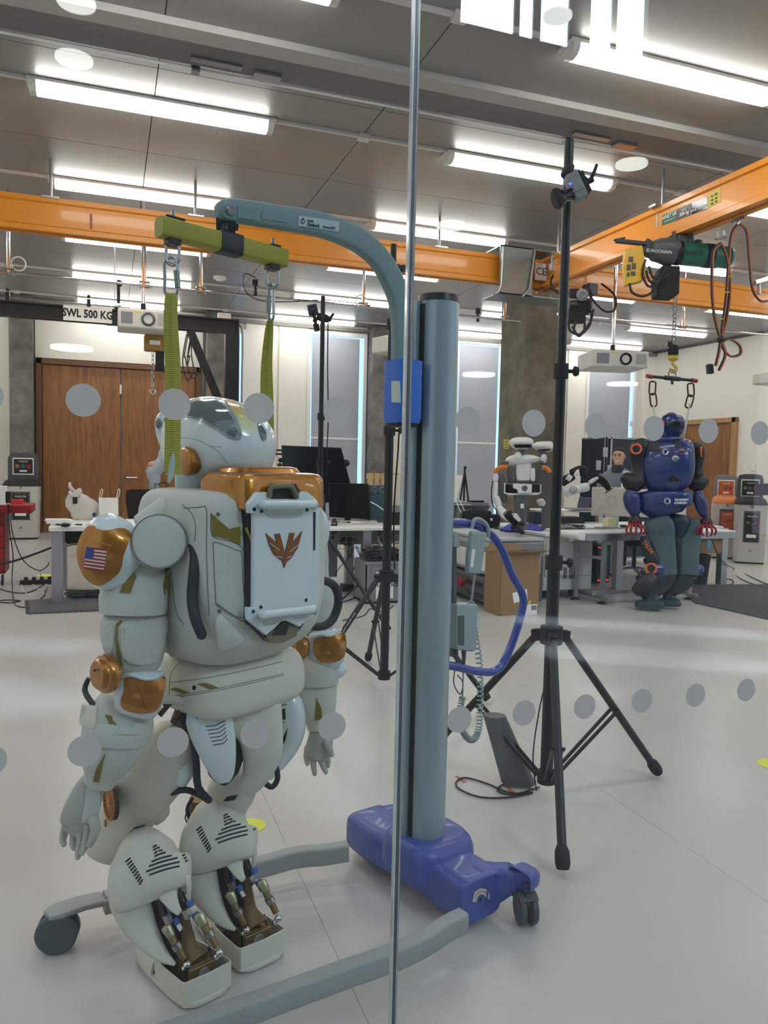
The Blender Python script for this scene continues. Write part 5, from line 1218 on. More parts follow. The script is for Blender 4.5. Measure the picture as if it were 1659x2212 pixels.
obj('red_mark', MB().bb((OY(194, 475, 8.2).x, 8.212, 3.66), (OY(199, 475, 8.2).x, 8.22, 3.80)), M_red, bm1, smooth=False)
for x in (-.52, .85, 3.6, 6.2, 9.5): obj('hanger', MB().cyl((x, 8.27, 3.9), (x, 8.27, CZ), .014).bb((x - .08, 8.19, 3.9), (x + .08, 8.35, 3.92)), M_steel, bm1)
bm2 = thing('crane_beam', 'yellow bridge rail on the right with signs, running away from the glass', 'crane beam', (CX, 5, 3.58), 'yellow crane rails')
r2 = prof_beam((CX, 1.6, 3.58), (CX, 8.5, 3.58), .15, .335, 'rail', M_yellow, bm2)
xf = CX - .15 * .36 - .003
def XR(px, py): return OX(px, py, xf)
def sign(poly, m, nm, par=bm2, th=.004): return obj(nm, plate(poly, (xf, 5, 3.7), (1, 0, 0), th), m, par, smooth=False)
sg = sign([(1430, 466), (1461, 453), (1462, 476), (1430, 487)], M_green, 'green_sign')
def txt(body, px, py, size, m, par, bold=0, right=(0, -1, 0), up=(0, 0, 1), xx=None): return text('lettering', body, OX(px, py, xf - .006) if xx is None else xx, right, up, size, m, par, bold=bold)
txt('HOIST UK', 1446, 466, .045, M_inkw, bm2, .001); txt('www.hoistuk.com', 1446, 475, .018, M_inkw, bm2)
sg = sign([(1462, 452), (1493, 439), (1494, 464), (1462, 476)], M_black, 'load_sign')
txt('SWL', 1478, 453, .03, M_inkw, bm2); txt('500 kg', 1478, 461, .045, M_inkw, bm2, .001)
sign([(1494, 439), (1528, 425), (1529, 451), (1494, 463)], M_blackg, 'name_sign'); txt('JANE CRANES', 1511, 449, .035, M_inkw, bm2)
sign([(1529, 420), (1556, 404), (1557, 436), (1529, 450)], M_ynote, 'yellow_notice')
for a, b in ((1538, 424), (1547, 419), (1538, 432), (1547, 428), (1538, 440), (1547, 435)): obj('notice_print', MB().box(OX(a, b, xf - .003), (.002, .022, .014)), M_ink, bm2, smooth=False)
sign([(1417, 457), (1421, 456), (1421, 492), (1417, 493)], M_alu, 'rail_joint')
for px, py in ((1430, 455), (1205, 560)):
    c = OX(px, py, CX); obj('rail_clamp', MB().bb((CX - .12, c.y - .05, 3.915), (CX + .12, c.y + .05, 3.935)).cyl((CX, c.y, 3.9), (CX, c.y, CZ), .012), M_steel, bm2)
# end carriage: galvanised bracket where the bridge rail meets the long rail
ec_ = thing('end_carriage', 'galvanised steel end carriage joining the two yellow rails', 'crane carriage', (CX - .25, 8.1, 3.4))
cyy = 8.05
obj('carriage_plate', MB().bb((4.28, cyy, 3.42), (4.72, cyy + .02, 3.98)).bb((4.28, cyy, 3.96), (5.3, cyy + .5, 3.98)).bb((4.28, cyy, 3.42), (5.4, cyy + .4, 3.44)), mat('galvanised', srgb(142, 146, 144), .35, metal=.7, var=.1, scale=30), ec_, bevel=.004)
obj('carriage_lip', MB().tube([(4.3, cyy - .02, 3.95), (4.28, cyy - .03, 3.5), (4.24, cyy - .03, 3.42), (4.2, cyy - .03, 3.4)], .016, 6).tube([(4.72, cyy - .02, 3.95), (4.66, cyy - .03, 3.5), (4.56, cyy - .03, 3.4)], .014, 6), mat('galvanised', (0, 0, 0)), ec_)
obj('approval_sign', MB().bb((4.74, cyy - .01, 3.62), (4.9, cyy, 3.82)), M_alu, ec_, smooth=False)
text('lettering', 'CE', (4.82, cyy - .014, 3.72), (1, 0, 0), (0, 0, 1), .12, M_ink, ec_)
obj('end_stop', MB().bb((CX - .1, 7.95, 3.72), (CX + .1, 8.0, 3.95)), M_alu, ec_, bevel=.005)
obj('trailing_cable', MB().tube([(CX - .1, 7.9, 3.66), (CX - .16, 7.85, 3.55), (CX - .1, 7.8, 3.44), (CX + .02, 7.85, 3.46), (CX + .05, 7.9, 3.56)], .012, 8, sub=5).tube([(CX + .35, 7.8, 3.56), (CX + .3, 7.7, 3.4), (CX + .4, 7.6, 3.24), (CX + .55, 7.6, 3.26), (CX + .62, 7.7, 3.45), (CX + .5, 7.8, 3.6)], .012, 8, sub=5), M_blackrub, ec_)
obj('junction_box', MB().bb((CX + .3, 7.75, 3.45), (CX + .42, 7.9, 3.58)).cyl((CX + .36, 7.8, 3.45), (CX + .36, 7.8, 3.3), .02), M_greydark, ec_, bevel=.005)

# electric chain hoist, green drum, yellow receiver
DHo = DEP(OX(1480, 550, CX))
ho_ = thing('chain_hoist', 'green and black electric chain hoist under the right yellow rail', 'hoist', P(1480, 600, DHo))
def PH(px, py, d=0.0): return P(px, py, DHo + d)
obj('motor_drum', MB().lathe([(.06, -.0), (.09, .01), (.095, .05), (.105, .06), (.105, .40), (.098, .41), (.098, .50), (.08, .52), (.001, .525)], PH(1457, 546), PH(1543, 554) - PH(1457, 546), 28), M_green, ho_, ang=40)
dax = (PH(1543, 554) - PH(1457, 546)).normalized(); L_ = (PH(1543, 554) - PH(1457, 546)).length
obj('drum_cap', MB().lathe([(.109, .0), (.109, .07), (.107, .07)], PH(1521, 552), dax, 28).lathe([(.1, 0), (.109, .01), (.109, .06)], PH(1455, 546), dax, 28), M_black, ho_, ang=40)
text('lettering', 'VERLINDE', PH(1493, 544, -.14), dax, ZU, .048, M_ink, ho_, bold=.001)
obj('gear_case', MB().limb([(1408, 545, 20, DHo, 1), (1425, 542, 26, DHo, 1), (1450, 545, 30, DHo, 1), (1462, 548, 22, DHo, 1)], n=20, sup=2.6, roundcap=.3), M_greydark, ho_, ang=50)
text('lettering', 'EUROCHAIN', PH(1424, 543, -.15), dax, ZU, .04, M_inkw, ho_)
obj('chain_bag', plate([(1432, 572), (1470, 574), (1468, 634), (1458, 640), (1420, 638), (1418, 600)], PH(1440, 600, -.05), FW, .16), M_blackm, ho_, bevel=.01)
rc_ = obj('receiver', plate([(1352, 538), (1388, 529), (1397, 580), (1390, 606), (1353, 616), (1348, 575)], PH(1370, 570, -.1), FW, .08), mat('receiver_yellow', srgb(226, 176, 36), .45), ho_, bevel=.008)
for k, (a, b, c_, d_) in enumerate(((1359, 554, 1368, 564), (1355, 571, 1363, 583), (1366, 568, 1374, 580), (1355, 588, 1361, 596), (1364, 586, 1373, 594))): obj('receiver_button', plate([(a, b), (c_, b), (c_, d_), (a, d_)], PH(1370, 570, -.112), FW, .012), M_greydark, rc_, bevel=.002)
obj('receiver_bracket', MB().bar(PH(1330, 520, -.05), PH(1395, 527, -.05), .06, .03).bar(PH(1388, 530), PH(1415, 545), .1, .12).bar(PH(1326, 519, -.06), PH(1350, 514, -.06), .03, .015), M_black, ho_, bevel=.003)
hcab = MB()
for L in ([(1395, 560), (1388, 590), (1400, 618), (1420, 612), (1425, 595)], [(1360, 612), (1366, 632), (1390, 640), (1412, 628), (1418, 610)], [(1402, 575), (1410, 598), (1430, 602), (1445, 590)], [(1396, 585), (1402, 605), (1415, 610), (1432, 590), (1440, 575)]): hcab.tube([PH(*p, -.12) for p in L], .011, 8, sub=5)
obj('hoist_cables', hcab, M_blackrub, ho_)
obj('hoist_trolley', MB().box((CX, DHo and OX(1460, 510, CX).y, 3.52), (.16, .3, .1)).cyl(PH(1455, 500), PH(1462, 530), .02).cyl(PH(1490, 508), PH(1494, 530), .03).cyl(PH(1510, 520), PH(1505, 536), .035), M_greydark, ho_, bevel=.006)
def chain(a, b, m, par, r=.006, n=None, nm='chain'):
    a = V(a); b = V(b); L = (b - a).length; n = n or max(4, int(L / (r * 5.2))); mb = MB(); t = (b - a).normalized(); s1 = t.orthogonal().normalized(); s2 = t.cross(s1)
    for k in range(n):
        c = a.lerp(b, (k + .5) / n); s_ = s1 if k % 2 else s2; hl = L / n * .68; w_ = r * 1.6
        mb.tube([c + t * hl, c + s_ * w_ + t * hl * .5, c + s_ * w_ - t * hl * .5, c - t * hl, c - s_ * w_ - t * hl * .5, c - s_ * w_ + t * hl * .5, c + t * hl], r * .5, 4, sub=2, cap=False)
    return obj(nm, mb, m, par)
DB_ = 8.0
chain(PH(1461, 570), P(1455, 742, DB_), M_steel, ho_, .011)
hk = obj('hook_block', MB().lathe([(.02, .0), (.05, .02), (.055, .06), (.055, .14), (.03, .16)], P(1454, 778, DB_), ZU, 6), M_blackm, ho_)
obj('block_band', MB().lathe([(.025, -.02), (.055, .0), (.058, .035)], P(1454, 776, DB_), ZU, 16), mat('hook_yellow', srgb(214, 190, 60), .4), hk)
obj('hook', MB().tube([P(*p, DB_) for p in ((1454, 778), (1453, 786), (1459, 792), (1460, 799), (1455, 804), (1448, 802), (1447, 796))], [.012, .014, .018, .02, .017, .012, .007], 10, sub=3), mat('hook_yellow', (0, 0, 0)), hk)
# festoon cables hanging from the bridge rail
M_ocab = mat('orange_cable', srgb(170, 92, 54), .5)
DF = DEP(OX(1595, 480, CX))
fs = thing('cable_festoon', 'bundle of black and orange control cables looped from the right yellow rail', 'cable', P(1560, 640, DF))
def PF(px, py, d=0): return P(px, py, DF + d)
loops = [[(1595, 482), (1580, 505), (1573, 560), (1568, 640), (1560, 700), (1556, 730)], [(1597, 484), (1612, 500), (1618, 560), (1624, 620), (1640, 648), (1659, 650), (1690, 640)],
         [(1557, 525), (1540, 545), (1537, 620), (1542, 680), (1553, 725)], [(1558, 528), (1570, 560), (1576, 620), (1570, 680), (1557, 728)], [(1556, 730), (1552, 760), (1545, 790)], [(1557, 735), (1566, 765), (1552, 800)], [(1556, 740), (1575, 732), (1596, 745), (1598, 764), (1580, 770), (1565, 758), (1556, 738)]]
for i, L in enumerate(loops):
    obj('cable', MB().tube([PF(x, y) for x, y in L], .010, 8, sub=5), M_blackrub, fs)
    obj('cable', MB().tube([PF(x + 3, y + 1, -.012) for x, y in L], .006, 6, sub=5), M_ocab, fs)
obj('cable_trolley', MB().bar(PF(1582, 478), PF(1606, 470), .05, .03).bar(PF(1594, 474), PF(1595, 486), .03, .02).bar(PF(1550, 500), PF(1552, 515), .02, .02).bar(PF(1564, 498), PF(1566, 512), .02, .02).bar(PF(1546, 515), PF(1568, 512), .04, .02), M_steel, fs, bevel=.002)
obj('cable_knot', MB().ball(PF(1556, 733, -.01), .03, 12, 8), M_blackrub, fs)
pl_ = plate([(1529, 786), (1541, 786), (1543, 806), (1531, 806)], PF(1535, 795), FW, .05); obj('pendant_plug', pl_, M_black, fs, bevel=.004)
for px, py in ((1545, 605), (1578, 598), (1571, 632), (1558, 690)): obj('cable_tie', MB().torus(PF(px, py), ZU, .016, .006, 12, 6), mat('hook_yellow', (0, 0, 0)), fs)
# second small carriage end on the far right
obj_r = thing('rail_bracket', 'grey steel bracket on the right edge under the ceiling', 'bracket', P(1650, 605, 8.6))
obj('bracket_arm', MB().bar(P(1628, 612, 8.6), P(1680, 596, 8.6), .1, .05).cyl(P(1640, 610, 8.6), P(1640, 636, 8.6), .02), M_steel, obj_r, bevel=.004)

# ---- sensor pipes under the ceiling
PY, PZ = 9.4, 3.41
pp = thing('sensor_pipe', 'thin steel scaffold pipe hung below the ceiling, left half of the room', 'pipe', (1, PY, PZ), 'ceiling pipes')
xr_ = OY(1090, 690, PY).x
obj('pipe', MB().tube([(LX, PY, PZ), (xr_ + .25, PY, PZ)], .017, 10), M_chrome, pp)
for px in (20, 312, 433, 783, 1088):
    x = OY(px, 620, PY).x
    obj('drop_rod', MB().cyl((x, PY - .05, PZ - .02), (x, PY - .05, CZ), .019), M_chrome, pp)
    obj('pipe_clamp', MB().bb((x - .06, PY - .08, PZ - .03), (x + .06, PY - .02, PZ - .01)).bb((x - .06, PY - .08, PZ + .02), (x + .06, PY - .02, PZ + .035)).cyl((x - .045, PY - .05, PZ - .05), (x - .045, PY - .05, PZ + .05), .005).cyl((x + .045, PY - .05, PZ - .05), (x + .045, PY - .05, PZ + .05), .005), M_steel, pp)
pp2 = thing('sensor_pipe', 'thin steel scaffold pipe hung below the ceiling, right half of the room', 'pipe', (8, 9.7, 3.7), 'ceiling pipes')
a_, b_ = OY(1205, 660, 9.0), OY(1659, 748, 9.0)
a_ = P(1205, 657, DEP((5.9, 9.2, 3.6))); PY2 = a_.y; PZ2 = OY(1480, 706, PY2).z
obj('pipe', MB().tube([(a_.x, PY2, PZ2), (12.2, PY2, PZ2)], .017, 10), M_chrome, pp2)
for px in (1325, 1472):
    x = OY(px, 690, PY2).x
    obj('drop_rod', MB().cyl((x, PY2 - .04, PZ2 - .02), (x, PY2 - .04, CZ), .019), M_chrome, pp2)
    obj('pipe_clamp', MB().bb((x - .06, PY2 - .07, PZ2 - .03), (x + .06, PY2 - .01, PZ2 - .01)).cyl((x - .045, PY2 - .04, PZ2 - .05), (x - .045, PY2 - .04, PZ2 + .05), .005).cyl((x + .045, PY2 - .04, PZ2 - .05), (x + .045, PY2 - .04, PZ2 + .05), .005), M_steel, pp2)
cr_ = MB()
for px, py in ((30, 572), (772, 640)):
    cr_.torus(OY(px + 5, py - 3, PY - .07), (0, 1, 0), .06, .005, 20, 6)
# coils of cable on the pipe
for px, py, wh in ((40, 570, 'left'), (780, 650, 'middle')):
    tag(obj('cable_coil', MB().torus(OY(px, py, PY - .05), (0, 1, .1), .075, .006, 24, 6).torus(OY(px, py, PY - .07), (0.1, 1, 0), .07, .005, 24, 6), M_white), 'white cable coil hanging on the ceiling pipe, %s' % wh, 'cable', 'coils on the pipe')
tag(obj('pipe_cable', MB().tube([OY(x, y, PY - .02) for x, y in ((553, 600), (528, 592), (530, 628), (560, 648), (620, 652), (700, 648), (770, 655), (800, 660))], .006, 6, sub=4), M_black), 'thin black cable drooping along the ceiling pipe', 'cable')

# ---- tracking cameras hung from the pipe
def mocap(px, py, D, s, label, ring=True, tilt=0):
    c = P(px, py, D); t = thing('tracking_camera', label, 'camera', c, 'tracking cameras')
    X_ = RT * cos(tilt) + UP * sin(tilt); Y_ = -FW; Z_ = UP * cos(tilt) - RT * sin(tilt)
    obj('body', MB().box(c, (.075 * s, .07 * s, .075 * s), ax=(X_, Y_, Z_)), M_black, t, bevel=.006 * s)
    obj('lens', MB().lathe([(.026 * s, 0), (.026 * s, .012 * s), (.018 * s, .016 * s), (.016 * s, .008 * s), (.001, .008 * s)], c + Y_ * (.034 * s), Y_, 20), mat('lens_glass', srgb(34, 36, 70), .08), t)
    obj('mount', MB().cyl(c - Z_ * (.03 * s), c - Z_ * (.11 * s), .012 * s).ball(c - Z_ * (.08 * s), .02 * s, 10, 6).cyl(c - Z_ * (.11 * s), c - Z_ * (.16 * s), .022 * s), M_blackm, t)
    return t
mocap(552, 611, 9.22, .95, 'small black tracking camera on the pipe right of the green bar')
mocap(256, 668, 8.93, 1, 'small black tracking camera beside the left projector')
obj('camera_stem', MB().cyl(P(256, 605, 8.93), P(256, 655, 8.93), .018).ball(P(258, 612, 8.93), .04, 10, 6), M_blackm, bpy.data.objects['tracking_camera.001'])
mocap(1032, 672, 10.4, .9, 'small black tracking camera right of the lift column')
mocap(1446, 742, DEP((8.2, PY2, PZ2)), 1.0, 'small black tracking camera behind the crane hook')
wn = thing('cable_winch', 'black winch motor hanging right of the tall stand', 'winch', P(1250, 640, 7.6))
obj('motor', MB().lathe([(.07, 0), (.085, .01), (.085, .2), (.07, .22)], P(1226, 662, 7.6), RT, 20), M_black, wn)
obj('motor_mount', MB().box(P(1244, 684, 7.6), (.17, .12, .12), ax=(RT, FW, UP)).box(P(1240, 640, 7.6), (.1, .08, .14), ax=(RT, FW, UP)), M_blackm, wn, bevel=.008)
obj('guide_roller', MB().lathe([(.055, 0), (.06, .02), (.03, .03), (.02, .02)], P(1257, 638, 7.5), -FW, 20), M_greymid, wn)
tag(obj('winch_cables', merge(*[MB().tube([P(x, y, 7.55) for x, y in L], .012, 8, sub=5) for L in ([(1278, 672), (1275, 700), (1255, 722), (1232, 715), (1228, 695)], [(1262, 690), (1262, 712), (1250, 726), (1236, 705)], [(1245, 690), (1240, 712), (1252, 722), (1275, 695), (1282, 668)])]), M_blackrub), 'loops of black cable hanging under the black winch motor', 'cable')

# ---- projectors
M_proj = mat('projector_white', srgb(214, 212, 206), .45, var=.01)
def projector(px0, px1, py0, py1, D, label, side=.0, rod=None):
    a = P(px0, py1, D); b = P(px1, py0, D); c = (a + b) / 2; w_ = (px1 - px0) * D / FPX; h_ = (py1 - py0) * D / FPX * .72
    t = thing('projector', label, 'projector', c, 'ceiling projectors')
    X_ = V((1, 0, 0)); an = radians(side); X_ = V((cos(an), sin(an), 0)); Y_ = V((-sin(an), cos(an), 0))
    bd = obj('body', MB().box(c, (w_, w_ * .8, h_), ax=(X_, Y_, ZU)), M_proj, t, bevel=.02, seg=3)
    f = c - Y_ * (w_ * .4)
    obj('lens', MB().lathe([(h_ * .36, -.01), (h_ * .36, .012), (h_ * .28, .012), (h_ * .24, .0), (.001, -.004)], f + X_ * (w_ * .08), -Y_, 24), M_blackg, t)
    for k in range(9): obj('vent_slat', MB().box(f + X_ * (w_ * (.27 + .022 * k)), (.004, .006, h_ * .62), ax=(X_, Y_, ZU)), M_greymid, t, smooth=False)
    obj('vent_slats', MB().box(f - X_ * (w_ * .33), (w_ * .22, .006, h_ * .6), ax=(X_, Y_, ZU)), M_greymid, t, smooth=False)
    obj('label', MB().box(f - X_ * (w_ * .12) + ZU * (h_ * .33), (.07, .004, .02), ax=(X_, Y_, ZU)), M_ynote, t, smooth=False)
    top = c + ZU * (h_ / 2)
    obj('bracket', MB().bb((top.x - .12, top.y - .1, top.z), (top.x + .12, top.y + .1, top.z + .02)).cyl(top, top + ZU * .1, .03), M_black, t)
    obj('drop_rod', MB().cyl(top + ZU * .1, V((top.x, top.y, CZ)), .021), M_chrome, t)
    return t
projector(257, 362, 668, 724, 8.8, 'white projector hanging before the black beam, left')
projector(1262, 1383, 757, 806, 9.3, 'white projector hanging high on the right', side=-14)
projector(812, 880, 724, 772, 9.9, 'white projector half hidden behind the lift arm', side=20)
projector(1644, 1740, 800, 836, 10.2, 'white projector cut by the right edge of the picture')

# ---- black gantry with load sign and small chain hoist
gy = 9.6
gx1 = OY(515, 720, gy).x; gz = OY(300, 690, gy).z
ga = thing('gantry_frame', 'black steel gantry frame spanning in front of the oak double doors', 'gantry', (gx1 - 1.5, gy, 0))
hb2 = .085
obj('beam', MB().bb((-2.9, gy - .06, gz - hb2), (gx1, gy + .06, gz - hb2 + .018)).bb((-2.9, gy - .06, gz + hb2 - .018), (gx1, gy + .06, gz + hb2)).bb((-2.9, gy - .02, gz - hb2), (gx1, gy, gz + hb2)).bb((gx1 - .02, gy - .06, gz - hb2), (gx1, gy + .06, gz + hb2)), M_black, ga, smooth=False)
px1 = gx1 - .08
for x in (px1, -2.8):
    obj('post', MB().bb((x - .085, gy - .06, .02), (x + .085, gy + .06, gz - hb2)), M_black, ga, bevel=.004)
    obj('foot_plate', MB().bb((x - .15, gy - .35, 0), (x + .15, gy + .35, .03)), M_black, ga, bevel=.004)
obj('brace', MB().bar((px1 - .5, gy, gz - hb2), (px1 - .05, gy, gz - 1.15), .09, .09), M_black, ga, bevel=.003)
sa = OY(137, 693, gy - .03); sb = OY(242, 702, gy - .03)
obj('load_sign', MB().bb((sa.x, gy - .068, gz - .085), (sb.x, gy - .062, gz + .085)), M_paper, ga, smooth=False)
text('lettering', 'SWL 500 KG', ((sa.x + sb.x) / 2, gy - .07, gz + .0), (1, 0, 0), ZU, .125, M_ink, ga, bold=.004, fit=.56)
obj('track_rod', MB().cyl((-2.9, gy - .05, gz + hb2 + .03), (sb.x + .2, gy - .05, gz + hb2 + .03), .01), M_steel, ga)
for px in (18, 192): 
    x = OY(px, 670, gy).x; obj('rod_knob', MB().bb((x - .02, gy - .07, gz + hb2), (x + .02, gy - .03, gz + hb2 + .09)).ball((x, gy - .05, gz + hb2 + .12), .02, 8, 6), M_black, ga)
gc = MB()
for k, (a, d_) in enumerate((((395, 418), 822), ((405, 432), 818), ((398, 410), 790))):
    gc.tube([OY(a[0] + 8, 722, gy - .08), OY(a[0], 770, gy - .08), OY(a[0] + 2, d_ - 20, gy - .08), OY((a[0] + a[1]) / 2, d_, gy - .08), OY(a[1], d_ - 22, gy - .08), OY(a[1] - 4, 770, gy - .08), OY(a[0] + 18, 722, gy - .08)], .007, 6, sub=5)
obj('hanging_cable', gc, M_blackrub, ga)
tag(obj('sensor_box', MB().bb((gx1 - .25, gy - .05, gz + hb2), (gx1 - .1, gy + .05, gz + hb2 + .07)), M_white, bevel=.005), 'small white box on the right end of the black gantry', 'box')
tag(obj('grey_cable', MB().tube([OY(503, 697, gy), OY(520, 705, gy), OY(524, 740, gy), OY(522, 860, gy), V((gx1 + .06, gy, .02))], .012, 8, sub=3), mat('grey_cable', srgb(150, 152, 156), .5)), 'thick grey cable running down beside the black gantry post', 'cable')
ch = thing('chain_hoist', 'small yellow chain hoist on the black gantry', 'hoist', OY(330, 742, gy - .02))
c_ = OY(334, 742, gy - .02)
obj('hoist_body', MB().box(c_, (.24, .15, .19)), mat('old_yellow', srgb(160, 122, 40), .5, var=.1), ch, bevel=.02)
obj('maker_plate', MB().box(c_ - V((0, .078, 0)) + V((.0, 0, .0)), (.12, .004, .05)), M_paper, ch, smooth=False)
obj('hoist_hanger', MB().bb((c_.x - .05, c_.y - .03, c_.z + .09), (c_.x + .05, c_.y + .03, gz - hb2)), M_black, ch)
obj('chain_container', MB().box(c_ + V((.06, 0, -.2)), (.1, .09, .24)), M_blackm, ch, bevel=.02)
chain(c_ + V((-.02, 0, -.1)), c_ + V((-.02, 0, -.48)), M_steel, ch, .009)
obj('chain_hook', MB().cyl(c_ + V((-.02, 0, -.46)), c_ + V((-.02, 0, -.52)), .02).torus(c_ + V((-.02, 0, -.57)), (0, 1, 0), .03, .011, 18, 8), M_steel, ch)
xs_ = thing('exit_sign', 'small pale green exit sign above the doors', 'sign', P(248, 688, 9.9))
obj('sign_panel', MB().box(P(248, 688, 9.9), (.2, .03, .2)), mat('exit_green', srgb(120, 190, 190), .4, emit=.4), xs_, bevel=.004)
c = P(248, 680, 9.9); obj('drop_rod', MB().cyl(c, V((c.x, c.y, CZ)), .006), M_steel, xs_)
tag(obj('dome_camera', MB().lathe([(.0, 0), (.05, .01), (.06, .03), (.1, .035), (.1, .07)], FL(475, 608, CZ - .07), ZU, 20), M_white), 'small white dome camera on the ceiling', 'camera')

# ---- tall black tripod stands with cameras
def tripod(cx, cy, top, hub, ang0, reach, name_label, r0=.027, r1=.019, joints=(1.05, 2.0), base=.08, rise=.0, kb=(.5,)):
    t = thing('lighting_stand', name_label, 'tripod', (cx, cy, 0), 'black tripod stands')
    obj('lower_tube', MB().cyl((cx, cy, base), (cx, cy, joints[0] + .03), r0, n=20), M_black, t)
    obj('upper_tube', MB().cyl((cx, cy, joints[0]), (cx, cy, joints[1] + .02), r1 + .003, n=18).cyl((cx, cy, joints[1]), (cx, cy, top), r1, n=18), M_black, t)
    for j, rr in zip(joints, (r0, r1 + .003)):
        cl = obj('clamp_collar', MB().cyl((cx, cy, j - .03), (cx, cy, j + .03), rr + .009, n=18), M_blackm, t)
        obj('clamp_knob', MB().cyl((cx, cy, j), V((cx, cy, j)) + RT * (rr + .035), .008).lathe([(.018, 0), (.022, .006), (.018, .02), (.001, .022)], V((cx, cy, j)) + RT * (rr + .03), RT, 8), M_blackm, cl)
    hb3 = MB().cyl((cx, cy, hub - .055), (cx, cy, hub + .02), r0 + .02, n=20)
    for k in range(3):
        a = ang0 + k * 2 * pi / 3; d = V((cos(a), sin(a), 0)); hb3.bar(V((cx, cy, hub - .02)) + d * .03, V((cx, cy, hub - .03)) + d * .085, .035, .05)
    obj('leg_hub', hb3, M_blackm, t, bevel=.003)
    lc = obj('brace_collar', MB().cyl((cx, cy, base), (cx, cy, base + .05), r0 + .012, n=18), M_blackm, t)
    for k in range(3):
        a = ang0 + k * 2 * pi / 3; d = V((cos(a), sin(a), 0)); s_ = V((-d.y, d.x, 0))
        h0 = V((cx, cy, hub - .03)) + d * .07; ft_ = V((cx, cy, .03)) + d * reach
        lg = obj('leg', MB().tube([h0, ft_], .017, 14), M_black, t)
        obj('rubber_foot', MB().lathe([(.018, -.07), (.026, -.05), (.027, -.01), (.022, .008), (.001, .01)], ft_, (ft_ - h0).normalized(), 14), M_blackm, lg)
        m_ = h0.lerp(ft_, .52)
        obj('leg_brace', MB().bar(V((cx, cy, base + .025)) + d * (r0 + .01) + s_ * .014, m_ + s_ * .02, .006, .016).bar(V((cx, cy, base + .025)) + d * (r0 + .01) - s_ * .014, m_ - s_ * .02, .006, .016).cyl(m_ - s_ * .028, m_ + s_ * .028, .007, n=8), M_black, t, smooth=False)
    return t
import math as _m
TA = V((1.765, 2.76, 0)); f1 = FL(1215, 1890); an0 = atan2(f1.y - TA.y, f1.x - TA.x)
za = lambda py, c, px=1200: None
def zat(px, py, c): return OP(px, py, c, V((ray(px, py).x, ray(px, py).y, 0))).z
t1 = tripod(TA.x, TA.y, zat(1228, 303, TA), zat(1185, 1372, TA) + .02, an0, (f1 - TA).length, 'tallest black tripod stand, nearest, right of the lift column', joints=(zat(1195, 1215, TA), zat(1212, 802, TA)), base=.07)
TB = FL(829, 1490); TB.z = 0
t2 = tripod(TB.x, TB.y, zat(853, 528, TB), zat(838, 1238, TB), radians(200), .66, 'black tripod stand behind the lift column with white lettering on a leg', joints=(zat(845, 930, TB), zat(850, 700, TB)), base=.07)
lgp = [V((TB.x, TB.y, zat(838, 1238, TB) - .03)) + V((cos(radians(200)), sin(radians(200)), 0)) * .07, V((TB.x, TB.y, .03)) + V((cos(radians(200)), sin(radians(200)), 0)) * .66]
ldir = (lgp[1] - lgp[0]).normalized()
text('lettering', 'On Stage Stands', lgp[0].lerp(lgp[1], .38) - FW * .019, -ldir if ldir.z > 0 else ldir, UP * 1 + RT * .5, .026, M_inkw, t2, bold=.0008)
TC_ = P(692, 1000, 6.45); TC_.z = 0
t3 = tripod(TC_.x, TC_.y, zat(698, 640, TC_), zat(688, 1150, TC_), radians(-32), .62, 'black tripod stand behind the white robot with two cameras on top', joints=(zat(692, 1000, TC_), zat(694, 900, TC_)), base=.07)
# stand cables
tag(obj('stand_cable', MB().tube([V((TC_.x + .04, TC_.y - .02, zat(710, y, TC_))) + RT * (dx * .004) for y, dx in ((690, 0), (800, 1), (900, 4), (1000, 2), (1120, 0))], .005, 6, sub=4), M_black), 'thin black cable hanging down the rear stand', 'cable')
tag(obj('stand_cable', MB().tube([V((TB.x + .03, TB.y - .02, 0)) + ZU * zat(865, y, TB) + RT * (dx * .004) for y, dx in ((620, 0), (800, 2), (930, 6), (1100, 1), (1230, 4))], .005, 6, sub=4), M_black), 'thin black cable hanging down the middle stand', 'cable')
# cameras of the near stand
mc = thing('tracking_camera', 'tracking camera with blue lights clamped to the tallest stand', 'camera', P(1236, 400, 2.95), 'tracking cameras')
Dn = DEP(TA + ZU * 2.3) - .04
ca = P(1243, 405, Dn - .06); xa = (RT * .9 + UP * .42).normalized(); za_ = (UP * .9 - RT * .42).normalized(); ya = FW
obj('body', MB().box(ca, (.05, .06, .105), ax=(xa, ya, za_)), M_greymid, mc, bevel=.004)
obj('side_grille', MB().box(ca + xa * .028, (.012, .056, .1), ax=(xa, ya, za_)).box(ca + xa * .04, (.012, .05, .085), ax=(xa, ya, za_)), M_blackm, mc, bevel=.002)
obj('front_panel', MB().box(ca - ya * .031, (.036, .003, .05), ax=(xa, ya, za_)), M_steel, mc, bevel=.001)
la = (-RT * .88 - UP * .38 - FW * .25).normalized()
obj('lens_barrel', MB().lathe([(.024, 0), (.024, .035), (.028, .04), (.028, .062), (.040, .064), (.041, .070), (.026, .071)], ca + la * .02 - UP * .02, la, 28), M_blackg, mc, ang=40)
obj('ring_led', MB().ball(P(1207, 413, Dn - .09), .004, 8, 6).ball(P(1232, 397, Dn - .10), .005, 8, 6), mat('blue_led', srgb(40, 60, 255), .3, emit=4, ecol=srgb(40, 70, 255)), mc)
obj('clamp', MB().limb([(1222, 380, 12, Dn, 1), (1228, 368, 12, Dn, 1), (1236, 358, 6, Dn, 1)], n=12, roundcap=.5).limb([(1258, 388, 10, Dn, 1), (1270, 392, 7, Dn, 1), (1282, 388, 5, Dn, 1)], n=10).limb([(1274, 390, 5, Dn, 1), (1282, 375, 4, Dn, 1), (1289, 356, 3, Dn, 1)], n=10, roundcap=.6), M_blackm, mc)
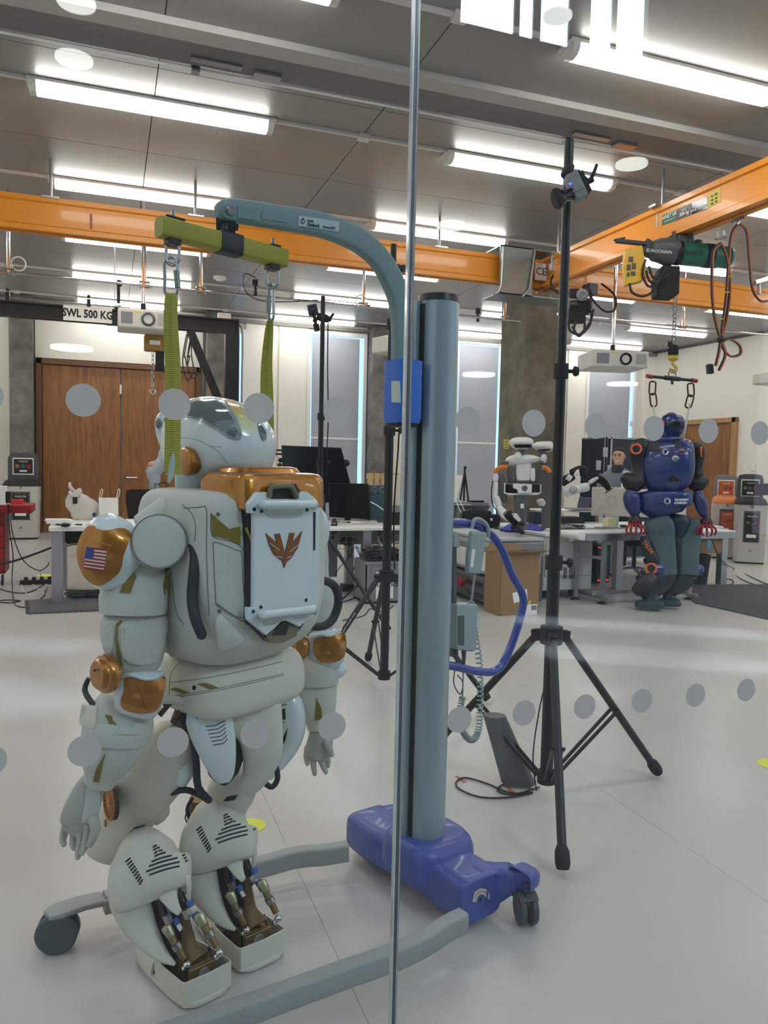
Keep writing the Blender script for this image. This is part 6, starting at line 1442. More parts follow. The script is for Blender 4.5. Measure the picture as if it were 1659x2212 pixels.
for px, py, lb_ in ((673, 672, 'left tracking camera on top of the stand behind the robot'), (660, 676, 'second tracking camera on top of the stand behind the robot')):
    pass
mocap(676, 670, 6.4, 1.1, 'left tracking camera on top of the stand behind the robot', tilt=.2)
q_ = thing('camera_clamp', 'black ball clamp with handle near the top of the rear stand', 'clamp', P(700, 690, 6.4))
obj('clamp_body', MB().limb([(688, 684, 8, 6.4, 1), (702, 688, 9, 6.4, 1), (714, 690, 5, 6.4, 1)], roundcap=.5).limb([(712, 690, 3, 6.4, 1), (720, 678, 2.5, 6.4, 1)], n=8, roundcap=.5), M_blackm, q_)
q_ = thing('tracking_camera', 'dark tracking camera behind the curved lift arm', 'camera', P(868, 578, 4.9), 'tracking cameras')
obj('body', MB().box(P(872, 580, 4.85), (.08, .06, .03), ax=(RT, FW, UP)).bar(P(858, 572, 4.85), P(866, 600, 4.85), .03, .03), M_black, q_, bevel=.003)
# loose floor cable and the rolled light shade by the near stand
tag(obj('floor_cable', MB().tube([FL(x, y, .006) for x, y in ((1150, 1712), (1100, 1722), (1040, 1722), (995, 1706), (985, 1690), (1005, 1680), (1050, 1692), (1100, 1712), (1140, 1712), (1140, 1692), (1090, 1694), (1075, 1708), (1110, 1716), (1165, 1700))], .004, 6, sub=5), M_black), 'thin black cable looped on the floor under the tallest stand', 'cable')
tag(obj('stand_wire', MB().tube([TA + V((-.03, -.03, z)) + RT * x for z, x in ((.55, -.0), (.4, -.03), (.2, -.05), (.05, -.03))], .003, 6, sub=4), M_black), 'thin wire hanging beside the foot of the tallest stand', 'cable')
ba = FL(1120, 1690, .02); bb2 = P(1068, 1545, DEP(ba) + .0)
tag(obj('rolled_shade', MB().loft([[c + (RT * cos(t) + (ZU * .3 + V((0, 1, 0))) * (.45 * sin(t))) * r for t in [pi * .0 + 2 * pi * k / 20 for k in range(20)]] for c, r in ((ba, .075), (bb2, .05))]), mat('grey_sheet', srgb(96, 98, 98), .4, var=.08)), 'grey curved sheet metal shade leaning inside the legs of the tallest stand', 'shade')
for L, wh in (([(983, 1678), (990, 1676), (1008, 1688), (1002, 1692)], 'left of the looped cable'), ([(1092, 1700), (1099, 1698), (1112, 1711), (1104, 1713)], 'under the tallest stand')):
    m_ = MB().prism([FL(x, y, .0012) for x, y in L], (0, 0, .0006)); tag(obj('tape_mark', m_, mat('red_tape', srgb(170, 110, 96), .6), smooth=False), 'faded red tape mark on the floor, %s' % wh, 'tape')
for c, r, wh in (((540, 1784), .06, 'behind the robot legs'), ((1670, 1651), .07, 'at the right edge'), ((1632, 1217), .16, 'before the right-hand bins'), ((98, 1243), .1, 'beside the left table leg')):
    tag(obj('floor_marker', MB().lathe([(r, 0), (r, .0015)], FL(*c, .0005), ZU, 32), mat('marker_yellow', srgb(222, 222, 70), .6), smooth=False), 'round yellow floor sticker %s' % wh, 'sticker', 'yellow floor stickers')
# ================================================================ blue humanoid robot hanging on the right
M_tblue = mat('robot_blue', srgb(24, 46, 108), .3, var=.05, coat=.4)
M_tblue2 = mat('forearm_blue', srgb(40, 46, 104), .35, var=.06, coat=.3)
M_tteal = mat('thigh_grey_teal', srgb(66, 88, 96), .5, var=.05)
M_tdark = mat('robot_black', srgb(24, 28, 34), .45, var=.08)
M_oring = mat('orange_ring', srgb(226, 104, 44), .4)
M_rhand = mat('red_finger', srgb(150, 34, 48), .4)
BR = 7.75
Q = lambda L: [(1230 + a / 3.867, 900 + b / 3.867) for a, b in L]
tal = thing('humanoid_robot', 'blue and black humanoid robot hanging from the crane hook on the right', 'robot', FL(1418, 1310))
def PB(px, py, d=0.0): return P(px, py, BR + d)
def LB(L, **k):
    k.setdefault('n', 22); return MB().limb([(a, b, c, BR + d, r) for a, b, c, d, r in L], **k)
tch = LB([(1440, 952, 46, 0, .55), (1440, 962, 54, 0, .6), (1440, 985, 57, -.02, .65), (1440, 1015, 57, -.03, .65), (1441, 1038, 52, -.02, .62), (1442, 1054, 40, 0, .6)], sup=3.2, roundcap=.1)
ch_ = obj('chest', tch, M_tblue, tal, ang=60); cb_ = tch.bvh()
obj('collar', LB([(1386, 962, 6, .0, 1), (1412, 953, 8, -.05, 1), (1440, 950, 10, -.08, 1), (1470, 952, 8, -.05, 1), (1494, 961, 5, 0, 1)], roundcap=.8), M_tblue, ch_)
obj('waist_joint', LB([(1440, 1052, 30, 0, .8), (1440, 1070, 30, 0, .8)]), M_tdark, tal)
belt = LB([(1435, 1062, 50, 0, .6), (1435, 1068, 56, 0, .6), (1435, 1092, 56, 0, .6), (1436, 1100, 48, 0, .6), (1438, 1110, 36, 0, .6)], sup=3.5, roundcap=.08)
bl_ = obj('hip_belt', belt, M_tblue, tal, ang=60); bbv = belt.bvh()
def badge_(cx, cy, r, bv_, par, tilt=0):
    s_ = skin([(cx + r * cos(2 * pi * k / 20), cy + r * sin(2 * pi * k / 20)) for k in range(20)], bv_, .004, 4)
    o = obj('crest_badge', s_, M_inkw, par, smooth=False)
    c = bv_.ray_cast(CP, ray(cx, cy).normalized())[0] - FW * .009
    w_ = BR / FPX * r
    obj('crest_drawing', MB().torus(c, FW, w_ * .78, .0025, 20, 5).bar(c - RT * w_ * .5 - UP * w_ * .45, c + RT * w_ * .5 + UP * w_ * .45, .012, .004, up=FW).bar(c + RT * w_ * .5 - UP * w_ * .45, c - RT * w_ * .5 + UP * w_ * .45, .012, .004, up=FW).bar(c - UP * w_ * .5, c + UP * w_ * .5, .01, .004, up=FW), M_tblue, o)
badge_(1437.5, 976, 6.8, cb_, ch_); badge_(1441.5, 1082.5, 7.2, bbv, bl_)
def onb(px, py, bv_, off=.012):
    h = bv_.ray_cast(CP, ray(px, py).normalized()); return (h[0] if h[0] else PB(px, py)) - FW * off
text('lettering', 'THE UNIVERSITY', onb(1468, 1080, bbv, .05), RT, UP, .030, M_inkw, tal, bold=.001, fit=.145)
text('lettering', 'of EDINBURGH', onb(1466, 1086.5, bbv, .05), RT, UP, .030, M_inkw, tal, bold=.001, fit=.125)
text('lettering', 'PAL', onb(1472, 972, cb_, .03), RT, UP, .03, M_oring, tal, bold=.001)
text('lettering', 'ROBOTICS', onb(1475, 981, cb_, .03), RT, UP, .014, M_oring, tal)
text('lettering', 'TALOS', PB(1400, 1182, -.2), (RT * .55 - UP * .83), (RT * .83 + UP * .55), .05, M_oring, tal, bold=.001)
hh = cb_.ray_cast(CP, ray(1459, 991).normalized())
obj('chest_button', MB().lathe([(.032, -.01), (.034, .006), (.026, .008), (.024, .014), (.012, .016), (.010, .008), (.001, .008)], hh[0], hh[1] if hh[1].dot(FW) < 0 else -hh[1], 24), M_steel, ch_)
s_ = skin(Q([(815, 520), (870, 490), (918, 525), (915, 540), (812, 545)]), cb_, .002, 5); obj('chest_recess', s_, M_tdark, ch_, smooth=False)
s_ = skin(Q([(805, 545), (915, 543), (912, 595), (880, 622), (835, 620), (815, 590)]), cb_, .003, 5); obj('lower_plate', s_, mat('slate_blue', srgb(60, 78, 120), .4), ch_, smooth=False)
s_ = skin(Q([(655, 215), (755, 215), (755, 285), (650, 285)]), cb_, .004, 6)
if s_: obj('shoulder_recess', s_, M_tdark, ch_, smooth=False)
# head
hd_ = LB([(1450, 894, 9, 0, 1), (1450, 900, 20, 0, 1.1), (1451, 912, 27, 0, 1.1), (1452, 926, 26, 0, 1.1), (1448, 940, 18, 0, 1), (1446, 946, 14, 0, 1)], sup=2.3, roundcap=.3)
he = obj('head', hd_, M_tblue, tal, ang=60); hdb = hd_.bvh()
s_ = skin([(1446, 913), (1462, 910), (1476, 912), (1477, 920), (1474, 926), (1455, 926), (1444, 922)], hdb, .004, 4, smooth_poly=2)
obj('visor', s_, M_blackg, he, ang=60)
obj('ear_ring', MB().torus(PB(1428, 917, -.09), (-RT * .85 - FW * .5).normalized(), .034, .008, 24, 8).lathe([(.03, 0), (.028, .004), (.001, .004)], PB(1428, 917, -.09), (-RT * .85 - FW * .5), 18), M_oring, he)
obj('neck', LB([(1441, 935, 18, .02, 1), (1440, 950, 17, .02, 1), (1440, 968, 17, .0, 1)]), M_tblue, tal)
s_ = skin(Q([(870, 200), (885, 190), (920, 190), (925, 235), (905, 265), (885, 255)]), cb_, .006, 4)
if s_: obj('neck_recess', s_, M_tdark, ch_, smooth=False)
# arms
def ring_(px, py, R, ax_, par, d=0): 
    c = PB(px, py, d); obj('joint_ring', MB().torus(c, ax_, R * .82, R * .19, 28, 8), M_oring, par); obj('joint_cap', MB().lathe([(R * .7, -.02), (R * .7, .004), (.001, .006)], c, ax_, 24), M_tdark, par)
la_ = obj('upper_arm', LB([(1400, 965, 14, 0, 1), (1382, 966, 20, -.02, 1), (1378, 985, 17, -.02, 1), (1380, 1010, 15, -.02, 1), (1378, 1030, 18, -.02, 1), (1374, 1044, 20, -.02, 1), (1370, 1056, 12, -.02, 1)], roundcap=.3), M_tdark, tal, ang=60)
ring_(1374.5, 970, .056, (-FW * .95 - RT * .3), la_, -.12)
obj('elbow', LB([(1350, 1030, 12, -.02, 1), (1362, 1040, 20, -.02, 1), (1374, 1046, 20, -.02, 1)], roundcap=.6), M_tdark, tal)
obj('forearm', LB([(1366, 1062, 14, -.03, 1), (1364, 1074, 18, -.03, 1), (1368, 1095, 17, -.03, 1), (1372, 1112, 10, -.03, 1)], sup=2.5, roundcap=.3), M_tblue2, tal, ang=60)
ra_ = obj('upper_arm', LB([(1488, 968, 12, .05, 1), (1506, 968, 14, .05, 1), (1510, 985, 13, .05, 1), (1506, 1010, 11, .05, 1), (1507, 1030, 13, .05, 1)], roundcap=.3), M_tdark, tal, ang=60)
ring_(1515, 976, .052, (RT * .85 - FW * .5), ra_, -.02)
obj('elbow', LB([(1494, 1045, 15, .05, 1), (1510, 1044, 17, .03, 1), (1522, 1038, 12, .03, 1)], roundcap=.6), M_tdark, tal)
obj('forearm', LB([(1506, 1062, 10, .03, 1), (1510, 1080, 14, .02, 1), (1517, 1100, 13, .02, 1), (1520, 1114, 8, .02, 1)], sup=2.5, roundcap=.3), M_tblue2, tal, ang=60)
def thand(cx, cy, d):
    h = obj('hand', LB([(cx, cy - 18, 8, d, 1), (cx - 1, cy - 6, 14, d, .8), (cx - 2, cy + 2, 14, d, .8)], roundcap=.3), M_tdark, tal)
    for dx in (-4, 5): obj('knuckle', MB().torus(PB(cx + dx, cy - 4, d - .06), FW, .016, .006, 16, 6), M_rhand, h)
    for i, (x0_, x1_, x2_) in enumerate(((-14, -19, -14), (-7, -10, -6), (0, 1, 2), (7, 12, 9), (13, 20, 17))):
        obj('finger' if i else 'thumb', MB().tube([PB(cx + x0_ * .8, cy, d - .05), PB(cx + x1_, cy + 9, d - .07), PB(cx + x1_, cy + 18, d - .06), PB(cx + x2_, cy + 25 - abs(i - 2) * 2, d - .03)], [.013, .012, .010, .007], 8, sub=3), M_rhand, h)
thand(1373, 1132, -.05); thand(1526, 1134, .0)
# legs
obj('hip_block', LB([(1425, 1112, 22, .05, 1), (1425, 1130, 24, .05, 1), (1428, 1158, 14, .05, 1)], sup=3).limb([(1468, 1112, 20, BR + .05, 1), (1466, 1130, 24, BR + .05, 1), (1468, 1158, 12, BR + .05, 1)], n=22, sup=3), mat('dark_teal', srgb(26, 52, 70), .4), tal, ang=60)
lt = LB([(1418, 1120, 26, 0, .5), (1424, 1140, 32, -.02, .5), (1433, 1170, 25, -.04, .55), (1440, 1205, 20, -.06, .7), (1443, 1240, 19, -.06, .9)], sup=5, roundcap=.08)
lt_o = obj('thigh', lt, M_tteal, tal, ang=60)
obj('thigh_side', LB([(1392, 1158, 9, .0, 1), (1398, 1185, 12, -.02, 1), (1412, 1210, 13, -.04, 1), (1422, 1235, 10, -.04, 1)], sup=3), M_tdark, lt_o)
rt = LB([(1490, 1122, 19, .06, .5), (1491, 1140, 23, .04, .5), (1490, 1175, 21, .02, .55), (1489, 1205, 20, 0, .7), (1488, 1240, 20, 0, .9)], sup=5, roundcap=.08)
rt_o = obj('thigh', rt, M_tteal, tal, ang=60)
obj('inner_leg', LB([(1458, 1130, 10, .06, 1), (1462, 1170, 11, .05, 1), (1466, 1210, 11, .04, 1), (1462, 1240, 10, .04, 1)]), M_tdark, tal)
kn = obj('knee', LB([(1400, 1228, 10, -.06, 1), (1408, 1228, 15, -.06, 1), (1428, 1230, 14, -.06, 1), (1434, 1231, 12, -.06, 1)], roundcap=.2), M_tblue, tal)
ring_(1407, 1228, .058, (-FW * .85 - RT * .5), kn, -.12)
obj('knee', LB([(1498, 1232, 14, .02, 1), (1512, 1231, 13, .02, 1), (1517, 1231, 8, .02, 1)], roundcap=.4), M_tblue, tal)
obj('shin', LB([(1446, 1238, 20, -.05, .9), (1425, 1255, 26, -.02, .9), (1402, 1272, 24, .0, .9), (1386, 1282, 15, .02, .9)], sup=2.8, roundcap=.4), mat('shin_black_blue', srgb(24, 40, 50), .4), tal, ang=60)
obj('shin', LB([(1488, 1240, 20, .02, .9), (1470, 1258, 22, .05, .9), (1450, 1272, 18, .07, .9), (1440, 1282, 12, .08, .9)], sup=2.8, roundcap=.4), mat('shin_black_blue', (0, 0, 0)), tal, ang=60)
obj('shin_pod', LB([(1412, 1246, 14, -.1, .9), (1392, 1262, 18, -.1, .9), (1374, 1278, 12, -.08, .9)], sup=2.6, roundcap=.5), M_tdark, tal)
for cx_, cy_, w_, d_ in ((1403, 1300, 30, -.05), (1440, 1297, 24, .08)):
    obj('ankle', LB([(cx_ + 6, cy_ - 22, 12, d_, 1), (cx_ + 6, cy_ - 12, 13, d_, 1), (cx_ + 6, cy_ - 4, 15, d_, 1)], sup=3), mat('dark_teal', (0, 0, 0)), tal)
    fz_ = FL(cx_, 1309).z
    a_ = PB(cx_, cy_ + 2, d_)
    fm_ = MB().hull([(max(.005, a_.z - .045), 0, 0, .135, .09, 4), (max(.005, a_.z - .045) + .02, 0, 0, .145, .095, 4), (a_.z + .015, .0, 0, .13, .085, 4), (a_.z + .035, .03, 0, .06, .06, 4)], (a_.x, a_.y, 0), (RT * .93 - FW * .3).normalized(), (FW * .93 + RT * .3).normalized(), 30, 1)
    obj('foot', fm_, mat('foot_teal', srgb(36, 62, 70), .5), tal, bevel=.006)
# hanging bar and red carabiners
tb_ = thing('spreader_bar', 'thin black bar with brown ends hanging from the yellow crane hook', 'spreader bar', P(1452, 818, 7.9))
obj('bar', MB().tube([P(1402, 813, 7.85), P(1500, 822, 7.95)], .016, 12), M_black, tb_)
obj('end_cap', MB().cyl(P(1397, 812, 7.84), P(1408, 814, 7.86), .022), M_rhand, tb_); obj('end_cap', MB().cyl(P(1494, 821, 7.94), P(1505, 823, 7.96), .022), M_rhand, tb_)
obj('sling_wrap', MB().tube([P(1436, 816, 7.88), P(1468, 819, 7.92)], .024, 12), M_tdark, tb_)
obj('bow_shackle', MB().tube([P(1446, 816, 7.9), P(1444, 804, 7.9), P(1451, 798, 7.9), P(1459, 804, 7.9), P(1459, 817, 7.9)], .007, 8, sub=3), M_steel, tb_)
obj('bolt', MB().cyl(P(1452, 818, 7.85), P(1452, 830, 7.85), .013), M_tdark, tb_)
M_rcar = mat('maroon_metal', srgb(84, 44, 42), .45, metal=.3)
for i, (px, py, t_, wh) in enumerate(((1409, 838, .05, 'upper left'), (1411, 864, -.12, 'lower left'), (1492, 842, -.08, 'upper right'), (1489, 867, .25, 'lower right'))):
    c = P(px, py, 7.88 if i < 2 else 7.94); u_ = (UP * cos(t_) + RT * sin(t_)); v_ = RT * cos(t_) - UP * sin(t_)
    m_ = MB().tube([c + u_ * a + v_ * b for a, b in ((.066, 0), (.06, .03), (.03, .034), (-.03, .034), (-.06, .026), (-.07, 0), (-.06, -.026), (-.03, -.03), (.03, -.03), (.06, -.024), (.066, 0))], .0085, 8, sub=3)
    tag(obj('carabiner', m_, M_rcar), 'maroon carabiner above the blue robot, %s' % wh, 'carabiner', 'maroon carabiners')
tag(obj('wire_sling', MB().cyl(P(1411, 874, 7.87), P(1417, 912, 7.8), .01), M_steel), 'steel wire sling to the left shoulder of the blue robot', 'sling')
tag(obj('wire_sling', MB().cyl(P(1490, 872, 7.95), P(1475, 952, 7.85), .01), M_steel), 'steel wire sling to the right shoulder of the blue robot', 'sling')

# ================================================================ white two-armed bench robots
M_rwhite = mat('robot_white', srgb(222, 222, 224), .35, var=.02, coat=.2)
M_rgrey = mat('robot_grey', srgb(92, 92, 94), .5)
M_ror = mat('robot_orange', srgb(228, 122, 40), .4)
WR = 8.05
K = lambda L: [(960 + a / 4.484, 900 + b / 4.484) for a, b in L]
wrb = thing('bench_robot', 'white two-armed robot with orange shoulders standing on the grey bench', 'robot', P(1125, 1150, WR))
def LW(L, par, name, m, k=1.0, **kw):
    kw.setdefault('n', 18)
    return obj(name, MB().limb([(960 + a / 4.484, 900 + b / 4.484, c / 4.484, WR + d, r) for a, b, c, d, r in L], **kw), m, par, ang=60)
hw = LW([(745, 205, 70, 0, .7), (745, 225, 108, 0, .7), (745, 262, 116, 0, .7), (745, 300, 85, 0, .7), (745, 318, 50, 0, .7)], wrb, 'head', M_rwhite, sup=2.8, roundcap=.05)
LW([(752, 262, 14, -.16, 1), (752, 300, 14, -.15, 1)], hw, 'lens_band', M_blackg, sup=3) if False else None
obj('face_band', plate(K([(675, 268), (850, 268), (845, 300), (690, 302)]), P(1128, 960, WR - .105), FW, .06), M_blackg, hw, bevel=.01)
obj('head_cap', plate(K([(735, 205), (780, 205), (782, 228), (733, 228)]), P(1128, 950, WR - .05), FW, .1), M_blackm, hw, bevel=.004)
LW([(755, 330, 40, .0, 1), (755, 380, 55, 0, 1), (755, 425, 60, 0, 1)], wrb, 'neck', M_rgrey)
obj('neck_disc', MB().lathe([(.03, 0), (.036, .02), (.001, .024)], P(1118, 984, WR - .08), -FW, 20), M_rwhite, wrb)
LW([(765, 380, 120, 0, .5), (765, 410, 175, 0, .5), (770, 450, 150, 0, .5)], wrb, 'shoulder_yoke', M_rwhite, sup=3, roundcap=.1)
for s_, x_ in ((-1, 560), (1, 960)):
    LW([(620 if s_ < 0 else 920, 445, 14, -.05, 1), (x_ if s_ > 0 else 540, 445, 14, -.05, 1)], wrb, 'shoulder_bar', M_rgrey, n=10)
LW([(770, 450, 72, -.02, .6), (765, 520, 72, -.02, .6), (765, 590, 66, -.02, .6), (765, 620, 60, -.02, .6)], wrb, 'chest', M_rwhite, sup=4, roundcap=.05)
LW([(765, 615, 78, 0, .6), (765, 640, 72, 0, .6)], wrb, 'chest_base', M_rgrey, sup=4)
for x_ in (665, 890): LW([(x_, 500, 62, .02, .7), (x_, 600, 55, .02, .7), (x_, 640, 40, .02, .7)], wrb, 'side_motor', M_rgrey, sup=4)
LW([(855, 500, 22, -.06, 1), (855, 600, 24, -.06, 1), (850, 625, 16, -.06, 1)], wrb, 'side_cover', M_rwhite, sup=3)
for P0 in ([(608, 490), (540, 492), (500, 520), (488, 545)], [(950, 492), (990, 496), (1010, 520), (1018, 540)]):
    LW([(a, b, 20, -.08, .8) for a, b in P0], wrb, 'orange_shoulder', M_ror, sup=3, n=12)
LW([(545, 560, 30, 0, 1), (550, 640, 40, 0, 1), (560, 740, 36, 0, 1), (590, 830, 26, 0, 1)], wrb, 'arm_core', M_rgrey)
for L in ([(495, 555, 22, -.06, 1), (498, 590, 28, -.06, 1), (492, 625, 22, -.06, 1)], [(498, 640, 22, -.06, .9), (495, 700, 24, -.06, .9), (490, 780, 24, -.06, .9)], [(505, 780, 26, -.08, .9), (515, 830, 34, -.08, .9), (530, 880, 30, -.08, .9)], [(530, 880, 30, -.1, .9), (575, 940, 42, -.12, .9), (625, 985, 34, -.14, .9)]):
    LW(L, wrb, 'arm_shell', M_rwhite, sup=2.6, roundcap=.5)
LW([(610, 940, 46, -.14, .8), (650, 985, 42, -.16, .8), (690, 1030, 36, -.18, .8)], wrb, 'wrist', M_blackm, roundcap=.3)
obj('wrist_link', plate(K([(640, 940), (700, 935), (745, 1000), (720, 1020), (680, 985)]), P(1113, 1118, WR - .25), FW, .03), M_rwhite, wrb, bevel=.003)
gr_ = LW([(700, 1040, 66, -.2, .6), (715, 1075, 70, -.2, .6)], wrb, 'gripper', M_blackm, sup=5)
LW([(720, 1065, 28, -.24, 1), (745, 1105, 26, -.26, 1), (760, 1130, 20, -.26, 1)], gr_, 'gripper_tip', M_black, roundcap=.5)
LW([(755, 660, 170, .03, .4), (755, 740, 165, .03, .4)], wrb, 'torso_box', M_blackm, sup=6)
tbx = obj('torso_rim', plate(K([(580, 725), (580, 745), (640, 760), (900, 758), (938, 740), (938, 655), (930, 655), (928, 735), (860, 735), (858, 742), (650, 742), (590, 735), (590, 640), (582, 640)]), P(1128, 1055, WR - .09), FW, .12), M_rwhite, wrb, bevel=.003)
obj('fan_plate', plate(K([(668, 648), (848, 655), (848, 742), (715, 742), (712, 710), (668, 690)]), P(1128, 1055, WR - .12), FW, .05), M_rwhite, wrb, bevel=.006)
obj('fan_grille', MB().torus(P(1133.5, 1054.5, WR - .125), FW, .026, .003, 24, 6).torus(P(1133.5, 1054.5, WR - .125), FW, .017, .003, 20, 6).torus(P(1133.5, 1054.5, WR - .125), FW, .008, .003, 16, 6), M_rgrey, wrb)
LW([(745, 745, 70, 0, 1), (735, 850, 62, 0, 1), (735, 900, 62, 0, 1), (735, 1050, 60, 0, 1), (735, 1085, 70, 0, 1)], wrb, 'pedestal', M_rgrey, sup=4, sub=1)
obj('warning_label', plate(K([(738, 845), (770, 845), (770, 888), (738, 888)]), P(1128, 1093, WR - .13), FW, .01), M_paper, wrb, smooth=False)
obj('arm_cable', MB().tube([P(960 + a / 4.484, 900 + b / 4.484, WR - .12) for a, b in ((470, 620), (455, 720), (465, 840), (510, 920), (490, 965))], .006, 6, sub=5).tube([P(960 + a / 4.484, 900 + b / 4.484, WR - .26) for a, b in ((575, 940), (600, 985), (640, 1010), (670, 1000), (640, 930), (600, 920), (575, 940))], .006, 6, sub=5), M_black, wrb)
# second one behind, only head and arm seen
w2 = thing('bench_robot', 'second white bench robot, its head and arm half hidden by the tall black stand', 'robot', P(1190, 1150, 8.5))
def L2(L, name, m, par=w2, D2=8.5, **kw):
    kw.setdefault('n', 18)
    return obj(name, MB().limb([(960 + a / 4.484, 900 + b / 4.484, c / 4.484, D2 + d, r) for a, b, c, d, r in L], **kw), m, par, ang=60)
L2([(960, 245, 70, 0, .7), (960, 270, 100, 0, .7), (955, 305, 105, 0, .7), (950, 335, 60, 0, .7)], 'head', M_rwhite, sup=2.8, roundcap=.05)
L2([(965, 316, 60, -.12, .3), (965, 330, 60, -.12, .3)], 'face_band', M_blackg, sup=4)
L2([(940, 340, 40, 0, 1), (945, 420, 50, 0, 1)], 'neck', M_rgrey)
L2([(965, 375, 24, -.1, 1), (962, 410, 30, -.1, 1), (965, 440, 24, -.1, 1)], 'neck_disc', M_rwhite, roundcap=.5)
L2([(1000, 450, 80, 0, .6), (1000, 600, 90, 0, .6), (1000, 900, 60, 0, .6), (1000, 1080, 60, 0, .6)], 'trunk', M_rgrey, sup=4, sub=1)
L2([(905, 820, 20, -.2, 1), (935, 830, 40, -.2, .8), (960, 845, 28, -.2, .8)], 'elbow_cover', M_rwhite, roundcap=.6)
for L in ([(1100, 660, 22, -.3, .8), (1150, 710, 30, -.3, .8), (1205, 758, 26, -.3, .8)], [(1215, 735, 36, -.32, .9), (1245, 712, 46, -.32, .9), (1285, 706, 38, -.32, .9), (1330, 695, 36, -.32, .9)], [(1330, 690, 44, -.33, .9), (1385, 680, 42, -.33, .9)], [(1405, 640, 18, -.34, .8), (1440, 618, 20, -.34, .8), (1485, 592, 12, -.34, .8)]):
    L2(L, 'arm_shell', M_rwhite, roundcap=.5, sup=2.6)
obj('joint_disc', MB().torus(P(1238, 1058, 8.1), FW, .035, .004, 24, 6).torus(P(1238, 1058, 8.1), FW, .018, .003, 18, 6), M_rgrey, w2)
for L in ([(1130, 640, 46, -.2, .9), (1180, 610, 44, -.2, .9), (1240, 580, 40, -.2, .9)], [(1240, 545, 40, -.2, 1), (1275, 520, 34, -.2, 1), (1320, 500, 30, -.2, 1)], [(1330, 500, 34, -.15, 1), (1350, 520, 40, -.15, 1), (1345, 570, 34, -.15, 1)], [(1495, 600, 40, -.3, .8), (1550, 640, 34, -.3, .8), (1590, 700, 26, -.3, .8)]):
    L2(L, 'wrist_joint', M_blackm, roundcap=.5)
L2([(1190, 580, 30, -.26, .9), (1225, 605, 30, -.26, .9)], 'arm_band', M_rwhite, sup=3)
L2([(1262, 575, 12, -.28, .9), (1285, 540, 18, -.28, .9), (1300, 515, 10, -.28, .9)], 'finger_plate', M_rwhite, sup=3)
L2([(1560, 735, 8, -.3, 1), (1600, 710, 10, -.3, 1), (1628, 685, 8, -.3, 1)], 'gripper_plate', M_steel, sup=4)
# ---- robot bench: mobile platform and white cabinet
bY = 6.68
xa_ = OY(1057, 1250, bY).x; xb_ = OY(1172, 1250, bY).x; xc_ = OY(1278, 1250, bY).x
zt1 = OY(1120, 1163, bY).z; zt2 = OY(1230, 1150, bY).z
mb1 = thing('robot_platform', 'grey mobile robot platform with a dark base and a red button', 'platform', ((xa_ + xb_) / 2, bY + .7, 0))
obj('body', MB().bb((xa_ + .02, bY + .03, .32), (xb_, bY + 1.15, zt1 - .03)), M_greycab, mb1, bevel=.02)
obj('base', MB().bb((xa_ - .03, bY - .02, .05), (xb_, bY + 1.17, .30)), M_greydark, mb1, bevel=.03)
obj('top_plate', MB().bb((xa_, bY, zt1 - .03), (xb_, bY + 1.17, zt1)), M_greycab, mb1, bevel=.005)
for y in (bY + .32, bY + .86): obj('side_panel', MB().bb((xa_ + .0, y - .27, .36), (xa_ + .022, y + .27, zt1 - .12)), M_white, mb1, bevel=.006)
obj('side_trim', MB().bb((xa_ - .005, bY + .05, .56), (xa_ + .03, bY + 1.1, .61)), M_greymid, mb1, bevel=.004)
obj('front_trim', MB().bb((xa_ + .05, bY + .015, .5), (xb_, bY + .035, .55)), M_greymid, mb1, bevel=.004)
obj('front_rail', MB().bb((xa_ + .02, bY + .01, zt1 - .12), (xb_, bY + .035, zt1 - .06)), M_greymid, mb1, bevel=.004)
obj('emergency_button', MB().lathe([(.03, 0), (.03, .03), (.05, .035), (.05, .06), (.001, .07)], (xa_ - .03, bY + .5, .2), (-1, 0, 0), 20), M_red, mb1)
for y in (bY + .08,): obj('bumper_slot', MB().bb((xa_ - .04, y, .2), (xa_ - .025, y + .35, .24)).bb((xa_ - .04, y, .09), (xa_ - .025, y + .35, .13)), M_black, mb1)
for y in (bY + .25, bY + .95): obj('drive_wheel', MB().cyl((xa_ + .1, y, .05), (xa_ + .16, y, .05), .05), M_black, mb1)
bY = 7.0
xb_ = OY(1172, 1250, bY).x; xc_ = OY(1278, 1250, bY).x; zt2 = OY(1230, 1152, bY).z
mb2 = thing('white_cabinet', 'white metal cabinet with three slotted vents right of the tall stand', 'cabinet', ((xb_ + xc_) / 2, bY + .5, 0))
obj('body', MB().bb((xb_ + .005, bY, .1), (xc_, bY + 1.4, zt2 - .03)), M_greycab, mb2, bevel=.01)
obj('top_plate', MB().bb((xb_ + .0, bY - .02, zt2 - .03), (xc_ + .02, bY + 1.42, zt2)), M_white, mb2, bevel=.004)
dr = obj('door', MB().bb((xb_ + .02, bY - .015, .26), (xc_ - .02, bY, zt2 - .1)), M_greycab, mb2, bevel=.003)
hx_ = OY(1237, 1163, bY); obj('door_handle', MB().bb((hx_.x - .06, bY - .03, hx_.z - .03), (hx_.x + .06, bY - .01, hx_.z + .02)), M_paper, dr, bevel=.004)
for px in (1221, 1233, 1245):
    for k in range(14):
        c = OY(px, 1226 + k * 1.75, bY - .016); obj('vent_slot', MB().box(c, (.045, .004, .0045)), M_dark, dr, smooth=False)
for px in (1204, 1212, 1240, 1248, 1262): c = OY(px, 1276, bY - .016); obj('rivet', MB().lathe([(.007, 0), (.001, .004)], (c.x, bY, c.z), (0, -1, 0), 8), M_greydark, mb2)
for x in (xb_ + .12, xc_ - .14): obj('castor', MB().cyl((x - .03, bY + .15, .045), (x + .03, bY + .15, .045), .045).bb((x - .02, bY + .12, .05), (x + .02, bY + .18, .1)), M_black, mb2)
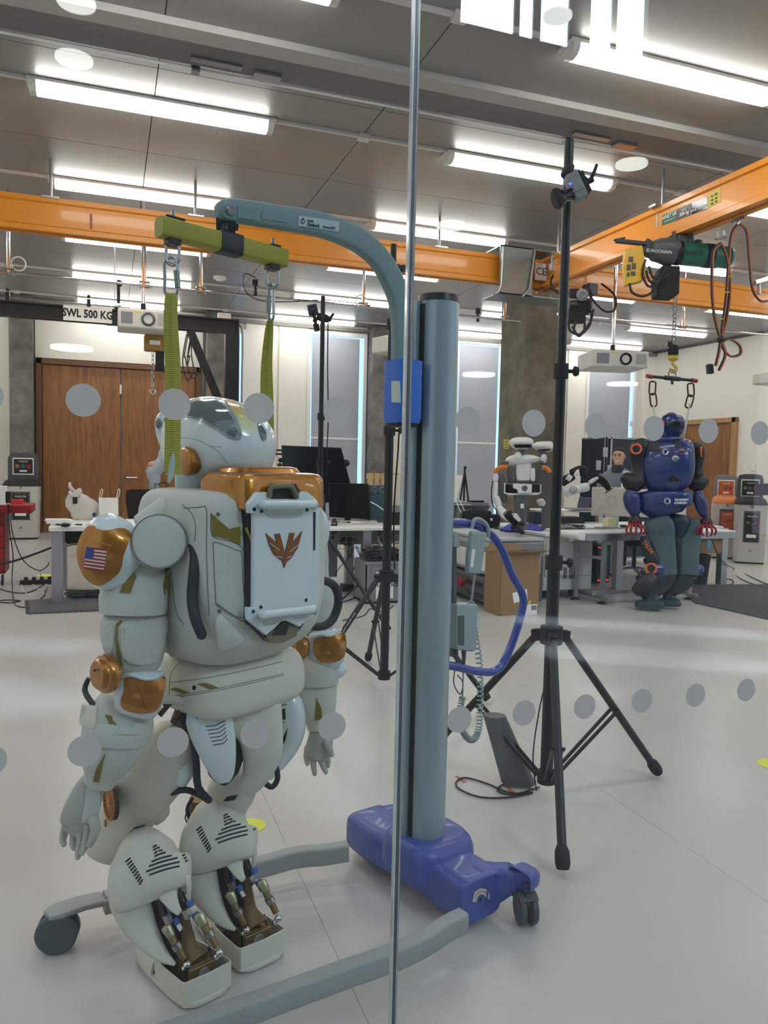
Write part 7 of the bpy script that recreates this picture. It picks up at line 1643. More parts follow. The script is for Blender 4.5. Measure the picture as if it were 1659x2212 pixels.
# things on the bench
zb1 = zt1; zb2 = zt2
def ontop(px, py, z): return FL(px, py, z)
c = ontop(1050, 1138, zt1)
bagb = thing('tool_bag', 'open black fabric tool bag on the left end of the robot bench', 'bag', (c.x, c.y, zt1))
obj('bag_body', MB().hull([(zt1, 0, 0, .2, .12, 4), (zt1 + .1, 0, 0, .21, .13, 4), (zt1 + .14, 0, 0, .2, .12, 4)], (c.x, c.y + .1, 0), (1, 0, 0), (0, 1, 0), 24, 1), M_blackm, bagb, bevel=.006)
obj('bag_lid', MB().limb([(1000, 1112, 8, 8.0, .5), (1030, 1108, 9, 8.0, .5), (1058, 1112, 8, 8.0, .5)], sup=3, roundcap=.4), M_blackm, bagb)
obj('bag_badge', MB().box((c.x + .05, c.y - .035, zt1 + .09), (.03, .004, .03)), M_paper, bagb)
bc = ontop(1110, 1146, zt1)
tag(obj('blue_cloth', MB().prism([ontop(*p, zt1 + .003) for p in ((1080, 1147), (1098, 1135), (1150, 1134), (1180, 1143), (1170, 1150), (1130, 1146), (1100, 1150))], (0, 0, .02)), mat('royal_blue', srgb(34, 40, 150), .8), bevel=.006), 'royal blue cloth under the gripper of the white bench robot', 'cloth')
tag(obj('dark_box', MB().box(ontop(1172, 1136, zt1) + V((0, .1, .09)), (.2, .14, .16)), mat('dark_petrol', srgb(28, 50, 66), .3), bevel=.006), 'dark blue box on the bench left of the tall stand', 'box')
k_ = MB()
random.seed(3)
for i in range(9):
    pts = [ontop(1205 + random.uniform(0, 60), 1132 + random.uniform(0, 12), zt2 + .012 + random.random() * .03) for _ in range(5)]
    k_.tube(pts, .006, 5, sub=4)
ko = tag(obj('cable_heap', k_, M_blackrub), 'heap of thin black cables on top of the white cabinet', 'cable', kind='stuff')
tag(obj('hand_tool', MB().ball(ontop(1222, 1141, zt2 + .03), (.13, .05, .03), 14, 8), M_greymid), 'grey power tool lying on the white cabinet', 'tool')
tag(obj('computer_box', MB().box(ontop(1225, 1134, zt2) + V((0, .0, .05)), (.34, .25, .1)), M_black, bevel=.006), 'black flat computer behind the cables on the bench', 'computer')
# storage crates, paper and small tripod left of the bench robot
cg = FL(1022, 1134, zt1)
ct = thing('storage_crate', 'grey lidded storage crate behind the tool bag', 'crate', (cg.x, cg.y, zt1))
obj('crate_body', MB().bb((cg.x - .2, cg.y - .0, zt1), (cg.x + .2, cg.y + .3, zt1 + .2)), M_greymid, ct, bevel=.008)
obj('crate_lid', MB().bb((cg.x - .21, cg.y - .015, zt1 + .2), (cg.x + .21, cg.y + .31, zt1 + .24)), M_greydark, ct, bevel=.006)
for dx in (-.1, .0, .1): obj('crate_rib', MB().bb((cg.x + dx - .006, cg.y - .008, zt1 + .02), (cg.x + dx + .006, cg.y, zt1 + .19)), M_greymid, ct)
tag(obj('small_case', MB().box((cg.x + .1, cg.y + .15, zt1 + .265), (.18, .12, .05)), M_blackg, bevel=.004), 'small black case on the grey storage crate', 'case')
tag(obj('paper_sheet', MB().box((cg.x - .12, cg.y + .12, zt1 + .2425), (.2, .2, .004)), M_paper, smooth=False), 'white sheet of paper on the grey storage crate', 'paper')
lk = P(1004, 1082, 9.4); lkz = lk.z - .01
lkr = thing('metal_locker', 'plain grey metal locker behind the bench, carrying the small tripod', 'locker', (lk.x, lk.y, 0))
obj('locker_body', MB().bb((lk.x - .25, lk.y - .15, 0), (lk.x + .25, lk.y + .25, lkz)), M_greymid, lkr, bevel=.005)
st = thing('camera_tripod', 'small black camera tripod behind the storage crate', 'tripod', P(1003, 1078, 9.4))
D9 = 9.4
obj('column', MB().cyl(P(1004, 1012, D9), P(1003, 1045, D9), .012).ball(P(1005, 1010, D9), .02, 10, 6), M_black, st)
for x in (994, 1002, 1012): obj('leg', MB().cyl(P(1004, 1018, D9), P(x, 1082 + (x - 1002) * .1, D9 + (0.1 if x == 1002 else 0)), .011), M_black, st)
# side desk behind, carrying the crates' neighbours
dk = lambda z: None

# cardboard box
bA, bB_, bC = FL(1079, 1331), FL(1162, 1326), FL(1057, 1322)
e1 = (bB_ - bA); w1 = e1.length; e1.normalize(); e2 = V((-e1.y, e1.x, 0)); dp = .30
hz1 = OP(1079, 1197, bA, V((FW.x, FW.y, 0))).z
cbx = thing('cardboard_box', 'open brown cardboard box with labels in front of the robot platform', 'box', bA + e1 * w1 / 2 + e2 * dp / 2)
m_ = MB()
for (o_, a_, la_) in ((bA, e1, w1), (bA + e2 * dp, e1, w1)): m_.box(o_ + a_ * la_ / 2 + ZU * (hz1 / 2), (la_, .006, hz1), ax=(a_, V((-a_.y, a_.x, 0)), ZU))
for o_ in (bA, bA + e1 * w1): m_.box(o_ + e2 * dp / 2 + ZU * (hz1 / 2), (.006, dp, hz1), ax=(e1, e2, ZU))
m_.box(bA + e1 * w1 / 2 + e2 * dp / 2 + ZU * .004, (w1, dp, .006), ax=(e1, e2, ZU))
obj('box_walls', m_, M_card, cbx, smooth=False)
obj('box_flap', MB().bar(bA + ZU * hz1 + e1 * .02, bA + ZU * (hz1 + .0) + e1 * .02 + (-e2) * .001 + e1 * (w1 - .04), .004, .004), M_card, cbx)
obj('box_flap', MB().prism([bA + ZU * hz1 + e1 * .01, bA + ZU * hz1 + e1 * (w1 + .0), bA + ZU * (hz1 + .035) + e1 * (w1 + .05) - e2 * .1, bA + ZU * (hz1 + .03) - e2 * .1 + e1 * .03], (0, 0, .004)), M_card, cbx, smooth=False)
obj('box_flap', MB().prism([bA + ZU * hz1 + e2 * dp, bA + ZU * hz1 + e1 * w1 + e2 * dp, bA + ZU * (hz1 + .06) + e1 * (w1 - .06) + e2 * (dp + .02), bA + ZU * (hz1 + .07) + e1 * .05 + e2 * (dp + .02)], (0, .004, 0)), M_card, cbx, smooth=False)
fo_ = bA - e2 * .0035
obj('box_label', plate([(1107, 1281), (1120, 1278), (1122, 1300), (1110, 1303)], fo_, e2, .001), M_paper, cbx, smooth=False)
obj('box_label', plate([(1134, 1306), (1161, 1305), (1160, 1327), (1133, 1329)], fo_, e2, .001), M_paper, cbx, smooth=False)
obj('box_label', plate([(1134, 1274), (1138, 1272), (1140, 1294), (1136, 1295)], fo_, e2, .001), M_paper, cbx, smooth=False)
obj('box_sticker', plate([(1143, 1298), (1148, 1297), (1144, 1306), (1140, 1306)], fo_, e2, .0012), M_ynote, cbx, smooth=False)
for k in range(7): obj('barcode_bar', plate([(1148 + k * 1.7, 1308), (1149 + k * 1.7, 1308), (1149 + k * 1.7, 1318), (1148 + k * 1.7, 1318)], fo_ - e2 * .0012, e2, .0006), M_ink, cbx, smooth=False)
obj('tape_strip', MB().box(bA + ZU * (hz1 * .5) - e2 * .004 + e1 * .004, (.012, .001, hz1), ax=(e1, e2, ZU)), mat('tape_brown', srgb(140, 104, 66), .4), cbx, smooth=False)

# ---- conveyor
cvy = 6.66; za_ = OY(1300, 1150, cvy).z; xl = OY(1247, 1155, cvy).x; xr = 6.6
cv = thing('conveyor_belt', 'short white belt conveyor on aluminium legs behind the blue robot', 'conveyor', ((xl + xr) / 2, cvy + .15, 0))
obj('belt', MB().loft([[V((xl + .04 - .04 * cos(t) if s_ == 0 else xr, y, za_ - .04 + .04 * sin(t))) for s_, t in ([(0, radians(a)) for a in range(-90, 91, 18)] + [(1, radians(90)), (1, radians(-90))])] for y in (cvy, cvy + .34)]), M_white, cv)
obj('side_rail', MB().bb((xl + .1, cvy - .02, za_ - .085), (xr, cvy, za_ - .012)), M_steel, cv, bevel=.002)
obj('roller_cap', MB().lathe([(.038, 0), (.038, .012), (.01, .014)], (xl + .05, cvy, za_ - .04), (0, -1, 0), 20), M_white, cv)
for px in (1280, 1305, 1492):
    f = FL(px, 1303 if px > 1300 else 1296, 0); x = OY(px, 1250, cvy).x
    y = cvy + (.02 if px != 1280 else .3)
    lg = obj('leg', MB().bb((x - .022, y - .022, .03), (x + .022, y + .022, za_ - .06)), M_alu, cv, bevel=.002)
    obj('levelling_foot', MB().lathe([(.05, 0), (.045, .015), (.012, .022), (.012, .05)], (x, y, 0), ZU, 16), M_black, lg)
xq = OY(1280, 1250, cvy).x
obj('cross_bar', MB().bb((xq, cvy - .01, .1), (OY(1495, 1250, cvy).x, cvy + .02, .14)), M_alu, cv)
obj('cross_bar', MB().bar((OY(1305, 1250, cvy).x, cvy, .48), (xq, cvy + .32, .48), .03, .03), M_alu, cv)
obj('foot_rail', MB().bar((OY(1305, 1250, cvy).x, cvy - .1, .06), (OY(1305, 1250, cvy).x - .0, cvy + .5, .06), .04, .03), M_alu, cv)
obj('foot_rail', MB().bar((OY(1492, 1250, cvy).x, cvy - .1, .06), (OY(1492, 1250, cvy).x - .0, cvy + .5, .06), .04, .03), M_alu, cv)

# ---- right desk, computers, chair, waste bin
dY0, dY1 = 7.35, 8.15
zd_ = .74
d_l = OY(1250, 1130, dY0 + .1).x; d_r = OY(1563, 1140, dY0).x
d_l = max(d_l, xc_ + .06)
rdk = thing('desk', 'white desk behind the blue robot with two white-backed computers', 'desk', ((d_l + d_r) / 2, 7.75, 0), 'white laboratory desks')
obj('desk_top', MB().bb((d_l, dY0, zd_ - .03), (d_r, dY1, zd_)), M_white, rdk, bevel=.003)
for x in (OY(1326, 1200, dY0 + .1).x, OY(1557, 1200, dY0 + .1).x - .04):
    obj('leg', MB().bb((x, dY0 + .04, 0), (x + .09, dY0 + .13, zd_ - .03)), M_alu, rdk, bevel=.003)
    obj('leg', MB().bb((x, dY1 - .13, 0), (x + .09, dY1 - .04, zd_ - .03)), M_alu, rdk, bevel=.003)
obj('rear_beam', MB().bb((d_l + .3, dY1 - .06, .5), (d_r - .1, dY1 - .03, .68)), M_greymid, rdk)
def imac(px0, px1, py0, py1, D, label, logo=True):
    a = P(px0, py0, D); b = P(px1, py1, D); c = (a + b) / 2; w_ = (b - a).dot(RT); h_ = -(b - a).z
    t = thing('computer', label, 'computer', (c.x, c.y, zd_), 'all-in-one computers seen from behind')
    X_ = V((RT.x, RT.y, 0)).normalized(); Y_ = V((-X_.y, X_.x, 0))
    bd = obj('shell', MB().box(c, (w_, .03, h_), ax=(X_, Y_, ZU)), mat('pearl_white', srgb(216, 210, 198), .4), t, bevel=.01, seg=3)
    if logo: obj('round_mark', MB().torus(c - Y_ * .016 + ZU * .02, Y_, .05, .004, 24, 6), mat('pale_mark', srgb(206, 202, 190), .35), bd)
    obj('chin_line', MB().box(c - Y_ * .016 - ZU * (h_ * .5 - .1), (w_ * .7, .003, .003), ax=(X_, Y_, ZU)), mat('pale_mark', (0, 0, 0)), bd)
    obj('stand', MB().bb((c.x - .09, c.y + .0, zd_ + .0), (c.x + .09, c.y + .18, zd_ + .008)).bb((c.x - .09, c.y - .03, zd_), (c.x + .09, c.y - .0, max(zd_ + .02, c.z - h_ / 2 + .02))), M_alu, t)
    return t
imac(1278, 1361, 1052, 1116, 8.6, 'white-backed computer nearest the white bench robot arm')
imac(1352, 1482, 1056, 1120, 8.75, 'large white-backed computer behind the blue robot')
tw = thing('computer_tower', 'black computer tower with red light strips under the right desk', 'computer', FL(1302, 1262))
c = FL(1302, 1262)
obj('case', MB().bb((c.x - .1, c.y, .02), (c.x + .1, c.y + .45, .48)), M_black, tw, bevel=.008)
obj('side_window', MB().bb((c.x - .08, c.y - .004, .1), (c.x + .08, c.y, .42)), M_blackg, tw)
obj('red_strip', MB().bb((c.x - .08, c.y - .008, .045), (c.x + .08, c.y - .0, .055)).bb((c.x - .09, c.y - .008, .45), (c.x - .03, c.y - .0, .457)), mat('red_led', srgb(220, 30, 50), .4, emit=1.0, ecol=(1, .05, .1)), tw)
obj('front_ports', MB().bb((c.x + .0, c.y - .012, .1), (c.x + .06, c.y - .004, .3)), mat('circuit', srgb(70, 80, 90), .5, var=.5, scale=90), tw)
tag(obj('computer_tower', MB().bb((c.x - .35, c.y + .2, .02), (c.x - .15, c.y + .6, .45)), mat('tower_blue', srgb(24, 36, 60), .5), bevel=.008), 'dark blue computer tower behind the black tower under the right desk', 'computer')
def chair_base(c, R=.3, m=M_chrome, par=None):
    for k in range(5):
        a = .5 + k * 2 * pi / 5; d = V((cos(a), sin(a), 0))
        obj('base_arm', MB().limb([], n=4) if False else MB().bar(c + ZU * .13, c + d * R + ZU * .09, .045, .03), m, par, bevel=.004)
        obj('castor', MB().cyl(c + d * R + V((-.025, 0, .032)), c + d * R + V((.025, 0, .032)), .032).cyl(c + d * R + ZU * .05, c + d * R + ZU * .1, .01), M_black, par)
cc = FL(1368, 1246); cc.z = 0
ch1 = thing('office_chair', 'black office chair on a chrome five-star base behind the blue robot', 'chair', cc, 'office chairs')
chair_base(cc, .3, M_chrome, ch1)
obj('gas_column', MB().cyl(cc + ZU * .13, cc + ZU * .42, .028), M_black, ch1)
obj('seat', MB().hull([(.42, 0, 0, .2, .2, 3), (.45, 0, 0, .24, .23, 3), (.5, 0, 0, .24, .23, 3), (.52, 0, 0, .2, .2, 3)], cc, (1, 0, 0), (0, 1, 0), 24, 2), M_blackm, ch1)
obj('backrest', MB().hull([(.6, 0, .24, .2, .02, 3), (.8, 0, .27, .22, .025, 3), (.95, 0, .28, .2, .02, 3)], cc, (1, 0, 0), (0, 1, 0), 24, 2), M_blackm, ch1)
cw = FL(1524, 1263); 
wbn = thing('waste_bin', 'dark blue waste bin beside the right desk leg', 'bin', (cw.x, cw.y, 0))
obj('bin_body', MB().lathe([(.12, 0), (.15, .33), (.152, .34)], (cw.x - .03, cw.y + .12, 0), ZU, 24), mat('navy_plastic', srgb(22, 28, 46), .5), wbn)
obj('bin_liner', MB().lathe([(.155, .32), (.16, .36), (.15, .37), (.145, .33)], (cw.x - .03, cw.y + .12, 0), ZU, 24), M_black, wbn)
tag(obj('wooden_box', MB().box(P(1520, 1175, 8.5), (.42, .1, .2)), M_card, bevel=.004), 'brown wooden box under the right end of the desk', 'box')
tag(obj('socket_tag', MB().box(P(1531, 1177, 8.3), (.05, .01, .1)), mat('tag_blue', srgb(90, 150, 190), .5)), 'light blue tag on the wooden box under the desk', 'tag')
for L, wh in (([(1540, 1170), (1552, 1200), (1570, 1225), (1600, 1250), (1659, 1272), (1690, 1276)], 'upper'), ([(1542, 1178), (1560, 1212), (1585, 1228), (1620, 1245), (1659, 1262), (1700, 1270)], 'middle'), ([(1560, 1250), (1580, 1252), (1584, 1260), (1570, 1263), (1558, 1256)], 'short looped')):
    tag(obj('floor_cable', MB().tube([P(x, y, 8.4) if y < 1215 else FL(x, y, .008) for x, y in L], .007, 6, sub=5), M_blackrub), '%s black cable trailing from the right desk to the right edge' % wh, 'cable', 'cables trailing from the right desk')
# small things on the desk
tag(obj('sticky_block', MB().box(P(1316, 1128, 8.25), (.1, .1, .09)), mat('pale_yellow', srgb(226, 214, 168), .7)), 'pale yellow paper block on the right desk', 'note block')
tag(obj('spray_can', MB().lathe([(.022, 0), (.022, .11), (.015, .125), (.008, .14)], FL(1332, 1134, zd_ + .001), ZU, 18), M_alu), 'slim silver spray can beside the pale yellow block', 'can')
tag(obj('computer_mouse', MB().ball(FL(1347, 1136, zd_ + .018), (.055, .035, .017), 14, 8), M_black), 'black computer mouse on the right desk', 'mouse')
lp_ = thing('laptop', 'open lavender laptop behind the bench', 'laptop', P(1262, 1098, 9.45))
obj('screen_lid', plate(K([(1310, 775), (1425, 785), (1405, 890), (1285, 880)]), P(1262, 1080, 9.5), FW, .012), mat('lavender', srgb(88, 84, 112), .4), lp_, bevel=.003)
obj('keyboard_base', MB().box(P(1258, 1099, 9.4), (.36, .24, .015)), M_greymid, lp_)
sdk = thing('desk', 'narrow side desk behind the bench carrying a lavender laptop', 'desk', P(1260, 1110, 9.5), 'white laboratory desks')
c = P(1262, 1103, 9.4)
obj('desk_top', MB().bb((c.x - .5, c.y - .0, c.z - .02), (c.x + .35, c.y + .45, c.z)), M_white, sdk)
for dx in (-.45, .25): obj('leg', MB().bb((c.x + dx, c.y + .05, 0), (c.x + dx + .06, c.y + .11, c.z - .02)), M_alu, sdk)
# ---- black flight case
fD = 11.2
fa_, fb_ = P(1285, 950, fD), P(1400, 943, fD)
fc = thing('flight_case', 'tall black flight case with aluminium edges behind the blue robot', 'case', ((fa_ + fb_) / 2 * 1.0).xy.to_3d())
fx0, fx1, fyy = fa_.x, fb_.x + .25, min(fa_.y, fb_.y); fz1 = (fa_.z + fb_.z) / 2
obj('case_body', MB().bb((fx0 + .01, fyy + .01, .1), (fx1 - .01, fyy + .6, fz1 - .01)), mat('case_navy', srgb(30, 44, 58), .35), fc)
ed = MB()
xm_ = OX(1309, 1000, 1).x
for x in (fx0, OY(1307, 1000, fyy).x, OY(1318, 1000, fyy).x, fx1): ed.bb((x - .012, fyy - .012, .1), (x + .018, fyy + .01, fz1))
for z in (.1, OY(1300, 982, fyy).z, fz1 - .02): ed.bb((fx0, fyy - .012, z), (fx1 if z != OY(1300, 982, fyy).z else OY(1309, 1000, fyy).x, fyy + .01, z + .025))
ed.bb((fx0, fyy, fz1 - .02), (fx1, fyy + .6, fz1))
obj('edge_trim', ed, M_alu, fc, smooth=False)
for px, py in ((1307, 977), (1292, 1005), (1316, 1015)):
    c = OY(px, py, fyy - .01); obj('latch', MB().bb((c.x - .04, c.y - .015, c.z - .07), (c.x + .04, c.y, c.z + .07)), M_alu, fc, bevel=.004); 
obj('castor', MB().ball((fx0 + .1, fyy + .1, .05), .05), M_black, fc); obj('castor', MB().ball((fx1 - .1, fyy + .1, .05), .05), M_black, fc)

# ---- man standing behind the desk
M_skin = mat('skin', srgb(206, 160, 136), .5, var=.03)
M_hair = mat('dark_hair', srgb(34, 26, 24), .7)
M_coat = mat('quilted_coat', srgb(120, 130, 140), .8, var=.08)
DM = 10.5
hc = P(1337, 986, DM); man = thing('person', 'smiling dark-haired man in a grey and white jacket standing behind the computers', 'person', (hc.x, hc.y, 0))
fdir = (-FW * .86 - RT * .5).normalized(); fdir.z = 0; fdir.normalize(); sd = ZU.cross(fdir)
hz = hc.z; gp_ = lambda s, f, z: V((hc.x, hc.y, 0)) + sd * s + fdir * f + ZU * z
bd = MB().hull([(.0 + .02, 0, 0, .10, .12, 2), (.45, 0, 0, .13, .1, 2.4), (.85, 0, 0, .175, .115, 2.4), (1.05, 0, 0, .165, .11, 2.4), (hz - .42, 0, 0, .2, .125, 2.5), (hz - .27, 0, 0, .215, .12, 2.5), (hz - .2, 0, 0, .16, .09, 2.3), (hz - .15, 0, 0, .075, .07, 2), (hz - .08, 0, .0, .055, .06, 2)], V((hc.x, hc.y, 0)), sd, fdir, 26, 3)
obj('jacket', bd, M_coat, man)
obj('legs', MB().tube([gp_(-.09, 0, .03), gp_(-.1, 0, .5), gp_(-.09, 0, .9)], [.06, .075, .09], 14).tube([gp_(.09, 0, .03), gp_(.1, 0, .5), gp_(.09, 0, .9)], [.06, .075, .09], 14), M_blackm, man)
for s in (-1, 1):
    obj('sleeve', MB().tube([gp_(s * .19, 0, hz - .25), gp_(s * .24, .02, hz - .5), gp_(s * .22, .1, hz - .74)], [.065, .055, .042], 14, sub=3), M_coat, man)
    hn_ = obj('hand', MB().ball(gp_(s * .22, .12, hz - .79), (.035, .025, .05), 12, 8), M_skin, man)
    for q in range(4): obj('finger', MB().tube([gp_(s * .22 + (q - 1.5) * .016, .13, hz - .82), gp_(s * .22 + (q - 1.5) * .016, .145, hz - .86), gp_(s * .22 + (q - 1.5) * .015, .14, hz - .89 + abs(q - 1.5) * .006)], .0075, 8), M_skin, hn_)
    obj('thumb', MB().tube([gp_(s * .19, .13, hz - .78), gp_(s * .18, .15, hz - .82)], .009, 8), M_skin, hn_)
obj('white_panel', MB().limb([(1352, 1018, 5, DM - .16, .5), (1349, 1040, 6, DM - .16, .5), (1346, 1062, 6, DM - .16, .5)]), M_paper, man)
obj('scarf', MB().hull([(hz - .22, 0, .02, .10, .10, 2), (hz - .16, 0, .02, .09, .09, 2), (hz - .12, 0, .01, .075, .08, 2)], V((hc.x, hc.y, 0)), sd, fdir, 20, 2), mat('dark_green_scarf', srgb(46, 60, 62), .9, var=.2), man)
hdm = MB().hull([(hz - .125, 0, .03, .03, .045, 2), (hz - .105, 0, .02, .05, .075, 2), (hz - .06, 0, .005, .066, .092, 2.1), (hz, 0, 0, .075, .098, 2.1), (hz + .05, 0, -.005, .074, .096, 2.1), (hz + .09, 0, -.01, .06, .078, 2), (hz + .112, 0, -.01, .02, .03, 2)], V((hc.x, hc.y, 0)), sd, fdir, 28, 3)
hd2 = obj('head', hdm, M_skin, man)
obj('hair', MB().hull([(hz - .03, 0, -.04, .078, .068, 2.2), (hz + .03, 0, -.03, .081, .08, 2.2), (hz + .07, 0, -.014, .078, .092, 2.2), (hz + .1, 0, -.012, .064, .082, 2.1), (hz + .125, 0, -.012, .03, .04, 2)], V((hc.x, hc.y, 0)), sd, fdir, 26, 3), M_hair, man)
for s in (-1, 1):
    obj('ear', MB().ball(gp_(s * .076, -.005, hz - .01), (.012, .02, .03), 10, 6), M_skin, man)
    obj('eye', MB().ball(gp_(s * .03, .093, hz + .008), .009, 8, 6), M_ink, man)
    obj('eyebrow', MB().tube([gp_(s * .014, .1, hz + .026), gp_(s * .03, .1, hz + .032), gp_(s * .048, .088, hz + .026)], .005, 6), M_hair, man)
obj('nose', MB().limb([(0, 0, 0, 1, 1)] * 2) if False else MB().tube([gp_(0, .098, hz + .01), gp_(0, .115, hz - .022), gp_(0, .1, hz - .032)], [.007, .013, .009], 8, sub=2), M_skin, man)
obj('smile', MB().tube([gp_(-.03, .085, hz - .052), gp_(0, .099, hz - .062), gp_(.03, .085, hz - .052)], .005, 6, sub=3), M_paper, man)
# ================================================================ recycling bins
M_binl = mat('bin_grey', srgb(186, 183, 178), .5, var=.02)
M_orl = mat('bin_orange', srgb(216, 116, 50), .45)
def bin_(px0, px1, pyb, pyt, D, lidm, label, poster, backpx=None, face=V((0, -1, 0)), out=.0):
    a = P(px0, pyb, D); b = P(px1, pyb, D); w_ = (b - a).length; c = (a + b) / 2; c.z = 0
    Y_ = -face; X_ = V((face.y * -1, face.x, 0)) if False else V((-face.y, face.x, 0)); X_ = Y_.cross(ZU)
    H_ = P((px0 + px1) / 2, pyt, D).z; dp_ = w_ * .85
    g_ = lambda x, y, z: c + X_ * x + Y_ * (y + dp_ / 2) + ZU * z
    t = thing('recycling_bin', label, 'bin', c, 'recycling bins')
    body = MB().hull([(.03, 0, 0, w_ * .46, dp_ * .5, 7), (H_ * .5, 0, 0, w_ * .48, dp_ * .5, 7), (H_ * .84, 0, 0, w_ * .5, dp_ * .5, 6), (H_ * .90, 0, .01, w_ * .49, dp_ * .47, 6)], g_(0, 0, 0), X_, Y_, 36, 1)
    obj('body', body, M_binl, t, ang=50)
    lid = MB().hull([(H_ * .885, 0, .01, w_ * .505, dp_ * .5, 6), (H_ * .92, 0, .02, w_ * .49, dp_ * .47, 5), (H_ * .97, 0, .05, w_ * .44, dp_ * .38, 4), (H_ * 1.0, 0, .08, w_ * .34, dp_ * .22, 3)], g_(0, 0, 0), X_, Y_, 36, 2)
    obj('lid', lid, lidm, t, ang=60)
    obj('base', MB().box(g_(0, 0, .02), (w_ * .86, dp_ * .9, .04), ax=(X_, Y_, ZU)), M_black, t)
    po = obj('poster', MB().box(g_(0, -dp_ / 2 - .006, H_ * .55), (w_ * .42, .01, H_ * .42), ax=(X_, Y_, ZU)), poster, t, smooth=False)
    obj('poster_frame', MB().box(g_(0, -dp_ / 2 - .002, H_ * .56), (w_ * .5, .008, H_ * .47), ax=(X_, Y_, ZU)), M_greydark, t, bevel=.004)
    obj('poster_label', MB().box(g_(0, -dp_ / 2 - .0125, H_ * .42), (w_ * .3, .003, H_ * .05), ax=(X_, Y_, ZU)), M_paper, t, smooth=False)
    text('lettering', 'recycle', g_(0, -dp_ / 2 - .013, H_ * .72), X_, ZU, w_ * .11, M_inkw, t)
    for (dx, dz, m) in ((-.1, .62, M_card), (.0, .6, M_green), (.1, .62, M_red)): obj('poster_picture', MB().lathe([(w_ * .045, 0), (w_ * .045, .002)], g_(dx * w_ * 1.2, -dp_ / 2 - .0115, H_ * dz), -Y_, 14), m, t, smooth=False)
    obj('keyhole', MB().lathe([(.02, 0), (.02, .008), (.012, .008)], g_(0, -dp_ / 2 - .0, H_ * .2), -Y_, 14), M_steel, t)
    obj('lid_lock', MB().lathe([(.02, 0), (.02, .008)], g_(0, -dp_ / 2 + .0, H_ * .86), -Y_, 14), M_greymid, t)
    if backpx is not None:
        zt = P((px0 + px1) / 2, backpx, D + dp_).z
        pr = [(-.42, .75), (-.42, .93), (-.36, .985), (-.2, 1.0), (.2, 1.0), (.36, .985), (.42, .93), (.42, .75)]
        obj('back_board', MB().prism([g_(x * w_, dp_ * .5, (z * zt) if z > .76 else H_ * .8) for x, z in pr], Y_ * .04), M_greydark if lidm is not M_orl else M_greymid, t, bevel=.006)
        zc = zt * .84
        pb_ = obj('board_poster', MB().box(g_(0, dp_ * .5 - .006, zc), (w_ * .52, .008, zt * .17), ax=(X_, Y_, ZU)), poster, t, smooth=False)
        obj('board_frame', MB().box(g_(0, dp_ * .5 - .002, zc), (w_ * .58, .006, zt * .2), ax=(X_, Y_, ZU)), M_paper, t, smooth=False)
        for (dx, m) in ((-.16, M_card), (0, M_green), (.15, M_red)): obj('poster_picture', MB().lathe([(w_ * .06, 0), (w_ * .06, .002)], g_(dx * w_, dp_ * .5 - .0105, zc), -Y_, 14), m, t, smooth=False)
        text('lettering', 'recycle', g_(0, dp_ * .5 - .012, zc + zt * .06), X_, ZU, w_ * .09, M_inkw, t)
        obj('board_label', MB().box(g_(0, dp_ * .5 - .012, zc - zt * .055), (w_ * .2, .003, .03), ax=(X_, Y_, ZU)), M_paper, t, smooth=False)
    return t
M_pblk = mat('poster_black', srgb(34, 30, 30), .5, var=.1); M_por = mat('poster_orange', srgb(196, 92, 52), .5, var=.1)
bin_(8, 82, 1162, 1035, 12.9, M_blackm, 'grey recycling bin with a black lid before the left concrete pillar', M_pblk, 978)
fc_ = V((-.62, -.78, 0)).normalized()
bin_(1537, 1596, 1192, 1072, 12.3, M_orl, 'grey recycling bin with an orange lid beside the right oak door', M_por, 1026, face=fc_)
bin_(1588, 1652, 1201, 1074, 11.7, M_blackm, 'grey recycling bin with a black lid at the right edge', M_pblk, 1024, face=fc_)
tag(obj('black_bag', MB().limb([(1648, 1045, 16, 11.4, .5), (1650, 1070, 17, 11.4, .5)], sup=5), M_blackm), 'black board standing on the right-hand bin', 'board')

# ================================================================ left side: cart, table, bags, chair, small arm
D0 = 7.9
ca0 = P(-20, 1108, 8.2); ca1 = P(66, 1108, 8.2)
crt = thing('tool_cart', 'red tool cart cut by the left edge of the picture', 'cart', (ca0.x, ca0.y, 0))
zc_ = P(30, 1092, 8.2).z
obj('tray', MB().bb((ca0.x - .2, ca0.y, zc_ - .09), (ca1.x, ca0.y + .45, zc_)), M_red, crt, bevel=.01)
obj('cart_body', MB().bb((ca0.x - .2, ca0.y + .02, .13), (P(8, 1150, 8.2).x, ca0.y + .43, zc_ - .09)), mat('dark_red', srgb(110, 22, 28), .45), crt, bevel=.006)
for k in range(4): obj('drawer_front', MB().bb((ca0.x - .2, ca0.y + .01, .17 + .125 * k), (P(6, 1150, 8.2).x, ca0.y + .02, .28 + .125 * k)), M_red, crt, bevel=.003)
obj('wheel', MB().cyl((P(0, 1240, 8.2).x, ca0.y + .06, .06), (P(4, 1240, 8.2).x, ca0.y + .06, .06), .06), M_black, crt)
tag(obj('red_box', MB().box(P(37, 1084, 8.15), (.12, .08, .05)), mat('bright_red', srgb(206, 44, 44), .4), bevel=.004), 'small bright red box on the red tool cart', 'box')
tag(obj('clear_case', MB().box(P(4, 1070, 8.1), (.1, .1, .2)), M_white, bevel=.006), 'white plastic case on the red tool cart', 'case')
tag(obj('black_charger', MB().box(P(18, 1074, 8.1), (.05, .06, .12)), M_black, bevel=.004), 'black charger standing on the red tool cart', 'charger')

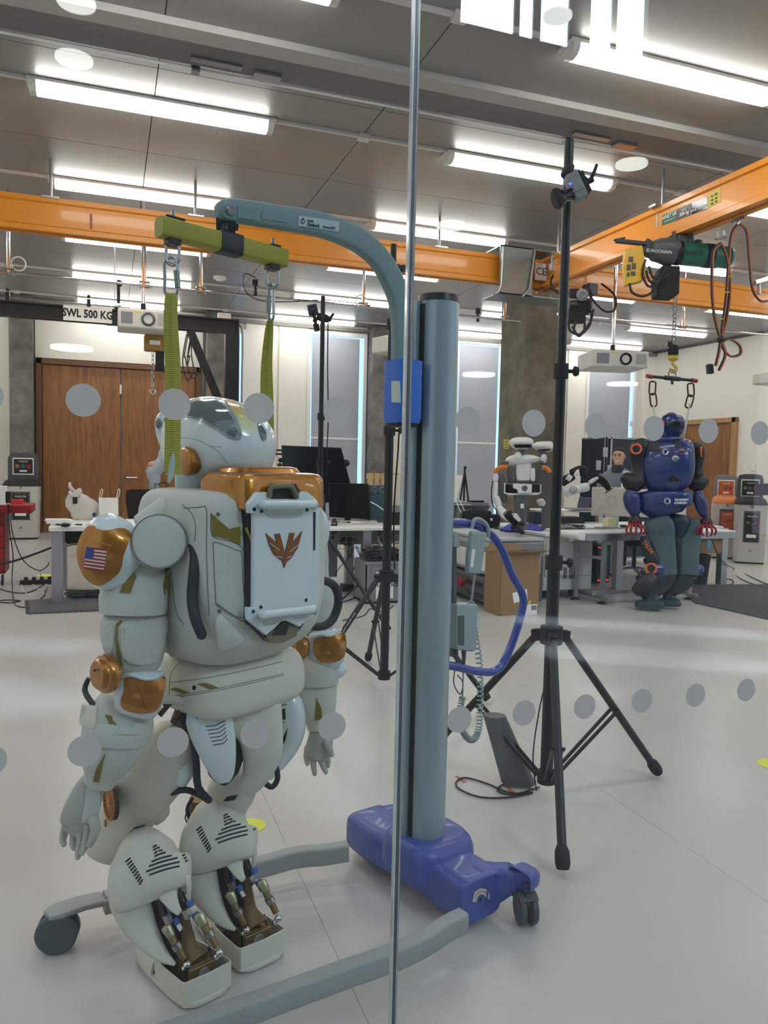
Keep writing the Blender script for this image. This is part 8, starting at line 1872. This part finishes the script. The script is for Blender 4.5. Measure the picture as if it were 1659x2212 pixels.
tz = .745
tA = FL(105, 1138, tz); tx1 = tA.x + 1.75
tab = thing('desk', 'white table on the left, half hidden behind the white robot arm', 'desk', (tA.x + .85, tA.y + .35, 0), 'white laboratory desks')
obj('desk_top', MB().bb((tA.x, tA.y, tz - .045), (tx1, tA.y + .95, tz)), M_white, tab, bevel=.004)
for x in (tA.x + .02, tx1 - .11):
    for y in (tA.y + .02, tA.y + .84): obj('leg', MB().bb((x, y, 0), (x + .1, y + .09, tz - .045)), M_alu, tab, bevel=.003)
obj('apron_beam', MB().bb((tA.x + .12, tA.y + .45, tz - .2), (tx1 - .1, tA.y + .5, tz - .06)), M_black, tab)
obj('cable_tray', MB().bb((tA.x + .3, tA.y + .4, tz - .26), (tA.x + .36, tA.y + .46, tz - .05)), M_greymid, tab)
# plastic carrier bag
M_bag = mat('translucent_bag', srgb(214, 206, 200), .35, var=.05, scale=8, bump=.6, bscale=14, alpha=.93)
bx = FL(183, 1124, tz)
bg = thing('carrier_bag', 'crumpled translucent plastic carrier bag on the left table', 'bag', (bx.x, bx.y, tz))
random.seed(11)
ring_n = 22; rs_ = []
for z, r, cx_, cy_ in ((0, .13, .02, 0), (.03, .155, .02, 0), (.08, .15, .0, 0), (.14, .155, -.02, 0), (.2, .14, -.04, 0), (.25, .1, -.07, 0), (.28, .06, -.09, 0)):
    rs_.append([V((bx.x + cx_ + (r * (1 + .16 * sin(5 * t + z * 20) + random.uniform(-.06, .06))) * cos(t), bx.y + .12 + r * .7 * (1 + random.uniform(-.08, .08)) * sin(t), tz + .001 + z)) for t in [2 * pi * k / ring_n for k in range(ring_n)]])
obj('bag_body', MB().loft(rs_), M_bag, bg, ang=25)
obj('bag_handle', MB().tube([V((bx.x - .06, bx.y + .1, tz + .27)), V((bx.x - .14, bx.y + .1, tz + .34)), V((bx.x - .15, bx.y + .1, tz + .4)), V((bx.x - .13, bx.y + .1, tz + .32)), V((bx.x - .05, bx.y + .1, tz + .3))], [.012, .02, .008, .018, .01], 8, sub=4), M_bag, bg)
obj('bag_handle', MB().limb([(150, 1062, 3, DEP(bx), 1), (160, 1072, 7, DEP(bx), 1), (172, 1060, 6, DEP(bx), 1), (168, 1058, 3, DEP(bx), 1)], roundcap=.6), M_bag, bg)
obj('printed_mark', MB().lathe([(.025, 0), (.025, .003)], P(204, 1112, DEP(bx) - .02), -FW, 20), mat('print_blue', srgb(60, 70, 110), .6), bg)
obj('black_content', MB().box(P(162, 1081, DEP(bx) - .02), (.045, .02, .07)), M_blackm, bg)
# white paper bag
pb0 = P(212, 1118, 8.5)
_d = DEP(FL(234, 1124, tz))
pbg = thing('paper_bag', 'white paper bag with two string handles on the left table', 'bag', P(234, 1118, _d))
obj('bag_body', MB().loft([[P(x, y, d) for x, y, d in ((x0_, yy, _d), (x1_, yy, _d), (x1_, yy, _d + .12), (x0_, yy, _d + .12))] for x0_, x1_, yy in ((214, 256, 1124), (213, 255, 1075))]), M_paper, pbg, smooth=False)
for x_ in (219, 256): obj('string_handle', MB().tube([P(x_ - 4, 1076, _d), P(x_ - 2, 1062, _d), P(x_ + 1, 1056, _d), P(x_ + 3, 1062, _d), P(x_ - 1, 1075, _d)], .005, 6, sub=4), mat('cream_string', srgb(226, 214, 190), .8), pbg)
tag(obj('paper_pile', MB().box(FL(127, 1126, tz + .022), (.22, .14, .04)).box(FL(122, 1123, tz + .055), (.2, .12, .02)), M_paper, bevel=.003), 'small pile of white papers on the left end of the left table', 'paper')
tag(obj('black_mouse', MB().ball(FL(141, 1134, tz + .02), (.05, .035, .02), 12, 8), M_black), 'black mouse on the edge of the left table', 'mouse')
tag(obj('white_device', MB().box(FL(146, 1127, tz + .025), (.08, .08, .05)), M_white, bevel=.01), 'small white device behind the black mouse', 'device')
for i, (px, py) in enumerate(((128, 1133), (170, 1133), (194, 1134))): tag(obj('cable_clip', MB().ball(FL(px, py, tz + .008), (.04, .02, .008), 10, 6), M_black), ['flat black clip at the left corner of the left table', 'flat black clip right of the black mouse', 'flat black clip nearest the gold shoulder'][i], 'clip')
# black mesh office chair
oc = P(322, 1100, 9.3); oc.z = 0
ch2 = thing('office_chair', 'black mesh office chair in front of the oak doors', 'chair', oc, 'office chairs')
bkz0, bkz1 = P(320, 1110, 9.3).z, P(320, 1057, 9.3).z
obj('backrest', MB().hull([(bkz0 - .2, 0, 0, .2, .02, 3), (bkz0, 0, .0, .25, .025, 3.5), ((bkz0 + bkz1) / 2, 0, 0, .27, .03, 3.5), (bkz1 - .02, 0, 0, .26, .025, 3), (bkz1, 0, 0, .2, .02, 3)], oc, (1, 0, 0), (0, 1, 0), 26, 2), mat('chair_mesh', srgb(40, 36, 36), .9, bump=.4, bscale=600), ch2)
obj('seat', MB().hull([(.42, 0, -.25, .2, .2, 3), (.46, 0, -.25, .24, .23, 3), (.5, 0, -.25, .22, .22, 3)], oc, (1, 0, 0), (0, 1, 0), 24, 2), M_blackm, ch2)
obj('gas_column', MB().cyl(oc + V((0, -.2, .12)), oc + V((0, -.2, .44)), .028), M_black, ch2); chair_base(oc + V((0, -.2, 0)), .3, M_black, ch2)
# pale grey robot arm joint on a post
M_ur = mat('arm_grey_blue', srgb(168, 176, 190), .35, var=.02)
ur = thing('small_robot_arm', 'pale grey robot arm with a pink cap rising behind the green sling', 'robot arm', P(336, 1120, 7.4))
obj('elbow_joint', MB().limb([(352, 975, 9, 7.4, 1), (352, 995, 13, 7.4, 1), (340, 1010, 15, 7.4, 1), (332, 1020, 16, 7.4, 1), (334, 1036, 12, 7.4, 1), (335, 1046, 11, 7.4, 1)], roundcap=.4), M_ur, ur)
obj('joint_cap', MB().ball(P(331, 1004, 7.38), (.05, .05, .035)), mat('pink_cap', srgb(214, 150, 140), .4), ur)
obj('flange', MB().cyl(P(334, 1044, 7.4), P(334, 1056, 7.4), .055, n=20).cyl(P(334, 1056, 7.4), P(334, 1060, 7.4), .045, n=20), M_steel, ur)
obj('post', MB().cyl(P(334, 1058, 7.4), V((P(334, 1058, 7.4).x, P(334, 1058, 7.4).y, 0)), .018), M_chrome, ur)
obj('post_cable', MB().tube([P(x, y, 7.36) for x, y in ((342, 1046), (356, 1042), (360, 1052), (350, 1058))], .006, 6, sub=4), M_black, ur)
# interlocking floor mat
mt = [FL(57, 1299), FL(207, 1289), FL(219, 1320), FL(60, 1327)]
mm = thing('floor_mat', 'dark grey interlocking foam mat on the floor left of the robot', 'mat', sum(mt, V((0, 0, 0))) / 4)
obj('mat_sheet', MB().prism([p + ZU * .001 for p in mt], (0, 0, .012)), M_greydark, mm, smooth=False)
tm_ = MB()
for a, b in ((mt[3], mt[2]), (mt[1], mt[2]), (mt[0], mt[3])):
    L_ = (b - a).length; n_ = int(L_ / .045); d_ = (b - a).normalized()
    for k in range(n_): tm_.box(a + d_ * (L_ * (k + .5) / n_) + ZU * .007, (.022, .03, .012), rot=atan2(d_.y, d_.x))
o_ = obj('mat_teeth', tm_, M_greydark, mm, smooth=False); o_['kind'] = 'stuff'
# carpet on the right
tag(obj('carpet_mat', MB().prism([FL(1462, 1265), FL(1500, 1303), FL(1659, 1339), FL(1760, 1362), FL(1800, 1262)], (0, 0, .01)), M_carpet, smooth=False), 'large dark grey carpet mat on the floor at the right edge', 'mat')
# power strip and cables on the floor at left
psr = FL(82, 1262); ps = thing('power_strip', 'black power strip with plugs on the floor by the left table', 'power strip', psr)
obj('strip', MB().box(psr + ZU * .025, (.36, .06, .05)), M_black, ps, bevel=.005)
for k in range(4): obj('plug', MB().box(psr + V((-.12 + .08 * k, 0, .065)), (.04, .04, .035)), M_black, ps, bevel=.004)
def fcab(pts, m, label, r=.006, grp='loose floor cables'):
    q_ = []
    for p in pts: q_.append(FL(p[0], p[1], r) if len(p) == 2 else P(p[0], p[1], p[2]))
    return tag(obj('floor_cable', MB().tube(q_, r, 6, sub=5), m), label, 'cable', grp)
fcab([(17, 1090, 8.2), (20, 1140, 8.2), (28, 1200, 8.2), (26, 1250, 8.2), (30, 1300), (40, 1310), (56, 1312)], M_blackrub, 'black cable dropping straight from the red tool cart to the mat')
fcab([(19, 1090, 8.2), (28, 1155, 8.2), (50, 1210, 8.2), (82, 1232, 8.2), (100, 1225, 8.2), (106, 1215, 8.2)], M_blackrub, 'black cable swinging from the red tool cart to the table leg')
fcab([(-10, 1221, 8.2), (30, 1212, 8.2), (80, 1195, 8.2), (125, 1178, 8.2), (160, 1172, 8.2), (200, 1170, 8.2)], M_blackrub, 'thick black cable bundle slung behind the table leg', .012)
fcab([(120, 1208, 8.2), (135, 1186, 8.2), (160, 1176, 8.2), (200, 1178, 8.2)], M_blackrub, 'short black cable curving under the bundle behind the table leg')
fcab([(-10, 1268), (20, 1278), (60, 1280), (95, 1262), (100, 1250)], M_blackrub, 'black cable on the floor left of the power strip')
fcab([(-10, 1298), (20, 1296), (45, 1298), (20, 1302), (-10, 1300)], M_blackrub, 'black cable pair beside the left edge of the mat')
fcab([(102, 1266), (96, 1285), (85, 1296)], M_blackrub, 'short black cable running from the power strip to the mat')
fcab([(86, 1230, 8.3), (90, 1250), (100, 1262), (96, 1275), (70, 1286), (50, 1276), (48, 1262), (62, 1256), (80, 1270), (100, 1286)], M_white, 'white cable coiled beside the power strip', .005)
fcab([(126, 1290), (150, 1284), (175, 1278), (190, 1276)], M_white, 'white cable on the floor right of the table leg', .005)
fcab([(135, 1268), (155, 1256), (175, 1252), (200, 1262)], M_white, 'thin pale cable on the floor under the left table', .003)
random.seed(5); hp_ = MB()
for i in range(10): hp_.tube([FL(140 + random.uniform(0, 85), 1274 + random.uniform(0, 14), .012 + random.random() * .04) for _ in range(5)], .008, 5, sub=4)
tag(obj('cable_heap', hp_, M_blackrub), 'heap of black cables on the floor under the left table', 'cable', kind='stuff')

# ================================================================ desks with monitors in the middle
mY0 = 7.95
mA = FL(560, 1139, .74); mB_ = FL(1040, 1141, .74); mY0 = (mA.y + mB_.y) / 2
mxl = OY(560, 1130, mY0).x; mxr = min(OY(1062, 1130, mY0).x, xa_ - .06)
md = thing('desk', 'long white desk behind the lift, crowded with monitors and cables', 'desk', ((mxl + mxr) / 2, mY0 + .4, 0), 'white laboratory desks')
obj('desk_top', MB().bb((mxl, mY0, .71), (mxr, mY0 + .8, .74)), M_white, md, bevel=.003)
for px in (570, 797, 1050):
    x = min(OY(px, 1200, mY0).x, mxr - .06)
    for y in (mY0 + .06, mY0 + .66): obj('leg', MB().bb((x - .045, y, 0), (x + .045, y + .09, .71)), M_alu, md, bevel=.003)
obj('rear_beam', MB().bb((mxl + .1, mY0 + .6, .5), (mxr - .1, mY0 + .64, .66)), M_greymid, md)
tray = MB()
x0_, x1_ = OY(745, 1180, mY0).x, OY(900, 1180, mY0).x
for k in range(12): tray.cyl((x0_ + (x1_ - x0_) * k / 11, mY0 + .2, .5), (x0_ + (x1_ - x0_) * k / 11, mY0 + .2, .63), .003, n=6)
for z in (.5, .565, .63): tray.cyl((x0_, mY0 + .2, z), (x1_, mY0 + .2, z), .003, n=6)
obj('wire_tray', tray, M_steel, md)
obj('modesty_panel', MB().bb((OY(650, 1200, mY0).x, mY0 + .7, .12), (OY(770, 1200, mY0).x, mY0 + .72, .5)), M_greymid, md)
def monitor(poly, D, label, tilt=0, stand=True, th=.025, base=None):
    c = P(sum(p[0] for p in poly) / len(poly), sum(p[1] for p in poly) / len(poly), D)
    t = thing('monitor', label, 'monitor', (c.x, c.y, .74), 'flat monitors')
    nrm = V((FW.x, FW.y, 0))
    obj('bezel', plate(poly, c, nrm, th), M_black, t, bevel=.003)
    ctr = V((sum(p[0] for p in poly) / len(poly), sum(p[1] for p in poly) / len(poly)))
    obj('screen', plate([tuple(ctr + (V(p) - ctr) * .965) for p in poly], c - nrm.normalized() * .001, nrm, .002), M_screen, t, smooth=False)
    if stand:
        obj('stand', MB().bb((c.x - .03, c.y + .03, .75), (c.x + .03, c.y + .06, c.z)).bb((c.x - .14, c.y - .06, .74), (c.x + .14, c.y + .14, .755)), M_black, t)
    return t
monitor([(608, 962), (737, 967), (757, 1045), (757, 1086), (612, 1086)], 9.0, 'large black monitor standing behind the gold backpack')
monitor([(709, 1043), (796, 1045), (799, 1122), (711, 1117)], 8.6, 'black monitor on the desk right of the gold backpack')
tag(obj('wall_rail', merge(MB().cyl(P(565, 971, 9.1), P(612, 973, 9.1), .012), MB().cyl(P(565, 980, 9.1), P(612, 981, 9.1), .012)), M_black), 'pair of thin black rods left of the large monitor', 'rod')
tag(obj('rod_knob', merge(MB().ball(P(606, 994, 9.05), .03, 10, 6), MB().ball(P(604, 1005, 9.05), .03, 10, 6)), M_black), 'black clamp knobs at the left edge of the large monitor', 'knob')
tag(obj('ball_joint', MB().ball(P(748, 1000, 9.05), .045, 10, 6), M_black), 'black ball joint at the right edge of the large monitor', 'joint')
pcx = P(815, 1130, 8.75)
pt = thing('computer_tower', 'open computer tower with a teal board beside the monitor', 'computer', (pcx.x, pcx.y, .74))
w2_ = .19; h2_ = P(815, 1048, 8.75).z
obj('case', MB().bb((pcx.x - w2_ / 2, pcx.y, .74), (pcx.x + w2_ / 2, pcx.y + .3, h2_)), M_greydark, pt, bevel=.004)
obj('circuit_board', MB().bb((pcx.x - .08, pcx.y - .006, .8), (pcx.x + .08, pcx.y, h2_ - .1)), mat('teal_board', srgb(50, 84, 96), .5, var=.3, scale=60), pt, smooth=False)
for dx in (-.045, .045): obj('case_fan', MB().torus((pcx.x + dx, pcx.y - .008, h2_ - .055), (0, 1, 0), .03, .008, 18, 6).cyl((pcx.x + dx, pcx.y - .012, h2_ - .055), (pcx.x + dx, pcx.y, h2_ - .055), .012), mat('fan_grey', srgb(110, 124, 130), .5), pt)
imac(828, 888, 1026, 1096, 8.8, 'white-backed computer on the middle desk behind the tripod stand', logo=False)
tag(obj('white_board', plate([(962, 1025), (1000, 1027), (985, 1085), (962, 1085)], P(980, 1055, 8.9), FW, .02), M_paper, smooth=False), 'white slanted board beside the lift column', 'board')
for i, (a, b, d, c3, m, lb_) in enumerate(((860, 1100, 8.5, (.3, .1, .14), M_blackm, 'black box on the middle desk behind the tripod stand'), (770, 1118, 8.45, (.12, .08, .03), M_white, 'white power adapter lying before the monitor'), (686, 1085, 8.9, (.14, .1, .3), M_greydark, 'dark rack unit behind the stand pole on the middle desk'))):
    p = P(a, b, d); p.z = .74 + c3[2] / 2; tag(obj(['black_box', 'power_adapter', 'rack_unit'][i], MB().box(p, c3), m, bevel=.004), lb_, ['box', 'adapter', 'device'][i])
jc = P(720, 1150, 8.2)
jy = thing('table_clamp', 'black clamp gripping the front edge of the middle desk', 'clamp', jc)
obj('clamp_body', MB().limb([(722, 1120, 4, 8.2, 1), (722, 1132, 7, 8.2, 1), (721, 1152, 7, 8.2, 1)], sup=4), M_black, jy)
obj('clamp_screw', MB().cyl(P(720, 1150, 8.2), P(719, 1162, 8.2), .008).lathe([(.02, 0), (.028, .01), (.01, .02)], P(719, 1160, 8.2), -ZU, 14), M_black, jy)
random.seed(21)
def heap(name, L, r, m, label, n=10, kind='stuff'):
    h_ = MB()
    for i in range(n): h_.tube([f_() for f_ in [L] * 5], r, 5, sub=4)
    return tag(obj(name, h_, m), label, 'cable', kind=kind)
heap('cable_heap', lambda: FL(random.uniform(700, 815), random.uniform(1119, 1132), .75 + random.random() * .02), .005, mat('grey_white_cable', srgb(196, 194, 190), .6), 'tangle of white and grey cables on the middle desk', 10)
heap('cable_heap', lambda: P(random.uniform(735, 768), random.uniform(1160, 1178), 8.5), .008, M_blackrub, 'knot of black cables hanging under the middle desk', 8)
hcb2 = MB()
for L in ([(770, 1178), (778, 1200), (765, 1225), (762, 1250), (775, 1270), (790, 1285)], [(768, 1180), (784, 1215), (800, 1250), (790, 1290), (800, 1305)], [(764, 1182), (752, 1205), (735, 1225), (720, 1245)], [(815, 1140), (825, 1165), (820, 1180), (828, 1190)], [(822, 1138), (818, 1160), (832, 1175)], [(755, 1178), (752, 1200), (757, 1204), (760, 1182)]):
    hcb2.tube([P(x, y, 8.35) for x, y in L], .005, 5, sub=5)
tag(obj('hanging_cables', hcb2, M_blackrub), 'long thin black cables hanging from the middle desk to the floor', 'cable', kind='stuff')
tag(obj('white_lead', MB().tube([P(x, y, 8.3) for x, y in ((800, 1084), (815, 1092), (828, 1102), (836, 1112))], .006, 6, sub=4), M_white), 'white lead arching from the monitor to the stand pole', 'cable')
tag(obj('white_lead', MB().tube([P(x, y, 8.2) for x, y in ((818, 1160), (820, 1172), (838, 1180), (860, 1170), (878, 1180))], .005, 6, sub=4), M_white), 'white lead hanging below the middle desk by the stand pole', 'cable')
tag(obj('antenna_wires', merge(*[MB().tube([P(x, y, 8.0) for x, y in L], .005, 5, sub=3) for L in ([(984, 1062), (995, 1085), (1010, 1118)], [(984, 1068), (990, 1095), (1006, 1122)])]), M_white), 'two white wires reaching down to the hand control of the lift', 'cable')
# crate with the label under the desk
gA, gB = FL(785, 1303), FL(882, 1303); gyy = (gA.y + gB.y) / 2; gx0 = OY(790, 1260, gyy).x; gx1_ = OY(884, 1260, gyy).x; gzt = OY(835, 1213, gyy).z
gc_ = thing('storage_crate', 'grey crate with a white label under the middle desk, heaped with black cable', 'crate', ((gx0 + gx1_) / 2, gyy + .2, 0))
cm = MB()
for lo, hi in (((gx0, gyy, .005), (gx1_, gyy + .012, gzt)), ((gx0, gyy + .38, .005), (gx1_, gyy + .392, gzt)), ((gx0, gyy, .005), (gx0 + .012, gyy + .392, gzt)), ((gx1_ - .012, gyy, .005), (gx1_, gyy + .392, gzt)), ((gx0, gyy, .005), (gx1_, gyy + .392, .02))): cm.bb(lo, hi)
obj('crate_walls', cm, M_greymid, gc_, smooth=False)
obj('crate_rim', MB().bb((gx0 - .012, gyy - .012, gzt - .03), (gx1_ + .012, gyy + .01, gzt)), M_greymid, gc_, bevel=.003)
for k in range(3): obj('crate_rib', MB().bb((gx0 + .05 + k * .2, gyy - .008, .02), (gx0 + .062 + k * .2, gyy, gzt - .05)), M_greymid, gc_)
la0, la1 = OY(812, 1235, gyy), OY(848, 1292, gyy)
obj('crate_label', MB().bb((la0.x, gyy - .012, la1.z), (la1.x, gyy - .009, la0.z)), M_paper, gc_, smooth=False)
text('lettering', 'ROBOTICS', (la0.x + .105, gyy - .014, (la0.z + la1.z) / 2), (1, 0, 0), ZU, .05, M_ink, gc_, bold=.001, fit=.25)
text('lettering', 'EDINBURGH CENTRE FOR', (la0.x + .1, gyy - .014, (la0.z + la1.z) / 2 + .04), (1, 0, 0), ZU, .02, M_ink, gc_, fit=.2)
obj('pink_tag', MB().lathe([(.03, 0), (.03, .003)], OY(835, 1240, gyy - .014), (0, -1, 0), 4), mat('pink', srgb(190, 50, 90), .5), gc_)
heap('cable_heap', lambda: V((random.uniform(gx0 + .02, gx1_ - .02), gyy + random.uniform(.0, .36), gzt + random.uniform(.0, .12))), .008, M_blackrub, 'coils of black cable piled on the grey crate', 22)
fcab([(690, 1300), (740, 1300), (775, 1290), (810, 1300), (840, 1305)], M_blackrub, 'black cable on the floor left of the grey crate', .006)
fcab([(740, 1340), (785, 1330), (800, 1315), (830, 1322), (850, 1308)], M_blackrub, 'wavy black cable on the floor in front of the grey crate', .005)
fcab([(876, 1330), (900, 1322), (905, 1335), (890, 1345)], M_blackrub, 'short black cable beside the lift column', .005)
tag(obj('foot_pedal', MB().box(FL(752, 1268, .04), (.16, .12, .08)), M_black, bevel=.01), 'black foot pedal on the floor under the middle desk', 'pedal')
# wooden pallet against the pillar
pl0 = P(795, 1020, 13.2); pl1 = P(832, 1020, 13.2)
pal = thing('wooden_pallet', 'wooden pallet stood upright behind the middle desk', 'pallet', ((pl0.x + pl1.x) / 2, pl0.y, 0))
M_pal = wood('pallet_pine', srgb(190, 158, 112), srgb(214, 184, 138), .7)
hzp = P(810, 1022, 13.2).z; wp = 1.0
for k in range(6): obj('slat', MB().bb((pl0.x + k * .125, pl0.y, .05), (pl0.x + k * .125 + .085, pl0.y + .02, hzp)), M_pal, pal, smooth=False)
for z in (.05, hzp / 2, hzp - .1): obj('bearer', MB().bb((pl0.x, pl0.y + .02, z), (pl0.x + .72, pl0.y + .1, z + .09)), M_pal, pal, smooth=False)
# ---- yellow notice on the concrete column, switches on the walls
n0 = P(1094, 960, DEP(V((cx0 - .02, cy + .3, 1.5))))
yn = thing('yellow_notice', 'yellow notice taped to the concrete column above the bench robot', 'notice', n0)
obj('sheet', plate([(1088, 949), (1100, 949), (1100, 970), (1088, 970)], n0, FW, .002), M_ynote, yn, smooth=False)
for a, b in ((1092, 954), (1096, 954), (1092, 960), (1096, 960), (1092, 966), (1096, 966)): obj('printed_figure', plate([(a - 1, b - 1), (a + 1, b - 1), (a + 1, b + 1), (a - 1, b + 1)], n0 - FW * .002, FW, .001), M_ink, yn, smooth=False)
tag(obj('wall_switch', MB().box(OX(1627, 1008, RX_ - .02), (.03, .1, .16)), M_paper, bevel=.005), 'white wall switch above the right-hand bins', 'switch')
tag(obj('wall_sensor', MB().box(OY(1364, 915, BY - .07), (.09, .03, .14)), M_paper, bevel=.005), 'white wall sensor right of the rear window', 'sensor')

# ---- lettering becomes plain meshes
dg = bpy.context.evaluated_depsgraph_get()
for o in [k for k in bpy.data.objects if k.type == 'FONT']:
    me = bpy.data.meshes.new_from_object(o.evaluated_get(dg), depsgraph=dg)
    n = bpy.data.objects.new('lettering_tmp', me); COL.objects.link(n); n.parent = o.parent; n.matrix_basis = o.matrix_basis
    for s_ in o.data.materials:
        if not me.materials: me.materials.append(s_)
    bpy.data.objects.remove(o); n.name = 'lettering'
